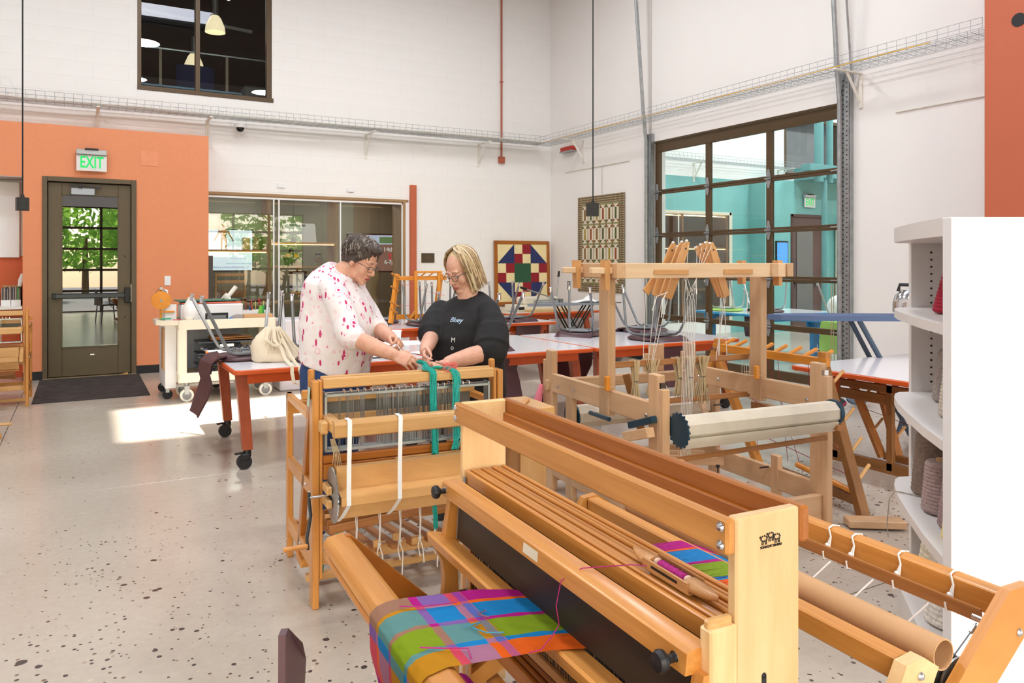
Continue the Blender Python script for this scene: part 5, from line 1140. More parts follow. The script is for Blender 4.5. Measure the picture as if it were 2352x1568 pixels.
# ------------------------------------------------------------------ pale countermarch loom (local: x width, y depth away from the camera)
def loomC():
    t = thing('countermarch_loom', 'tall pale beech loom with overhead frame, jacks and hanging cords', 'loom', (2.41, 2.87, 0), math.radians(-5.5)); B = M['beech']
    def P(name, mat, f): m = MB(); f(m); return m.build(name, mat, t)
    X0, X1, D = .054, 1.125, 1.26
    for x in (X0, X1):
        P('corner_post', B, lambda m: (m.b6(x, x+.042, .03, .115, 0, .885, .004), m.b6(x, x+.042, -.012, .03, 0, .82, .004)))
        P('corner_post', B, lambda m: (m.b6(x, x+.042, D-.085, D, 0, .885, .004), m.b6(x, x+.042, D, D+.04, 0, .82, .004)))
        P('beam_plate', M['chrome'], lambda m: m.b6(x+.006, x+.036, .012, .03, .815, .85, .001))
        P('side_rail', B, lambda m: m.b6(x+.004, x+.036, .10, D-.08, .625, .742, .005))
        P('side_rail', B, lambda m: m.b6(x+.004, x+.036, .10, D-.08, .10, .225, .005))
        P('upper_post', B, lambda m: m.b6(x+.0, x+.05, .50, .60, .60, 1.352, .004))
        P('mid_post', B, lambda m: m.b6(x+.002, x+.04, .92, 1.0, .0, .64, .004)); P('mid_post', B, lambda m: m.b6(x+.002, x+.04, .36, .42, .0, .30, .004))
        for y, z in ((.14, .67), (1.10, .67), (.90, .68)): P('bolt', M['chrome'], lambda m: m.lathe([(.011, 0), (.008, .004), (0, .006)], 12, (x+.003, y, z), Matrix.Rotation(-PI/2, 3, 'Y')))
        P('side_plate', B, lambda m: m.b6(x-.002, x+.05, .40, .83, 1.352, 1.436, .005))
    P('top_beam', M['beechl'], lambda m: m.b6(X0+.05, X1+.12, .415, .445, 1.352, 1.436, .004)); P('top_beam', B, lambda m: m.b6(X0+.05, X1+.02, .77, .80, 1.352, 1.436, .004))
    P('beam_end', B, lambda m: m.b6(X1+.12, X1+.165, .40, .46, 1.354, 1.436, .004))
    for a, b in ((.24, .47), (.72, .93)): P('jack_cleat', M['jack'], lambda m: m.b6(X0+a, X0+b, .405, .415, 1.372, 1.40, .003))
    for y in (.47, .79):
        P('tenon', M['beechl'], lambda m: m.b6(X0-.125, X0, y-.02, y+.02, 1.378, 1.412, .004)); P('wedge', M['jack'], lambda m: m.prism([(-.018, 1.452), (.016, 1.452), (.014, 1.29), (-.012, 1.29)], (X0-.035, y-.025, 0), (1, 0, 0), (0, 0, 1), (0, .05, 0)))
        P('tenon', M['beechl'], lambda m: m.b6(X1+.16, X1+.21, y-.02, y+.02, 1.378, 1.412, .004)); P('wedge', M['jack'], lambda m: m.prism([(-.018, 1.452), (.016, 1.452), (.014, 1.30), (-.012, 1.30)], (X1+.10, y-.03, 0), (1, 0, 0), (0, 0, 1), (0, .05, 0)))
    # jacks, four to a side
    jl = [((.40, 1.235), (.535, 1.56)), ((.405, 1.240), (.545, 1.555)), ((.395, 1.245), (.528, 1.552)), ((.37, 1.262), (.60, 1.528))]
    jr = [((.815, 1.24), (.70, 1.555)), ((.845, 1.235), (.715, 1.56)), ((.87, 1.238), (.725, 1.55)), ((.945, 1.262), (.735, 1.535))]
    tips = []
    for k in range(4):
        for a, b in (jl[k], jr[k]):
            y = .50+.06*k
            p0 = Vector((a[0]+.05, y, a[1])); p1 = Vector((b[0]+.05, y, b[1])); d = (p1-p0).normalized(); q = Vector((-d.z, 0, d.x))
            pts = [p0-q*.022, p0+q*.022, p0+d*.12+q*.026, p1-d*.04+q*.022, p1+q*.012, p1-q*.012, p1-d*.04-q*.022, p0+d*.12-q*.026]
            P('jack', M['jack'], lambda m: m.prism([(v.x, v.z) for v in pts], (0, y-.007, 0), (1, 0, 0), (0, 0, 1), (0, .014, 0)))
            P('peg_hole', M['black'], lambda m: m.cyl((p1-d*.045)+Vector((0, -.0075, 0)), (p1-d*.045)+Vector((0, -.007, 0)), .006))
            P('cord_knot', M['cord'], lambda m: m.ell(p1+q*.01+Vector((0, -.004, 0)), (.010, .008, .008), n=8, m=6)); tips.append((p0, p1))
    H1, H0, YH = .862, .632, .62
    cx = .62
    for k, (p0, p1) in enumerate(tips):
        x = p0.x+(.02 if p0.x < .6 else -.0)
        P('shaft_cord', M['cord'], lambda m: m.tube([p0+Vector((0, 0, .01)), (x+(-.06 if x < .6 else .04)*.6, YH+.02*(k//2), H1+.02), (x+(-.06 if x < .6 else .04)*.6, YH+.02*(k//2), H1-.015)], .0022, 5))
        P('centre_cord', M['cord'], lambda m: m.tube([p1-Vector((0, .008, .02)), (cx+.012*(k-3.5), YH-.1, 1.22), (cx+.010*(k-3.5), YH-.05, .25)], .0018, 5))
    P('loose_cord', M['cord'], lambda m: [m.tube([(.44, .49, 1.27), (.36, .48, 1.25), (.33, .48, 1.17)], .003, 5), m.tube([(.43, .49, 1.27), (.39, .47, 1.22), (.385, .47, 1.13)], .003, 5), m.tube([(.985, .49, 1.285), (1.01, .48, 1.26), (1.0, .48, 1.13)], .003, 5)])
    for k in range(4):
        y = YH+.022*k
        P('shaft_stick', M['oak2'], lambda m: m.b6(.135, 1.165, y, y+.012, H1-.022-.004*k, H1+.012-.004*k, .003)); P('shaft_stick', M['oak2'], lambda m: m.b6(.19, 1.175, y, y+.012, H0-.024-.004*k, H0+.008-.004*k, .003))
        for x in (.16, 1.14): P('end_cord', M['cord'], lambda m: m.tube([(x, y-.003, H1), (x, y-.004, H0)], .002, 4))
    def hank(m, x, w0, w1, z0, z1, zt, seed):
        random.seed(seed)
        for i in range(70):
            f = random.random(); g = random.random(); y = YH-.012+.07*g
            m.tube([(x+w0*(f-.5), y if g > .4 else YH-.012, z0), (x+.018*(f-.5), YH-.006+.03*g, zt), (x+w1*(f-.5)*.8, YH-.01+.05*g, z1+(.03*random.random()))], .0024, 4)
    for x, w0, w1, z1, sd in ((.315, .04, .07, .60, 1), (.425, .10, .06, .66, 2), (.62, .06, .06, .64, 3), (.70, .06, .07, .62, 4), (.79, .09, .14, .585, 5)): h = P('heddle_hank', M['twine'], lambda m: hank(m, x, w0, w1, H1+.014, z1, .755, sd)); stuff(h)
    P('hank_tie', M['bluemet'], lambda m: [m.cyl((x, YH+.0, .752), (x, YH+.0, .757), .012, n=10) for x in (.315, .425, .62, .70, .79)])
    for x in (X0-.008, X1-.04): P('hank_block', M['orangewood'], lambda m: m.b6(x-.02, x+.008, .47, .50, .74, .82, .004)); P('block_cord', M['twine'], lambda m: m.tube([(x+.07*math.sin(i*.5)*.7+.01, .49+.065*math.cos(i*.5)+.05, .768-.001*i) for i in range(18)], .002, 4))
    # beams
    P('cloth_beam', M['apron'], lambda m: m.loft([[Vector((x, -.072+.062*math.cos(a), .640+.062*math.sin(a))) for a in [PI/8+PI/4*k for k in range(8)]] for x in (X0+.055, X1-.03)], True))
    P('apron_fold', M['apron'], lambda m: m.prism([(-.13, .60), (-.125, .575), (-.10, .545), (-.02, .56), (-.03, .59)], (X0+.06, 0, 0), (0, 1, 0), (0, 0, 1), (X1-X0-.10, 0, 0)))
    P('beam_disc', M['bluemet'], lambda m: m.cyl((X1-.03, -.072, .640), (X1-.008, -.072, .640), .068, n=28)); 
    def rat(m):
        q = 18; pts = []
        for i in range(q): a = 2*PI*i/q; pts += [(.088*math.cos(a), .088*math.sin(a)), (.074*math.cos(a+.1), .074*math.sin(a+.1))]
        m.prism(pts, (X0+.045, -.072, .632), (0, 1, 0), (0, 0, 1), (.008, 0, 0))
    P('ratchet', M['bluemet'], rat); P('beam_end', M['oak'], lambda m: m.b6(X1-.06, X1-.02, -.14, -.10, .555, .585))
    P('ratchet_lever', M['bluemet'], lambda m: m.beam((X0-.02, .03, .672), (X0-.02, .25, .60), .03, .034)); P('lever_block', B, lambda m: m.beam((X0-.05, .02, .612), (X0-.05, .24, .545), .045, .05))
    P('lever_rod', M['bluemet'], lambda m: m.cyl((X0-.04, .42, .60), (X0-.02, .66, .59), .012))
    P('warp_beam', M['apron'], lambda m: m.loft([[Vector((x, 1.0+.07*math.cos(a), .50+.07*math.sin(a))) for a in [PI/8+PI/4*k for k in range(8)]] for x in (X0+.055, X1-.03)], True)); P('ratchet', M['bluemet'], lambda m: m.cyl((X0+.045, 1.0, .50), (X0+.054, 1.0, .50), .095, n=20))
    P('cross_rail', B, lambda m: m.b6(X0-.02, X1+.07, D-.06, D-.02, .63, .70, .008)); P('cross_rail', B, lambda m: m.b6(X0+.04, X1, .02, .06, .02, .17)); P('cross_rail', B, lambda m: m.b6(X0+.04, X1, D-.06, D-.02, .06, .2))
    P('back_post_stub', B, lambda m: m.b6(.85, .95, D-.02, D+.03, .70, .88)); P('back_post_stub', B, lambda m: m.b6(.80, .86, D-.02, D+.02, .70, .82))
    P('beater_sword', M['walnut'], lambda m: m.beam((.46, .78, .42), (.40, .86, .76), .02, .045)); P('apron_stick', M['oak'], lambda m: m.beam((X0+.05, -.03, .478), (X1-.02, -.03, .495), .012, .026)); P('apron_stick', M['oak'], lambda m: m.beam((X0+.05, .40, .50), (X1-.1, .42, .50), .012, .026))
    for k in range(4): P('lamm', B, lambda m: m.beam((X0+.10, .52+.06*k, .34), (.86, .52+.06*k, .26), .014, .045))
    for k in range(5): P('treadle', B, lambda m: m.beam((.36+.11*k, .15, .055), (.36+.11*k, .95, .12), .045, .028))
    P('treadle_lock', M['bluemet'], lambda m: (m.beam((X0+.05, .70, .20), (X0+.14, .62, .19), .035, .02), m.box((X0+.05, .72, .215), (.02, .05, .06)))); P('brake_bar', B, lambda m: m.beam((X0+.06, .76, .25), (X0+.30, .60, .30), .03, .05)); P('brake_bar', B, lambda m: m.beam((X0+.75, .60, .48), (X1-.1, .95, .60), .03, .06))
    P('handle_knob', M['black'], lambda m: (m.lathe([(.004, 0), (.012, .008), (.012, .016), (0, .02)], 12, (.64, .30, .30)), m.cyl((.64, .30, .27), (.64, .30, .30), .004)))
    P('peg', M['darkmet'], lambda m: (m.cyl((X1-.06, .44, .22), (X1+.005, .44, .22), .005), m.cyl((X1-.06, .86, .52), (X1+.005, .86, .52), .005)))
    P('drape_cord', M['twine'], lambda m: [m.tube([(X0+.09+.012*i, -.01, .56), (X0+.085+.016*i, -.02, .48), (X0+.09+.02*i, -.0, .40-.02*i)], .0018, 4) for i in range(6)])
    return t
M['beechl'] = wood('pale_beech_light', (220, 184, 144), (234, 204, 168), .4, coat=.05); M['oak2'] = wood('harness_oak', (160, 104, 56), (188, 132, 80), .45, coat=.05)
loomC()
# ------------------------------------------------------------------ the two women
FW = Vector((.49346, .86977, 0)); RT = Vector((.86977, -.49346, 0)); UP = Vector((0, 0, 1))
def wp(px, py, dep): return FW*dep+RT*((px-1176)/1748*dep)+UP*(1.44-(py-602.3)/1748*dep)
def bake(mb, name, mat, parent, voxel, smooth=6, loc=Vector((0, 0, 0)), fac=.5, disp=None):
    me = mb.mesh(name, True, 180); o = bpy.data.objects.new(name, me); COL.objects.link(o)
    r = o.modifiers.new('r', 'REMESH'); r.mode = 'VOXEL'; r.voxel_size = voxel; r.use_smooth_shade = True
    s = o.modifiers.new('s', 'SMOOTH'); s.iterations = smooth; s.factor = fac
    bpy.context.view_layer.update(); dg = bpy.context.evaluated_depsgraph_get()
    m2 = bpy.data.meshes.new_from_object(o.evaluated_get(dg)); bpy.data.objects.remove(o); bpy.data.meshes.remove(me)
    if disp:
        nn_ = [v.normal.copy() for v in m2.vertices]; cc_ = [v.co.copy() for v in m2.vertices]
        m2.vertices.foreach_set('co', [q for c, g in zip(cc_, nn_) for q in (c+g*disp(c))])
    m2.transform(Matrix.Translation(-loc))
    m2.name = name; m2.materials.clear(); m2.materials.append(mat)
    for p in m2.polygons: p.use_smooth = True
    o = link(name, m2, None, parent); return o
def hand(m, wrist, d, n, curl=(.5, .6, .4), thumb=.5, side=1, s=1.0, spread=.02):
    """palm and five fingers; d along the palm, n the way the palm faces; side +1 puts the thumb at d x n"""
    d = Vector(d).normalized(); n = Vector(n); n = (n-d*n.dot(d)).normalized(); w = d.cross(n)*side; wrist = Vector(wrist)
    rings = []
    for f, hw, th in ((-.02, .027, .020), (0, .029, .020), (.025, .036, .0185), (.055, .040, .0165), (.082, .039, .0135), (.092, .034, .010)):
        c = wrist+d*f*s
        rings.append([c+w*(hw*s*math.cos(a))+n*(th*s*math.sin(a)*.8) for a in [2*PI*k/14 for k in range(14)]])
    m.loft(rings)
    for k, (L0, r0) in enumerate(((.072, .0086), (.080, .0088), (.074, .0084), (.058, .0076))):
        p = wrist+d*(.078-.006*abs(k-1))*s+w*(.0305-.0205*k)*s; dd = (d+w*(.5-k/3)*spread*8).normalized(); pts = [p-d*.018*s, p]; ax = w*side
        nk = n
        for fr, cu in zip((.46, .31, .23), curl):
            dd, nk = (dd*math.cos(cu)+nk*math.sin(cu)).normalized(), (nk*math.cos(cu)-dd*math.sin(cu)).normalized()
            p = p+dd*L0*fr*s; pts.append(p)
        m.tube(pts, [r0*s*q for q in (1.1, 1.08, .98, .9, .72)], 8)
        m.ell(pts[-1], (r0*.74*s,)*3, n=8, m=6)
    p = wrist+d*.02*s+w*.026*s+n*.004*s; t1 = (d*.62+w*.62+n*.45*thumb).normalized(); t2 = (d*.8+w*(.30-.5*thumb)+n*.6*thumb).normalized(); t3 = (d*.85-w*.35*thumb+n*.5*thumb).normalized()
    q = [p, p+t1*.036*s, p+t1*.036*s+t2*.034*s, p+t1*.036*s+t2*.034*s+t3*.026*s]
    m.tube(q, [.0155*s, .0118*s, .0102*s, .0078*s], 8); m.ell(q[-1], (.0079*s,)*3, n=8, m=6)
def limb(m, pts, rad, n=14): m.tube(pts, rad, n); [m.ell(p, (r,)*3, n=12, m=8) for p, r in zip(pts, rad)]
def spline(P, k=5):
    P = [Vector(p) for p in P]; out = []
    for i in range(len(P)-1):
        p0, p1, p2, p3 = P[max(i-1, 0)], P[i], P[i+1], P[min(i+2, len(P)-1)]
        for j in range(k):
            t = j/k; out.append(.5*((2*p1)+(-p0+p2)*t+(2*p0-5*p1+4*p2-p3)*t*t+(-p0+3*p1-3*p2+p3)*t**3))
    return out+[P[-1]]
def lerpl(R, k=5):
    out = []
    for i in range(len(R)-1): out += [R[i]+(R[i+1]-R[i])*j/k for j in range(k)]
    return out+[R[-1]]
def sk(P, R, m, n=14): limb(m, spline(P), lerpl(R), n)
def head_shapes(m, H, s=1.0):
    T = lambda p: H @ (Vector(p)*s); R3 = H.to_3x3()
    def e(c, r): m.ell(T(c), [q*s for q in r], R3, 18, 12)
    e((-.014, 0, .036), (.098, .077, .090)); e((.026, 0, -.026), (.067, .062, .090)); e((.04, 0, -.082), (.044, .046, .033)); e((.068, 0, -.103), (.022, .026, .019)); e((.0, 0, -.06), (.06, .055, .05))
    for q in (-1, 1):
        e((.050, q*.034, -.034), (.034, .029, .036)); e((.077, q*.027, .024), (.016, .028, .010)); e((.074, q*.031, -.001), (.0155, .0165, .0135)); e((-.004, q*.077, -.010), (.017, .009, .031)); e((.010, q*.048, -.07), (.04, .016, .035)); e((.101, q*.0105, -.037), (.010, .0085, .008))
    m.tube([T((.084, 0, .018)), T((.094, 0, -.004)), T((.108, 0, -.026)), T((.111, 0, -.034))], [.0085*s, .0095*s, .0125*s, .011*s], 10); m.ell(T((.109, 0, -.032)), (.0128*s,)*3, R3)
    e((.083, 0, -.064), (.014, .024, .0075)); e((.082, 0, -.076), (.013, .021, .008))
def face_parts(t, H, loc, s, lipm, lidm, glassm, browm):
    T = lambda p: H @ (Vector(p)*s)-loc; R3 = H.to_3x3()
    m = MB(); m.tube([T((.0905, -.024, -.069)), T((.0965, -.012, -.066)), T((.0975, 0, -.0665)), T((.0965, .012, -.066)), T((.0905, .024, -.069))], [.0025*s, .0045*s, .0048*s, .0045*s, .0025*s], 8)
    m.tube([T((.0895, -.021, -.0725)), T((.096, 0, -.0765)), T((.0895, .021, -.0725))], [.003*s, .0052*s, .003*s], 8); m.build('lips', lipm, t)
    for q in (-1, 1):
        MB().tube([T((.0835, q*.017, -.004)), T((.0900, q*.025, -.0085)), T((.0905, q*.033, -.0095)), T((.0855, q*.043, -.007)), T((.081, q*.047, -.004))], .0016*s, 6).build('eyelid', lidm, t)
        MB().ell(T((.0845, q*.032, -.0045)), (.0065*s, .0105*s, .0042*s), R3, 12, 8).build('eye', eyem, t)
        MB().tube([T((.093, q*.014, .026)), T((.0945, q*.026, .031)), T((.086, q*.044, .028))], [.0022*s, .0028*s, .0016*s], 6).build('eyebrow', browm, t)
    g = MB()
    for q in (-1, 1):
        P = [T((.110-.010*abs(y_)/.03, q*.033+y_, -.006+z_)) for y_, z_ in ((-.024, .010), (-.018, .016), (.0, .0175), (.018, .016), (.0245, .010), (.0245, -.006), (.018, -.015), (0, -.0175), (-.018, -.015), (-.024, -.006))]
        g.tube(P, .0017*s, 6, True); g.tube([T((.103, q*.057, .006)), T((.07, q*.078, .006)), T((.0, q*.084, .004)), T((-.015, q*.084, -.012))], .0018*s, 6)
    g.tube([T((.108, -.010, .0)), T((.113, 0, .004)), T((.108, .010, .0))], .0016*s, 6); gl_ = g.build('glasses', glassm, t)
    for q in (-1, 1):
        P = [T((.109-.010*abs(y_)/.03, q*.033+y_, -.006+z_)) for y_, z_ in ((-.024, .010), (-.018, .016), (.0, .0175), (.018, .016), (.0245, .010), (.0245, -.006), (.018, -.015), (0, -.0175), (-.018, -.015), (-.024, -.006))]
        l_ = MB(); l_.add(P, [tuple(range(10))]); l_.build('lens', M['clear2'], gl_)
M['clear2'] = glass('spectacle_lens', (.97, .97, .97, 1), .8)
eyem = plain('eye_white', (214, 208, 202), .3)
def skin(nm, c, c2):
    n = N(nm); f = n.noise(n.co(), 26, 4, .6); g = n.noise(n.mapping(n.co(), (1, 1, 1), (3, 1, 2)), 130, 2)
    col = n.mix(n.ramp(f, [(.45, (0, 0, 0, 1)), (.75, (.6, .6, .6, 1))]), srgb(*c), srgb(*c2)); col = n.mix(n.ramp(g, [(.66, (0, 0, 0, 1)), (.75, (.35, .35, .35, 1))]), col, srgb(*[int(v*.72) for v in c2]))
    m = n.set(col, .5, 0, .35); n.b.inputs['Subsurface Weight'].default_value = .12; n.b.inputs['Subsurface Radius'].default_value = (.01, .004, .002); n.b.inputs['Subsurface Scale'].default_value = .5; return m
def ring(fr, xc, z, hd, hw, tilt=0, n=28, p=.85):
    o, f, l = fr; out = []
    for k in range(n):
        a = 2*PI*k/n; ca, sa = math.cos(a), math.sin(a); x = math.copysign(abs(ca)**p, ca)*hd; y = math.copysign(abs(sa)**p, sa)*hw
        out.append(o+f*(xc+x)+l*y+UP*(z-tilt*x))
    return out
def headM(c, f, pitch, roll=0):
    f = Vector(f).normalized(); l = UP.cross(f); fd = f*math.cos(pitch)-UP*math.sin(pitch); u = fd.cross(l); 
    l2 = l*math.cos(roll)+u*math.sin(roll); u2 = fd.cross(l2)
    return Matrix(((fd.x, l2.x, u2.x, c.x), (fd.y, l2.y, u2.y, c.y), (fd.z, l2.z, u2.z, c.z), (0, 0, 0, 1)))
def dirv(deg_from_right, toward=1):
    a = math.radians(deg_from_right); return (RT*math.cos(a)-FW*math.sin(a)).normalized()
# --- woman with floral blouse, in profile facing right
f = dirv(14); l = UP.cross(f); o = wp(775, 602.3, 4.15); o.z = 0; fr = (o, f, l)
pl = thing('person', 'woman in profile with short grey brown hair and white blouse with pink flowers', 'person', o)
sk1 = skin('skin_warm', (222, 170, 146), (204, 138, 116))
def Lp(x, y, z): return o+f*x+l*y+UP*z
Hc = wp(829, 600, 4.15)-UP*.0; H = headM(Hc, dirv(24), math.radians(27), math.radians(-4)); hs = .93
sA = [wp(762, 655, 3.97), wp(783, 712, 3.90), wp(803, 770, 3.84)]; fA = [wp(803, 770, 3.84), wp(856, 795, 3.79), wp(906, 815, 3.745)]
sB = [wp(795, 655, 4.33), wp(835, 705, 4.27), wp(862, 748, 4.18)]; fB = [wp(862, 748, 4.18), wp(882, 764, 4.07), wp(901, 778, 3.96)]
m = MB()
head_shapes(m, H, hs)
sk([Lp(-.02, 0, 1.30), Lp(.035, 0, 1.385), H @ Vector((-.015, 0, -.06))], [.075, .060, .058], m)
m.loft([ring(fr, -.01, z, hd, hw) for z, hd, hw in ((.80, .13, .17), (.95, .14, .16), (1.1, .15, .16), (1.25, .14, .17), (1.33, .11, .16), (1.38, .07, .09))])
sk(sA, [.052, .046, .043], m); sk(fA, [.043, .044, .029], m); sk(sB, [.052, .046, .043], m); sk(fB, [.043, .040, .029], m)
d1 = (wp(945, 830, 3.71)-wp(906, 815, 3.745)); hand(m, wp(906, 815, 3.745), d1, UP*-.65+FW*.75+RT*.1, (.5, .55, .35), .8, 1, .93)
d2 = (wp(924, 786, 3.89)-wp(901, 778, 3.96)); hand(m, wp(901, 778, 3.96), d2, UP*-.55-FW*.75, (.75, .9, .5), .9, -1, .9)
for s in (-1, 1): sk([Lp(-.03, s*.09, .84), Lp(-.02, s*.095, .46), Lp(-.03, s*.095, .10)], [.10, .062, .042], m); m.ell(Lp(.03, s*.095, .045), (.12, .045, .04), Matrix((f, l, UP)).transposed())
bake(m, 'body', sk1, pl, .0042, 4, o)
face_parts(pl, H, o, hs, plain('lips_rose', (176, 88, 84), .5), plain('lash_brown', (70, 48, 42), .6), plain('grey_brown_frames', (84, 74, 68), .3, .5), plain('brow_grey', (120, 98, 88), .8))
def blouse():
    n = N('floral_blouse'); co = n.co(); c = srgb(240, 232, 234)
    def dots(scale, loc, r0, r1, thr, pick):
        v = n.n('ShaderNodeTexVoronoi'); v.inputs['Scale'].default_value = scale; n.l(n.mapping(co, (1, 1, 1), loc), v.inputs['Vector']); v.inputs['Randomness'].default_value = .75
        sp = n.n('ShaderNodeSeparateColor'); n.l(v.outputs['Color'], sp.inputs[0]); ok = n.math('GREATER_THAN', sp.outputs[0], pick-.08)
        d = v.outputs['Distance']; core = n.math('MULTIPLY', n.math('LESS_THAN', d, r0), ok)
        rg = n.math('MULTIPLY', n.math('LESS_THAN', n.math('ABSOLUTE', n.math('SUBTRACT', d, r1)), thr), ok)
        return core, rg
    col = n.mix(0.0, c, c)
    pale, _ = dots(14, (7, 3, 1), .27, 9, .01, .72); col = n.mix(n.math('MULTIPLY', pale, .3), col, srgb(240, 196, 200))
    core, rg = dots(17, (0, 0, 0), .17, .33, .035, .66); col = n.mix(n.math('MULTIPLY', rg, .75), col, srgb(238, 170, 192)); col = n.mix(core, col, srgb(212, 62, 128))
    core, rg = dots(34, (3.3, 1, 2), .13, .30, .05, .70); col = n.mix(n.math('MULTIPLY', rg, .7), col, srgb(240, 190, 206)); col = n.mix(core, col, srgb(212, 84, 142))
    for (rx, ry, rz), lo in (((.5, .8, .4), (0, 0, 0)), ((-.6, .3, 1.2), (4.2, 2.1, 5.3))):
        v = n.n('ShaderNodeTexVoronoi'); v.inputs['Scale'].default_value = 14; mp = n.n('ShaderNodeMapping'); mp.inputs['Rotation'].default_value = (rx, ry, rz); mp.inputs['Location'].default_value = lo; mp.inputs['Scale'].default_value = (2.9, 2.3, .95); n.l(co, mp.inputs[0]); n.l(mp.outputs[0], v.inputs['Vector'])
        sp = n.n('ShaderNodeSeparateColor'); n.l(v.outputs['Color'], sp.inputs[0]); lf = n.math('MULTIPLY', n.math('LESS_THAN', v.outputs['Distance'], .27), n.math('GREATER_THAN', sp.outputs[1], .66)); col = n.mix(lf, col, srgb(204, 66, 118))
    wv = n.noise(co, 9, 3); n.bump(wv, .6, .02); return n.set(col, .85, 0, .2)
m = MB()
m.loft([ring(fr, xc, z, hd, hw, tl) for xc, z, hd, hw, tl in ((-.018, .872, .172, .205, .33), (-.008, .93, .182, .21, .2), (.008, 1.0, .196, .215, .1), (.012, 1.10, .205, .215, 0), (.004, 1.19, .192, .205, 0), (-.008, 1.27, .168, .20, .05), (-.015, 1.325, .140, .195, .15), (-.005, 1.365, .105, .165, .35), (.018, 1.39, .078, .11, .6), (.03, 1.398, .066, .078, .72))])
sk(sA+[fA[0]+(fA[1]-fA[0])*.22], [.070, .070, .064, .062], m, 18); sk(sB+[fB[0]+(fB[1]-fB[0])*.3], [.070, .068, .062, .058], m, 18)
rr_ = [Vector(p) for p in (fA[0], fA[0]+(fA[1]-fA[0])*.34)]; m.tube(rr_, [.058, .058], 18)
bake(m, 'blouse', blouse(), pl, .008, 5, o, disp=lambda c: .006*noise.noise(c*9)+.0025*noise.noise(c*24))
m = MB(); denim = plain('blue_denim', (36, 62, 110), .85, var=.14, scale=30)
m.loft([ring(fr, -.02, z, hd, hw, t_) for z, hd, hw, t_ in ((.60, .15, .20), (.74, .165, .205), (.86, .165, .195), (.90, .15, .18))] if False else [ring(fr, -.02, z, hd, hw, 0) for z, hd, hw in ((.62, .145, .185), (.76, .162, .20), (.86, .165, .197), (.92, .15, .18))])
for s in (-1, 1): sk([Lp(-.02, s*.095, .80), Lp(-.01, s*.10, .46), Lp(-.03, s*.10, .06)], [.115, .085, .075], m)
bake(m, 'jeans', denim, pl, .01, 4, o, disp=lambda c: .004*noise.noise(c*12))
for s in (-1, 1): m = MB(); m.loft([[Lp(xc+a*math.cos(q), s*.098+b*math.sin(q), z) for q in [2*PI*k/16 for k in range(16)]] for xc, a, b, z in ((.03, .13, .048, 0), (.03, .135, .05, .02), (.02, .115, .046, .06), (-.03, .06, .042, .1))]); g = m.build('shoe', plain('white_trainers', (220, 220, 222), .6), pl); g.location = -o
# hair: short, layered, brushed back
hb = MB(); T = lambda p: H @ (Vector(p)*hs); R3 = H.to_3x3()
for c_, r_ in (((-.026, 0, .050), (.104, .092, .092)), ((-.068, 0, .000), (.056, .076, .078)), ((.040, 0, .104), (.060, .066, .030)), ((-.020, .074, .025), (.050, .018, .05)), ((-.020, -.074, .025), (.050, .018, .05))): hb.ell(T(c_), [q*hs for q in r_], R3, 18, 12)
hairdk = plain('hair_brown_grey', (72, 60, 54), .55, var=.35, scale=60); hairmd = plain('hair_ash', (108, 94, 86), .55, var=.25, scale=60); hairgr = plain('hair_grey', (156, 144, 134), .5, var=.2, scale=60)
hob = bake(hb, 'hair', hairdk, pl, .005, 2, o, disp=lambda c: .005*noise.noise(c*40)+.004*noise.noise(c*90))
random.seed(31); ks = [MB(), MB(), MB()]
for i in range(900):
    az = random.uniform(-PI, PI); front = math.cos(az); end = 2.25 if front < -.2 else (1.75 if front < .5 else 1.02); st_ = random.uniform(.02, .8)*end; en = min(end, st_+random.uniform(.45, .95)); pts = []
    tw_ = random.uniform(-.5, .5); lift = random.uniform(.000, .009); w1, w2 = random.uniform(0, 6), random.uniform(3, 7)
    for j in range(7):
        f_ = j/6; ph = st_+(en-st_)*f_; a2 = az+tw_*f_**1.5+.06*math.sin(w1+w2*f_); k_ = 1.0+lift*9*math.sin(PI*min(1, f_*1.1))+.02*math.sin(w2+w1*f_)
        k_ *= 1-.06*max(0, ph-1.6)
        p = Vector((-.030+.108*k_*math.sin(ph)*math.cos(a2)+(.012 if front > .4 else 0), .095*k_*math.sin(ph)*math.sin(a2), .048+.097*k_*math.cos(ph)))
        pts.append(H @ (p*hs)-o)
    q_ = random.random(); ks[0 if q_ < .5 else (1 if q_ < .78 else 2)].tube(pts, [q*random.uniform(.6, 1.15) for q in (.001, .0030, .0036, .0036, .0034, .0026, .0008)], 4, flat=(1.2, .7))
for k_, mm in zip(ks, (hairdk, hairmd, hairgr)): stuff(k_.build('hair_locks', mm, hob))
g = MB().ell(H @ (Vector((-.006, -.082, -.044))*hs)-o, (.005, .005, .005)).build('earring', M['chrome'], pl)
pocket = None
# --- woman in black T-shirt, three quarter view
f2 = dirv(180-48); l2_ = UP.cross(f2); o2 = wp(1076, 602.3, 4.3); o2.z = 0; fr2 = (o2, f2, l2_)
p2 = thing('person', 'woman with blonde chin length hair, dark glasses and black T-shirt, holding teal yarn', 'person', o2)
sk2 = skin('skin_fair', (222, 172, 150), (208, 142, 124))
def Rp(x, y, z): return o2+f2*x+l2_*y+UP*z
H2 = headM(wp(1059, 622, 4.28), dirv(180-52), math.radians(24), math.radians(5)); T2 = lambda p: H2 @ (Vector(p)*hs); R32 = H2.to_3x3()
sC = [wp(1012, 712, 4.40), wp(1000, 735, 4.34), wp(994, 768, 4.23)]; fC = [wp(994, 768, 4.23), wp(984, 788, 4.09), wp(976, 806, 3.96)]
sD = [wp(1122, 716, 4.16), wp(1132, 755, 4.08), wp(1128, 804, 4.0)]; fD = [wp(1128, 804, 4.0), wp(1080, 818, 3.94), wp(1030, 831, 3.86)]
m = MB(); head_shapes(m, H2, hs)
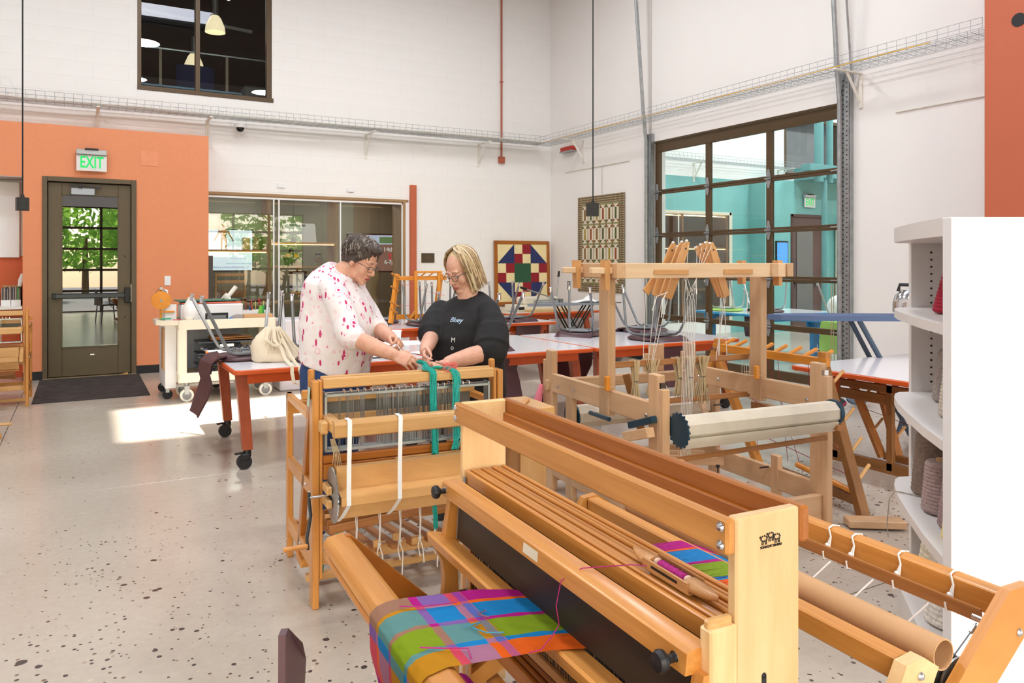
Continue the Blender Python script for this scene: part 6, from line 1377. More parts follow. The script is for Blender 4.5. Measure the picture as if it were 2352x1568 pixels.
sk([Rp(-.02, 0, 1.15), Rp(.0, 0, 1.235), H2 @ Vector((-.012, 0, -.06))], [.08, .062, .060], m)
m.loft([ring(fr2, 0, z, hd, hw) for z, hd, hw in ((.70, .13, .17), (.9, .14, .17), (1.05, .14, .16), (1.15, .11, .17), (1.2, .08, .14), (1.23, .06, .08))])
sk(sC, [.052, .047, .044], m); sk(fC, [.044, .042, .029], m); sk(sD, [.054, .049, .046], m); sk(fD, [.046, .047, .030], m)
hand(m, wp(976, 806, 3.96), wp(972, 834, 3.87)-wp(976, 806, 3.96), -FW*.2-RT*.2-UP*.2+RT*.9, (.45, .5, .4), .7, 1, .92)
hand(m, wp(1030, 831, 3.86), wp(992, 843, 3.81)-wp(1030, 831, 3.86), UP*.9-FW*.3, (.35, .5, .4), .8, -1, .92)
for s in (-1, 1): sk([Rp(0, s*.1, .74), Rp(.02, s*.1, .42), Rp(-.02, s*.1, .10)], [.1, .06, .042], m); m.ell(Rp(.03, s*.1, .045), (.12, .045, .04), Matrix((f2, l2_, UP)).transposed())
bake(m, 'body', sk2, p2, .0042, 4, o2)
face_parts(p2, H2, o2, hs, plain('lips_soft', (188, 108, 100), .5), plain('lash_dark', (80, 56, 48), .6), plain('navy_frames', (34, 36, 50), .3), plain('brow_blonde', (160, 126, 96), .8))
m = MB()
m.loft([ring(fr2, xc, z, hd, hw, tl) for xc, z, hd, hw, tl in ((.0, .66, .175, .225, 0), (.01, .80, .185, .225, 0), (.02, .93, .188, .22, 0), (.022, 1.03, .178, .21, 0), (.01, 1.11, .158, .208, 0), (.0, 1.165, .130, .208, .05), (-.002, 1.20, .105, .188, .12), (-.002, 1.232, .088, .140, .25), (.004, 1.250, .074, .098, .38), (.01, 1.252, .064, .078, .42))])
sk(sC+[fC[0]-(fC[0]-sC[1])*.15], [.062, .072, .076, .078], m, 18); sk(sD, [.064, .078, .086], m, 18); m.tube([sC[1], sC[2]+(sC[2]-sC[1])*.12], [.08, .084], 18); m.tube([sD[1], sD[2]-(sD[2]-sD[1])*.12], [.086, .098], 18)
tee = plain('black_jersey', (26, 25, 28), .85, var=.15, scale=14)
tsh = bake(m, 't_shirt', tee, p2, .008, 5, o2, disp=lambda c: .006*noise.noise(c*8)+.003*noise.noise(c*22))
m = MB(); m.loft([ring(fr2, 0, z, hd, hw, 0) for z, hd, hw in ((.60, .14, .19), (.70, .155, .20), (.80, .15, .19))])
for s in (-1, 1): sk([Rp(0, s*.1, .72), Rp(.02, s*.1, .42), Rp(-.02, s*.1, .06)], [.115, .08, .07], m)
bake(m, 'trousers', plain('black_trousers', (34, 33, 38), .85), p2, .01, 4, o2)
for s in (-1, 1): m = MB(); m.loft([[Rp(xc+a*math.cos(q), s*.1+b*math.sin(q), z)-o2 for q in [2*PI*k/16 for k in range(16)]] for xc, a, b, z in ((.03, .13, .048, 0), (.03, .135, .05, .02), (.02, .115, .046, .06), (-.03, .06, .042, .1))]); m.build('shoe', plain('dark_shoes', (50, 48, 50), .6), p2)
# printed lettering on the T-shirt front, laid on the surface
bpy.context.view_layer.update(); dgp = bpy.context.evaluated_depsgraph_get()
from mathutils.bvhtree import BVHTree
tbv = BVHTree.FromPolygons([v.co.copy() for v in tsh.data.vertices], [tuple(p.vertices) for p in tsh.data.polygons])
def tee_text(s, size, px, py, c):
    org = Vector((0, 0, 1.44)); d = (wp(px, py, 4.0)-org).normalized(); loc, nor, _, _ = tbv.ray_cast(org-o2, d)
    if loc is None: return
    n_ = Vector((nor.x, nor.y, nor.z*.3)).normalized(); x = UP.cross(n_).normalized(); y = n_.cross(x)
    g = text('lettering', s, size, plain('print_'+s, c, .7, var=0), (0, 0, 0), (0, 0, 0), None); me = g.data; R = Matrix((x, y, n_)).transposed()
    for v in me.vertices:
        q = loc+R @ v.co+n_*.05; l3, n3, _, _ = tbv.ray_cast(q, -n_); v.co = (l3+n_*(.002+.0008*(v.co.z > 0))) if l3 else loc+R @ v.co+n_*.004
    g.parent = tsh
for s, z_, px, py, c in (('Bluey', .040, 1049, 735, (188, 214, 240)), ('M', .036, 1041, 781, (226, 226, 226)), ('o', .038, 1039, 798, (226, 226, 226)), ('e', .040, 1037, 832, (226, 226, 226))): tee_text(s, z_, px, py, c)
# hair: straight blonde bob
blo = plain('hair_blonde', (206, 178, 138), .5, var=.22, scale=40); bld = plain('hair_dark_blonde', (146, 116, 84), .5, var=.25, scale=40); blp = plain('hair_pale_blonde', (228, 208, 176), .5, var=.12, scale=40)
hb = MB()
hb.ell(T2((-.034, 0, .046)), [q*hs for q in (.100, .089, .094)], R32, 20, 14); hb.ell(T2((-.050, 0, -.02)), [q*hs for q in (.065, .084, .10)], R32, 18, 12)
for q in (-1, 1): hb.ell(T2((-.012, q*.076, -.03)), [v*hs for v in (.05, .020, .10)], R32, 14, 10)
hob = bake(hb, 'hair', blo, p2, .006, 4, o2)
random.seed(17); ks = [MB(), MB(), MB()]
for i in range(640):
    fringe = random.random() < .22
    az = random.uniform(.86, 2*PI-.86) if not fringe else random.choice((-1, 1))*random.uniform(.25, .95); fr_ = abs(math.atan2(math.sin(az), math.cos(az))); pts = []; n_ = 10
    side = math.copysign(1, math.sin(az)); lay = random.uniform(.0, .011); L_ = .115+.05*random.random(); wv_ = random.uniform(0, 6)
    for j in range(n_):
        u = j/(n_-1)
        if fringe: # swept from the crown parting across the temple
            ph = .12+u*1.25; a2 = side*(.15+fr_*.4+(1.22-.4*fr_)*min(1, u*1.25)); k2_ = .004*u
            p = Vector((-.026+(.106+lay)*math.sin(ph)*math.cos(a2), (.090+lay+k2_)*math.sin(ph)*math.sin(a2), .046+(.098+lay)*math.cos(ph)))
            if u > .8: p.z -= (u-.8)*.18
        elif u < .5: ph = .08+u*2*1.47; p = Vector((-.026+(.106+lay)*math.sin(ph)*math.cos(az), (.091+lay)*math.sin(ph)*math.sin(az), .046+(.098+lay)*math.cos(ph)))
        else:
            q = (u-.5)*2; p = Vector((-.026+(.106+lay)*.99*math.cos(az)+.004*math.sin(wv_+q*2)-.004*q, (.091+lay)*math.sin(az)*(1.0+.03*q-.10*q*q)+.003*math.sin(wv_+q*3), .052-q*(L_+.03)))
        pts.append(H2 @ (p*hs)-o2)
    ks[0 if i % 5 < 2 else (1 if i % 5 < 4 else 2)].tube(pts, [.001]+[.0036]*(n_-2)+[.0012], 4, flat=(1.3, .6))
for k_, mm in zip(ks, (blo, bld, blp)): stuff(k_.build('hair_locks', mm, hob))
# teal yarn: over the castle beam into the hands
def LBw(x, y, z): c_, s_ = math.cos(math.radians(-4)), math.sin(math.radians(-4)); return Vector((.836+x*c_-y*s_, 3.145+x*s_+y*c_, z))
def yarn_bundle(name, label, path, r, n_, sd, extra=None):
    random.seed(sd); t = thing(name, label, 'yarn', path[0]); m = MB(); o_ = path[0]
    for i in range(n_):
        a = random.random()*6.28; rr = r*math.sqrt(random.random()); ox = Vector((rr*math.cos(a), rr*.5*math.sin(a), rr*.4*math.sin(a*2))); P = []
        for j, p in enumerate(spline(path, 5)): P.append(p-o_+ox+Vector((.003*math.sin(j*.5+i), .002*math.cos(j*.7+i*2), .002*math.sin(i+j))))
        m.tube(P, .0021, 4)
    stuff(m.build('strands', M['teal'], t)); return t
yarn_bundle('teal_yarn', 'teal yarn bundle held in the hands and falling down the loom front', [wp(951, 829, 3.74), wp(972, 833, 3.78), wp(982, 846, 3.72), wp(985, 852, 3.55), LBw(.508, .055, .966), LBw(.516, -.002, .962), LBw(.524, -.012, .93), LBw(.524, -.014, .80), LBw(.527, -.02, .62), LBw(.528, -.03, .60)], .015, 34, 1)
yarn_bundle('teal_yarn', 'second hank of teal yarn over the beam with frayed ends', [LBw(.535, .07, .958), LBw(.58, .05, .966), LBw(.615, .01, .964), LBw(.632, -.012, .93), LBw(.630, -.014, .82), LBw(.632, -.02, .73), LBw(.632, -.022, .66), LBw(.622, -.026, .61)], .016, 26, 2)
yarn_bundle('teal_yarn', 'teal yarn end hanging under the cloth beam of the loom', [LBw(.52, -.03, .40), LBw(.525, -.035, .33), LBw(.526, -.035, .27)], .009, 16, 3)
yarn_bundle('teal_yarn', 'teal yarn loop hanging low behind the crank of the loom', [LBw(.20, .10, .38), LBw(.16, .12, .30), LBw(.12, .12, .24), LBw(.07, .10, .17), LBw(.05, .08, .12)], .010, 14, 4)
random.seed(5); m = MB()
for i in range(16): p = LBw(.60, .02, .972); q = [p+Vector((random.uniform(-.03, .05), random.uniform(-.03, .02), random.uniform(-.03, .02))) for _ in range(4)]; m.tube(spline(q, 3), .0012, 4)
stuff(tag(m.build('coral_thread', M['coral']), 'coral pink thread tied round the second teal hank', 'thread'))
tag(MB().tube(spline([wp(913, 792, 3.86), wp(918, 800, 3.84), wp(925, 808, 3.83), wp(929, 812, 3.84)], 4), .0022, 6).build('thread', M['cord']), 'short white cord pinched in the left woman\'s far hand', 'cord')
# ------------------------------------------------------------------ things on the tables
t = thing('tote_bag', 'cream canvas tote bag slumped on the left table with its strap hanging over the edge', 'bag', (1.26, 5.86, TZ))
m = MB(); random.seed(2)
def bagring(z, a, b, ox, oy, k): return [Vector((ox+a*math.copysign(abs(math.cos(q))**.75, math.cos(q))*(1+.05*math.sin(3*q+k)), oy+b*math.copysign(abs(math.sin(q))**.8, math.sin(q))*(1+.07*math.sin(4*q+k*2)), z+.006*math.sin(5*q+k))) for q in [2*PI*i/36 for i in range(36)]]
m.loft([bagring(z, a, b, ox, oy, k) for z, a, b, ox, oy, k in ((.0, .17, .10, .04, 0, 0), (.012, .20, .12, .05, 0, .3), (.05, .185, .115, .03, 0, .8), (.10, .165, .10, .0, .01, 1.4), (.15, .14, .085, -.015, .01, 2), (.19, .115, .06, -.01, .015, 2.8), (.22, .085, .035, .0, .02, 3.4), (.245, .06, .016, .005, .02, 4), (.255, .045, .006, .01, .02, 4.4))])
bg_ = m.build('body', M['canvas'], t, ang=70)
m = MB()
for k in range(7): q = -.9+.3*k; m.tube([(.02+.05*math.sin(q), -.02, .24), (.03+.10*math.sin(q), -.085, .16), (.05+.14*math.sin(q), -.115, .07)], [.005, .008, .004], 6)
m.build('fold', M['canvas'], t)
MB().tube([(.0, -.03, .245), (-.01, -.10, .16), (.03, -.135, .11), (.05, -.18, .03), (.045, -.405, .005), (.04, -.425, -.04), (.055, -.425, -.115), (.085, -.425, -.125), (.105, -.425, -.08), (.09, -.42, -.01), (.085, -.2, .05), (.06, -.13, .13), (.04, -.08, .17)], .0125, 8, flat=(1, .25)).build('strap', M['canvas'], t)
MB().tube([(-.03, -.01, .25), (-.07, -.10, .17), (-.02, -.125, .13), (.02, -.13, .125)], .011, 8, flat=(1, .3)).build('strap', M['canvas'], t)
t = thing('paper_cup', 'white paper cup with blue dots on the table between the two women', 'cup', (2.44, 6.38, TZ))
MB().lathe([(.032, 0), (.045, .125), (.048, .13), (.048, .137), (.044, .137), (.042, .125), (.03, .004), (0, .004)], 24).build('cup', M['paper'], t)
m = MB()
for i in range(16): a = i*.8; z = .03+.02*(i % 3); m.cyl(Vector((.0385*math.cos(a), .0385*math.sin(a), z)), Vector((.0425*math.cos(a), .0425*math.sin(a), z)), .008, n=10)
stuff(m.build('dots', plain('cup_blue', (90, 170, 216), .6), t))
t = thing('sample_frame', 'white pad with blue tipped black clip lying on the table front edge', 'pad', (2.03, 5.60, TZ), -.15)
MB().box((0, 0, .006), (.24, .2, .012), None, .003).build('pad', M['paper'], t); MB().tube([(-.14, -.09, .018), (.14, -.1, .018)], .006, 6).build('rod', M['black'], t); MB().tube([(.14, -.1, .018), (.10, .08, .018)], .005, 6).build('rod', M['black'], t)
for p in ((-.145, -.09), (.145, -.1)): MB().ell((p[0], p[1], .018), (.013, .013, .013)).build('tip', plain('blue_tip', (40, 100, 190), .4), t)
t = thing('yarn_packet', 'clear packet of pale teal yarn on the table behind the joined hands', 'packet', (2.62, 6.05, TZ))
MB().box((0, 0, .03), (.20, .14, .06), None, .02).build('packet', M['clear'], t); MB().ell((0, 0, .028), (.08, .055, .024)).build('yarn', plain('pale_teal', (150, 210, 206), .8, var=.2, scale=80), t)
t = thing('paper_sheet', 'white sheets of paper on the middle table', 'paper', (2.5, 5.78, TZ), .2); MB().box((0, 0, .002), (.28, .21, .003), None, 0).build('sheet', M['paper'], t)
# warping frame on the second table
t = thing('warping_mill', 'orange varnished wooden warping frame with pegs standing on the second row table', 'frame', (3.52, 8.55, TZ))
ow = M['orangewood']
for x in (-.27, .30): MB().beam((x-.06, -.02, .02), (x+.05, .05, .60), .05, .05).build('leg', ow, t)
MB().beam((-.26, 0, .55), (.40, 0, .55), .03, .05).build('rail', ow, t); MB().beam((-.26, 0, .09), (.40, 0, .09), .03, .055).build('rail', ow, t)
for x in (-.02, .28): MB().b6(x-.018, x+.018, -.06, -.03, .02, .62).build('post', ow, t)
MB().b6(-.04, .32, -.06, -.03, .61, .635).build('top_bar', ow, t); MB().beam((-.12, -.045, .03), (-.02, -.045, .16), .025, .025).build('brace', ow, t)
for i, z in enumerate((.55, .40, .22, .14)): MB().cyl((-.22-.06*(.6-z), -.02, z), (-.34-.06*(.6-z), -.10, z+.06), .011, n=10).build('peg', ow, t)
for x in (.12, .22): MB().cyl((x, -.04, .625), (x-.06, .02, .56), .008).build('peg', ow, t)
MB().tube([(-.22, 0, .50), (.1, -.03, .40), (.38, 0, .33)], .002, 4).build('thread', M['coral'], t); MB().tube([(-.26, 0, .22), (.0, -.03, .225), (.36, 0, .26)], .002, 4).build('thread', M['coral'], t); MB().tube([(-.22, 0, .02), (-.34, -.1, .004), (-.25, -.14, .004), (-.18, -.12, .004)], .002, 4).build('thread', M['coral'], t)
tag(MB().lathe([(.0, 0), (.10, .0), (.11, .02), (.10, .03), (0, .03)], 20, (3.16, 8.7, TZ)).build('wood_disc', M['chairdk']), 'dark round tray lying on the second row table beside the warping frame', 'tray')
# die press and ironing board in the far corner
t = thing('die_press', 'beige roller die press with two long grey levers on the corner table', 'machine', (6.10, 10.0, TZ))
MB().box((0, 0, .05), (.92, .34, .10), None, .008).build('base', M['cream'], t); MB().box((.02, .0, .155), (.62, .26, .12), None, .03).build('roller_housing', M['cream'], t); MB().cyl((-.12, -.14, .13), (.30, -.14, .13), .035).build('roller', M['steel'], t); MB().box((-.36, -.172, .05), (.10, .004, .04), None, 0).build('plate', M['black'], t)
MB().cyl((.36, -.14, .15), (-.36, -.18, .36), .011).build('lever', M['steel'], t); MB().cyl((-.28, -.175, .337), (-.38, -.18, .366), .018).build('grip', M['black'], t); MB().cyl((.36, .0, .15), (.44, .04, .56), .011).build('lever', M['steel'], t); MB().cyl((.43, .035, .51), (.447, .042, .60), .018).build('grip', M['black'], t)
MB().box((.36, -.06, .13), (.06, .22, .10)).build('hub', M['greymet'], t)
t = thing('ironing_board', 'grey ironing board with black crossed legs in front of the corner table', 'ironing board', (5.98, 8.85, 0))
m = MB(); m.prism([(-.72, .0), (-.62, -.09), (-.4, -.14), (.6, -.15), (.62, .15), (-.4, .14), (-.62, .09)], (0, 0, .845), (1, 0, 0), (0, 1, 0), (0, 0, .03)); m.build('board', plain('grey_board_cover', (132, 138, 148), .8), t)
for s in (-1, 1):
    for dx in (0, .05): MB().tube([(-.24+dx, s*.10, .845), (-.1+dx, s*.11, .62), (.22+dx, s*.13, .15), (.34+dx, s*.15, .012)], .011, 8).build('leg', M['black'], t); MB().tube([(.26+dx, s*.08, .845), (.08+dx, s*.09, .60), (-.2+dx, s*.11, .15), (-.32+dx, s*.12, .012)], .011, 8).build('leg', M['black'], t)
MB().b6(.62, .86, -.02, .02, .85, .862).build('iron_rest', M['darkmet'], t)
cl2 = MB(); cl2.grid(lambda u, v: Vector((6.1+.52*u-.12, 8.75+.2*v, .878+.03*abs(math.sin(u*5+v*3))*math.sin(PI*u)+.07*math.exp(-((u-.55)/.12)**2-((v-.5)/.3)**2))), 26, 12)
tag(cl2.build('white_cloth', M['paper'], ang=60), 'crumpled white cloth lying on the grey ironing board', 'cloth')
tag(MB().b6(5.8, 6.5, 9.62, 9.9, TZ, TZ+.03).build('cutting_mat', plain('tan_board', (206, 170, 116), .6)), 'tan board lying on the front of the corner table', 'board')
# ironing board, iron on the right
t = thing('ironing_board', 'blue ironing board behind the right table beside the white shelving', 'ironing board', (5.3, 3.95, 0), math.radians(-33))
m = MB(); m.prism([(-.62, .0), (-.54, -.10), (-.3, -.16), (.75, -.17), (.75, .17), (-.3, .16), (-.54, .10)], (0, 0, .985), (1, 0, 0), (0, 1, 0), (0, 0, .04)); m.build('board', plain('blue_board_cover', (86, 104, 140), .8), t)
for s in (-1, 1): MB().tube([(.06, s*.1, .985), (.55, s*.14, .05), (.60, s*.15, .0)], .02, 8).build('leg', plain('slate_leg', (72, 88, 108), .4, .4), t)
MB().tube([(.62, -.1, .985), (.30, -.15, .02)], .016, 8).build('leg', plain('slate_leg2', (72, 88, 108), .4, .4), t)
t = thing('steam_iron', 'chrome iron heel peeking out left of the white shelf unit', 'iron', (5.56, 3.60, 1.026), .4); MB().loft([[Vector((.06*math.cos(a)*w_, .11*math.sin(a)*w_, z)) for a in [2*PI*k/18 for k in range(18)]] for w_, z in ((.6, .0), (1, .03), (1, .1), (.85, .16), (.4, .2))]).build('body', M['chrome'], t); MB().tube([(0, -.07, .19), (0, -.06, .24), (0, .06, .24), (0, .07, .19)], .014, 8).build('handle', M['black'], t)
# ------------------------------------------------------------------ utility cart beside the door
t = thing('utility_cart', 'white plastic utility cart loaded with craft supplies beside the orange wall', 'cart', (1.25, 8.72, 0))
wp_ = M['cream']
def tray_(z0, z1, x0, x1, y0, y1):
    m = MB(); m.b6(x0, x1, y0, y0+.02, z0, z1, .006); m.b6(x0, x1, y1-.02, y1, z0, z1, .006); m.b6(x0, x0+.02, y0, y1, z0, z1, .006); m.b6(x1-.02, x1, y0, y1, z0, z1, .006); m.b6(x0+.01, x1-.01, y0+.01, y1-.01, z0+.02, z0+.05, .003); return m
m = tray_(.745, .845, -.38, .60, -.27, .27); m.prism([(-.38, -.27), (-.52, -.24), (-.58, -.18), (-.58, .18), (-.52, .24), (-.38, .27), (-.38, .22), (-.50, .20), (-.54, .15), (-.54, -.15), (-.50, -.20), (-.38, -.22)], (0, 0, .80), (1, 0, 0), (0, 1, 0), (0, 0, .045)); m.b6(-.54, -.38, -.2, .2, .79, .805, .003); m.build('top_tray', wp_, t)
tray_(.20, .30, -.38, .60, -.27, .27).build('bottom_tray', wp_, t)
for x in (-.34, .56):
    for y in (-.23, .23): MB().b6(x-.045, x+.045, y-.04, y+.04, .28, .76, .012).build('corner_post', wp_, t)
for x in (-.29, .50):
    for y in (-.2, .2):
        m = MB(); m.cyl((x, y, .13), (x, y, .21), .02); m.box((x, y-.03, .12), (.05, .006, .09)); m.box((x, y+.03, .12), (.05, .006, .09)); m.build('caster_fork', M['steel'], t)
        MB().cyl((x, y-.022, .066), (x, y+.022, .066), .066, n=24).build('caster_wheel', M['whitepl'], t); MB().cyl((x, y-.026, .066), (x, y+.026, .066), .045, n=18).build('wheel_hub', M['greymet'], t)
cz = .795
CX, CY = 1.25, 8.72
for i, z in enumerate((.255, .375, .495)):
    d = thing('parts_drawer', ('bottom', 'middle', 'top')[i]+' clear plastic case of small parts stacked on the cart lower shelf', 'box', (CX+.10, CY-.05, z)); MB().box((0, 0, .055), (.56, .34, .10), None, .008).build('body', M['clear'], d); MB().box((0, 0, .106), (.57, .35, .012), None, .004).build('lid', plain('slate_lid', (60, 66, 78), .5), d); MB().box((0, -.18, .07), (.14, .02, .03), None, .004).build('latch', M['white'], d)
    m = MB(); random.seed(40+i)
    for q in range(24): m.box((random.uniform(-.25, .25), random.uniform(-.16, .1), .02+random.random()*.03), (.03, .03, .02), Matrix.Rotation(random.random()*3, 3, 'Z'))
    stuff(m.build('small_parts', plain('small_parts_mix', (150, 150, 160), .6, var=.4, scale=30), d))
for i in range(2): tag(MB().box((CX+.16, CY-.06, .625+.02*i), (.42-.05*i, .30, .014), Matrix.Rotation(.1*i, 3, 'Z'), .003).build('clipboard', M['walnut']), ('lower', 'upper')[i]+' brown clipboard on the stacked cases of the cart', 'clipboard')
tag(MB().b6(CX-.26, CX+.30, CY+.12, CY+.2, .30, .74).build('divider_board', plain('grey_blue_panel', (136, 142, 152), .6)), 'grey panel standing at the back of the cart lower shelf', 'panel')
t = thing('printer', 'white printer with a black front window on top of the cart', 'printer', (CX-.02, CY+.08, cz)); MB().box((0, 0, .10), (.62, .32, .20), None, .012).build('body', M['white'], t); MB().box((.04, -.162, .06), (.23, .006, .09), None, .002).build('window', M['black'], t); MB().box((.04, -.166, .05), (.19, .004, .06), None, 0).build('tray', M['greymet'], t)
tag(MB().box((CX-.02, CY+.1, cz+.212), (.60, .30, .014), None, .002).build('red_folder', plain('red_board', (226, 110, 84), .6)), 'red board lying on the white printer', 'board')
tag(MB().box((CX-.05, CY+.12, cz+.235), (.62, .34, .012), Matrix.Rotation(.05, 3, 'Z'), .002).build('cutting_mat', plain('green_mat', (56, 110, 88), .6)), 'green cutting mat lying on the red board', 'mat')
t = thing('plastic_jug', 'white plastic jug with an orange cap on the cart front', 'jug', (CX-.24, CY-.12, cz)); MB().lathe([(.08, 0), (.085, .01), (.085, .15), (.075, .19), (.03, .27), (.026, .29), (0, .29)], 22).build('bottle', plain('milky_plastic', (238, 236, 234), .4, var=.01), t); MB().cyl((0, 0, .285), (0, 0, .31), .03).build('cap', plain('orange_cap', (236, 130, 30), .5), t)
t = thing('yarn_winder', 'orange wooden bobbin winder wheel clamped at the left end of the cart', 'winder', (CX-.52, CY-.04, .845)); MB().cyl((0, -.02, .20), (0, .0, .20), .095, n=36).build('wheel', M['orangewood'], t); MB().b6(-.012, .012, .002, .03, 0, .34).build('post', M['orangewood'], t); MB().cyl((0, -.03, .20), (0, -.018, .20), .014).build('hub', M['chrome'], t); MB().cyl((-.06, -.05, .185), (-.06, -.018, .185), .010).build('knob', M['orangewood'], t); MB().tube([(-.09, 0, .23), (0, .0, .345), (.09, 0, .23)], .003, 4).build('drive_cord', M['chairdk'], t); MB().box((.06, .0, .08), (.14, .03, .02)).build('spindle_arm', M['orangewood'], t); MB().cyl((0, -.02, .325), (0, .04, .325), .016).build('pulley', M['chrome'], t)
t = thing('pencil_box', 'white caddy full of pens, brushes and markers on the right of the cart', 'caddy', (CX+.40, CY+.02, cz)); m = MB(); m.b6(-.14, .14, -.08, -.07, 0, .12); m.b6(-.14, .14, .07, .08, 0, .12); m.b6(-.14, -.13, -.08, .08, 0, .12); m.b6(.13, .14, -.08, .08, 0, .12); m.b6(-.14, .14, -.08, .08, 0, .01); m.build('box', M['white'], t)
random.seed(12); pc = [plain('pen_%d' % i, c, .5) for i, c in enumerate(((40, 120, 70), (30, 30, 36), (220, 90, 40), (200, 190, 120), (40, 90, 160), (180, 40, 50)))]
for i in range(22): x, y = random.uniform(-.12, .12), random.uniform(-.05, .05); tag(MB().cyl((CX+.40+x, CY+.02+y, cz+.012), (CX+.40+x+random.uniform(-.03, .03), CY+.02+y+random.uniform(-.02, .02), cz+.19+random.uniform(-.03, .06)), .005, .0045, 8).build('pen', pc[i % 6]), 'pen or brush standing in the white caddy on the cart', 'pen', 'pens in the cart caddy')
t = thing('glue_gun', 'white cone ended hand tool leaning on the cart caddy', 'tool', (CX+.14, CY+.05, cz+.22)); MB().cyl((.0, 0, .03), (.10, 0, .16), .024).build('handle', M['whitepl'], t); MB().cyl((-.03, 0, .06), (.03, 0, .015), .045, .03).build('head', M['whitepl'], t); MB().cyl((.03, 0, -.02), (.02, 0, .03), .04, .02).build('base', M['whitepl'], t)
for i, (x, z, c, l) in enumerate(((.54, .0, (230, 240, 246), 'white'), (.47, .02, (110, 190, 60), 'green'), (.50, .02, (40, 150, 80), 'dark green'))): tag(MB().cyl((CX+x, CY-.10+.03*i, cz), (CX+x+.01, CY-.10+.03*i, cz+.15+z), .03, .018).build('squeeze_bottle', plain('bottle_'+l, c, .4)), l+' squeeze bottle on the right end of the cart top', 'bottle')
tag(MB().box((CX+.42, CY-.19, cz+.045), (.30, .14, .085), None, .005).build('cardboard_box', M['kraft']), 'brown cardboard box at the front right of the cart top', 'box')
tag(MB().ell((CX+.22, CY-.19, cz+.04), (.09, .05, .05)).build('grey_bag', plain('grey_film', (150, 140, 134), .6)), 'crumpled grey film bag beside the cardboard box on the cart', 'bag')
tag(MB().box((CX-.38, CY-.17, cz+.03), (.07, .06, .05), Matrix.Rotation(.3, 3, 'Z'), .004).build('red_box', plain('red_tin', (214, 52, 42), .5)), 'small red tin at the front left of the cart top', 'box')
tag(MB().cyl((CX-.27, CY-.22, cz), (CX-.27, CY-.22, cz+.07), .045, n=18).build('paper_roll', M['cream']), 'short cream roll on the cart front below the jug', 'roll')
tag(MB().box((CX-.48, CY-.12, .858), (.10, .05, .012), None, .003).build('green_sponge', plain('green_pad', (60, 170, 130), .7)), 'small green pad on the left handle of the cart', 'pad')
tag(MB().lathe([(.03, 0), (.036, .04), (.02, .06), (0, .06)], 16, (CX+.15, CY-.2, cz)).build('blue_cup', plain('blue_pot', (50, 120, 200), .5)), 'small blue pot at the cart front', 'pot')
t = thing('pegboard_cart', 'white wheeled pegboard rack behind the utility cart, cardboard on its side', 'rack', (.86, 9.05, 0))
MB().b6(-.09, -.06, -.34, .30, .14, 1.15).build('pegboard', M['white'], t); MB().b6(-.09, .02, -.36, -.34, .12, 1.0).build('side_panel', M['white'], t); MB().b6(-.09, .6, -.3, .3, .12, .15).build('shelf', M['white'], t); MB().b6(-.10, -.09, -.28, -.02, .30, .74).build('cardboard_sheet', M['kraft'], t)
m = MB()
for i in range(18): m.cyl((-.0905, -.32, .25+.04*i), (-.0895, -.32, .25+.04*i), .006, n=6)
stuff(m.build('peg_holes', M['black'], t))
for x in (-.06, .5):
    for y in (-.28, .25): MB().cyl((x, y-.015, .05), (x, y+.015, .05), .05, n=18).build('caster_wheel', M['blackrub'], t); MB().box((x, y, .10), (.04, .05, .06)).build('caster_fork', M['steel'], t)
tag(MB().b6(1.93, 2.35, 8.62, 9.05, .0, .80, .02).build('white_bin', plain('lilac_white', (214, 210, 216), .5)), 'pale lilac box cabinet between the cart and the display case', 'cabinet')
# magazines on the niche counter
for i, x in enumerate((-.79, -.685)):
    t = thing('magazine_box', ('white magazine holder on the orange niche counter, left one', 'white magazine holder on the orange niche counter, right one')[i], 'holder', (x, YB-.17, .905)); MB().b6(-.05, .05, -.1, .13, 0, .012).build('base', M['white'], t); MB().b6(-.05, .05, -.105, -.098, 0, .075).build('front', M['white'], t); MB().b6(-.05, .05, .12, .13, 0, .25).build('rear', M['kraft'], t)
random.seed(3); mag = [plain('magazine_%d' % i, c, .6) for i, c in enumerate(((150, 140, 130), (70, 60, 60), (190, 180, 170), (110, 90, 80), (50, 60, 90)))]
for i in range(17):
    x = -.835+.0118*i
    tag(MB().b6(x, x+.0095, YB-.265, YB-.06, .918, 1.13+random.uniform(-.012, .012), .001).build('magazine', plain('green_magazine', (70, 190, 80), .6) if i == 14 else mag[i % 5]), 'green spined magazine in the niche holder' if i == 14 else 'magazine standing in the white holder on the niche counter', 'magazine', None if i == 14 else 'magazines in the niche holders')
for i in range(6): b = tag(MB().box((-.90-.014*i, YB-.17, 1.0), (.010, .2, .2), Matrix.Rotation(-.25, 3, 'Y'), .001).build('magazine', mag[(i*2) % 5]), 'magazine leaning to the left of the white holders in the niche', 'magazine', 'leaning magazines in the niche')
tag(MB().tube([(-.655, YB-.17, 1.14), (-.64, YB-.15, 1.22), (-.63, YB-.14, 1.3)], [.02, .03, .012], 8).build('white_glove', M['paper']), 'white cloth draped on the magazines in the niche', 'cloth')
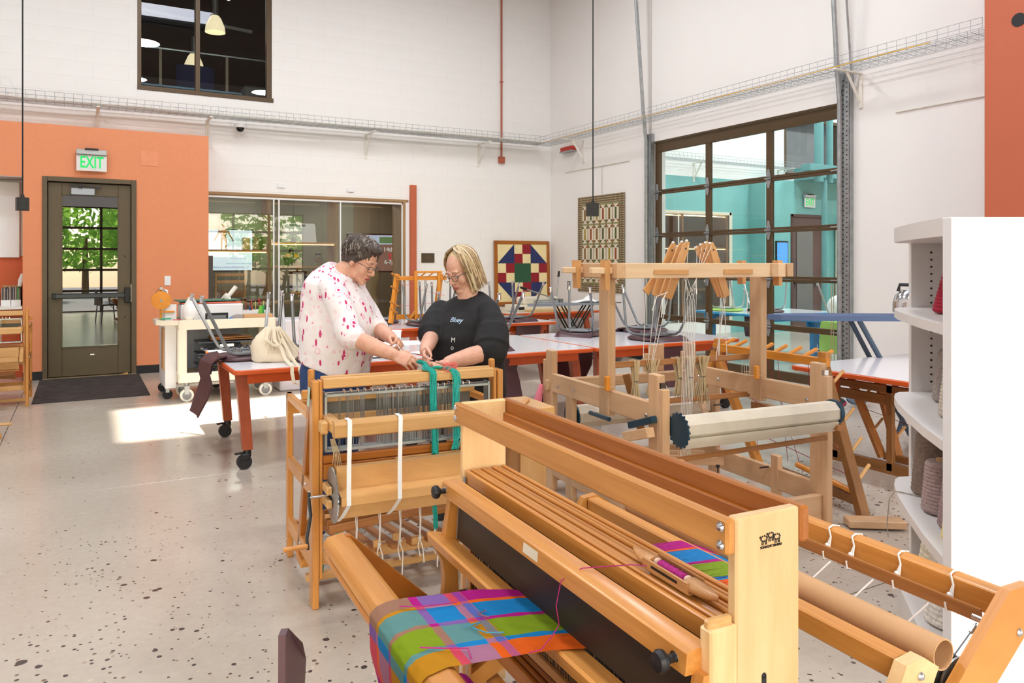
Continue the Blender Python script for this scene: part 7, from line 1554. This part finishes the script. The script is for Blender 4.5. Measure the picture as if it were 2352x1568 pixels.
# ------------------------------------------------------------------ warping trestle right of the pale loom
t = thing('warping_trestle', 'orange brown wooden warping trestle with pegs and dark red threads right of the pale loom', 'warping board', (4.0, 3.2, 0))
ow2 = wood('trestle_wood', (176, 112, 44), (204, 140, 66), .4)
MB().beam((.04, -.06, .815), (.08, .96, .815), .035, .055).build('top_rail', M['orangewood'], t)
for i in range(8): MB().cyl((.04+.005*i, .02+.125*i, .825), (.19+.005*i, .03+.125*i, .870), .013, n=12).build('peg', M['orangewood'], t)
for y in (-.02, .92): MB().box((.05+.04*(y > 0), y, .83), (.05, .06, .10)).build('clamp_block', ow2, t); MB().cyl((.02, y, .81), (.06, y, .81), .012).build('clamp_bolt', M['chrome'], t)
MB().beam((.035, -.03, .79), (-.15, -.44, .0), .045, .07, (1, 0, 0)).build('leg', M['walnut'], t); MB().beam((.08, .93, .79), (.0, 1.28, .0), .05, .07, (1, 0, 0)).build('leg', ow2, t); MB().beam((.09, .96, .79), (.16, .6, .0), .05, .06, (1, 0, 0)).build('leg', ow2, t)
MB().beam((.0, -.10, .44), (.10, .60, .44), .05, .06).build('cross_rail', M['walnut'], t); MB().beam((-.14, -.40, .08), (-.02, .3, .08), .045, .05).build('foot_rail', M['walnut'], t)
for f in (.15, .42, .62, .80): p = Vector((.035-.185*f, -.03-.41*f, .79*(1-f))); MB().cyl(p, p+Vector((.17, .03, .085)), .010, n=10).build('peg', M['birch'], t)
MB().cyl((-.14, -.38, .12), (-.05, .1, .16), .018).build('dowel', M['orangewood'], t)
m = MB()
for a, b in (((.06, .55, .80), (.03, .5, .12)), ((.06, .45, .80), (.0, .1, .10)), ((.05, .1, .80), (-.02, .0, .14)), ((.05, .3, .44), (-.05, -.2, .32)), ((.1, .9, .3), (-.1, -.3, .2)), ((.1, .9, .55), (.0, -.1, .35)), ((.0, .3, .8), (-.02, .2, .15))): m.tube([a, b], .0022, 4)
stuff(m.build('thread', M['redyarn'], t)); MB().tube([(-.02, -.16, .55), (.05, -.15, .56), (.1, -.14, .575)], .006, 6).build('thread_knot', M['redyarn'], t)
# wooden frames under the right table
def stand(label, x, lean, dk, y0=2.75, y1=3.66):
    t = thing('folding_stand', label, 'stand', (x, 0, 0)); mt = dk
    for y in (y0, (y0+y1)/2+.03, y1): MB().beam((0, y, .02), (lean, y, .60), .035, .045, (0, 1, 0)).build('post', mt, t)
    for z in (.03, .575): MB().beam((lean*z/.6, y0-.05, z), (lean*z/.6, y1+.03, z), .035, .05 if z > .1 else .09).build('rail', mt, t)
    MB().beam((lean*.85, y0, .50), (lean*.85, y1, .50), .02, .07).build('rail', mt, t)
    return t
st_ = stand('dark wooden folded frame stored under the right table', 4.80, .0, M['walnut'])
for y in (3.05, 3.35, 3.55): MB().cyl((.0, y, .59), (.14, y+.02, .62), .012, n=8).build('peg', M['walnut'], st_)
t = thing('folding_stand', 'lighter wooden pegged legs leaning under the right table', 'stand', (4.98, 3.3, 0))
MB().beam((0, .38, .58), (.0, .12, .05), .03, .07, (1, 0, 0)).build('leg', M['oak'], t); MB().beam((.06, .20, .60), (.04, .02, .06), .03, .07, (1, 0, 0)).build('leg', M['oak'], t); MB().beam((.02, .12, .06), (.02, -.3, .06), .03, .05).build('rail', M['oak'], t)
for p in ((.0, .30, .42), (.0, .2, .22), (.05, .12, .36), (.05, .06, .18)): MB().cyl(p, Vector(p)+Vector((.12, .0, .08)), .010, n=8).build('peg', M['birch'], t)
MB().tube([(0, .3, .38), (.05, -.2, .28)], .002, 4).build('thread', M['redyarn'], t)
tag(MB().ell((6.5, 5.0, .06), (.07, .15, .06)).build('slipper', plain('dark_slipper', (40, 40, 48), .8)), 'dark slipper on the floor below the overhead door track', 'shoe')
tag(MB().ell((6.75, 4.9, .09), (.16, .07, .07)).build('blue_bundle', plain('grey_blue_cloth', (110, 130, 156), .9)), 'blue grey cloth bundle on the floor near the door track', 'cloth')
t = thing('paper_bag', 'bag of pale papers standing by the overhead door track', 'bag', (6.98, 5.15, 0)); MB().loft([[Vector((.12*w_*math.cos(q), .1*w_*math.sin(q), z)) for q in [2*PI*k/14 for k in range(14)]] for w_, z in ((1, 0), (1.1, .12), (.9, .3), (1, .36))]).build('body', M['paper'], t)
tag(MB().box((3.75, 2.62, .03), (.30, .1, .04), Matrix.Rotation(-.6, 3, 'Z'), .004).build('brake_board', M['beech']), 'small pale board with two bolts on the floor by the pale loom', 'board')
tag(MB().tube([(2.565, 4.14, .66), (2.54, 4.15, .54), (2.53, 4.16, .44)], [.014, .03, .02], 8).build('pink_cloth', plain('pink_cloth', (236, 130, 150), .85)), 'pink cloth hanging at the back left post of the pale loom', 'cloth')
# bench of the women's loom right side: pale box corner
t = thing('loom_bench', 'honey wooden bench end with slotted top right of the women\'s loom', 'bench', (1.86, 3.2, 0), math.radians(-4))
MB().b6(-.06, .14, -.1, .22, .70, .745).build('seat', M['birch'], t); MB().b6(-.04, .10, -.085, -.055, 0, .70).build('leg', M['birch'], t); MB().b6(-.04, .10, .17, .20, 0, .70).build('leg', M['birch'], t); MB().beam((-.04, -.07, .752), (.09, .1, .752), .03, .012).build('slat', M['maple'], t)
# ------------------------------------------------------------------ white shelf unit on the right, turned to face the camera
SO = FW*2.42+RT*1.397; t = thing('shelf_unit', 'white rounded end shelf unit with cones of yarn at the right', 'shelf', SO, math.radians(60.4317-90))
# local: x to the right of the view, y away from it
wl_ = plain('white_melamine', (240, 240, 242), .35, var=.004); sh = plain('warm_white_shelf', (230, 224, 220), .4, var=.006)
MB().b6(0, 1.0, 0, .05, 0, 1.584, .002).build('side_panel', wl_, t); MB().b6(.385, 1.0, .98, 1.0, 0, 1.56, .002).build('back_panel', sh, t); MB().b6(.62, .64, .05, .98, 0, 1.56, .002).build('inner_panel', sh, t)
edge = [(.0, .05), (.05, .26), (.115, .48), (.185, .70), (.25, .86), (.295, .94), (.33, .975), (.385, .985)]
pl_ = edge+[(.62, .985), (.62, .05)]
for z, th in ((1.525, .06), (1.205, .034), (.828, .034), (.45, .034)): MB().prism(pl_, (0, 0, z), (1, 0, 0), (0, 1, 0), (0, 0, th)).build('shelf', sh, t, ang=25)
pb_ = [(x+.012, y) for x, y in edge]+[(.62, .985), (.62, .05)]
MB().prism(pb_, (0, 0, .0), (1, 0, 0), (0, 1, 0), (0, 0, .10)).build('plinth', sh, t, ang=25)
m = MB()
for i in range(44):
    z = .14+i*.032
    if any(a-.02 < z < a+.05 for a in (1.525, 1.205, .828, .45)): continue
    m.cyl((.475, .975, z), (.475, .981, z), .0042, n=8)
stuff(m.build('peg_holes', M['black'], t))
def SW(x, y, z): c_, s_ = math.cos(math.radians(60.4317-90)), math.sin(math.radians(60.4317-90)); return (SO.x+x*c_-y*s_, SO.y+x*s_+y*c_, z)
cone('yarn_cone', 'dark red cone of yarn on the top shelf of the white unit', SW(.34, .52, 1.24), .10, .055, .2, yarnb('red_cone_yarn', (156, 22, 48)))
gy = yarnb('grey_cone_yarn', (150, 138, 132)); mg = yarnb('taupe_cone_yarn', (124, 104, 92)); hb_ = yarnb('heather_cone_yarn', (160, 138, 134)); cy_ = yarnb('cream_cone_yarn', (232, 222, 200))
cone('yarn_cone', 'tall grey cone of yarn at the back of the second shelf', SW(.42, .72, .863), .075, .05, .22, gy)
cone('yarn_cone', 'pale cone of yarn in clear film at the front of the second shelf', SW(.26, .40, .863), .07, .05, .20, yarnb('pale_cone_yarn', (190, 178, 164)))
cone('yarn_cone', 'shaggy brown cone of yarn at the back left of the third shelf', SW(.34, .70, .486), .09, .07, .26, mg)
cone('yarn_cone', 'heather pink grey cone of yarn in front on the third shelf', SW(.24, .48, .486), .07, .055, .20, hb_)
cone('yarn_cone', 'heather cone of yarn wrapped in film near the panel on the third shelf', SW(.20, .30, .486), .068, .05, .19, yarnb('mauve_cone_yarn', (146, 122, 122)))
cone('yarn_cone', 'pale yellow cone of yarn next to the panel edge on the third shelf', SW(.12, .17, .486), .05, .035, .17, yarnb('yellow_cone_yarn', (236, 216, 140)))
cone('yarn_cone', 'big cream cone of yarn on the bottom of the white shelf unit', SW(.38, .68, .10), .12, .08, .3, cy_)
cone('yarn_cone', 'second cream cone of yarn near the panel at the bottom', SW(.24, .4, .10), .10, .07, .26, yarnb('ivory_cone_yarn', (226, 220, 210)))
tag(MB().tube([SW(.33, .6, .49), SW(.2, .75, .488), SW(.17, .74, .46), SW(.16, .74, .36), SW(.165, .74, .30)], .0025, 5).build('loose_yarn', M['jute']), 'loose grey yarn end hanging off the third shelf', 'yarn')
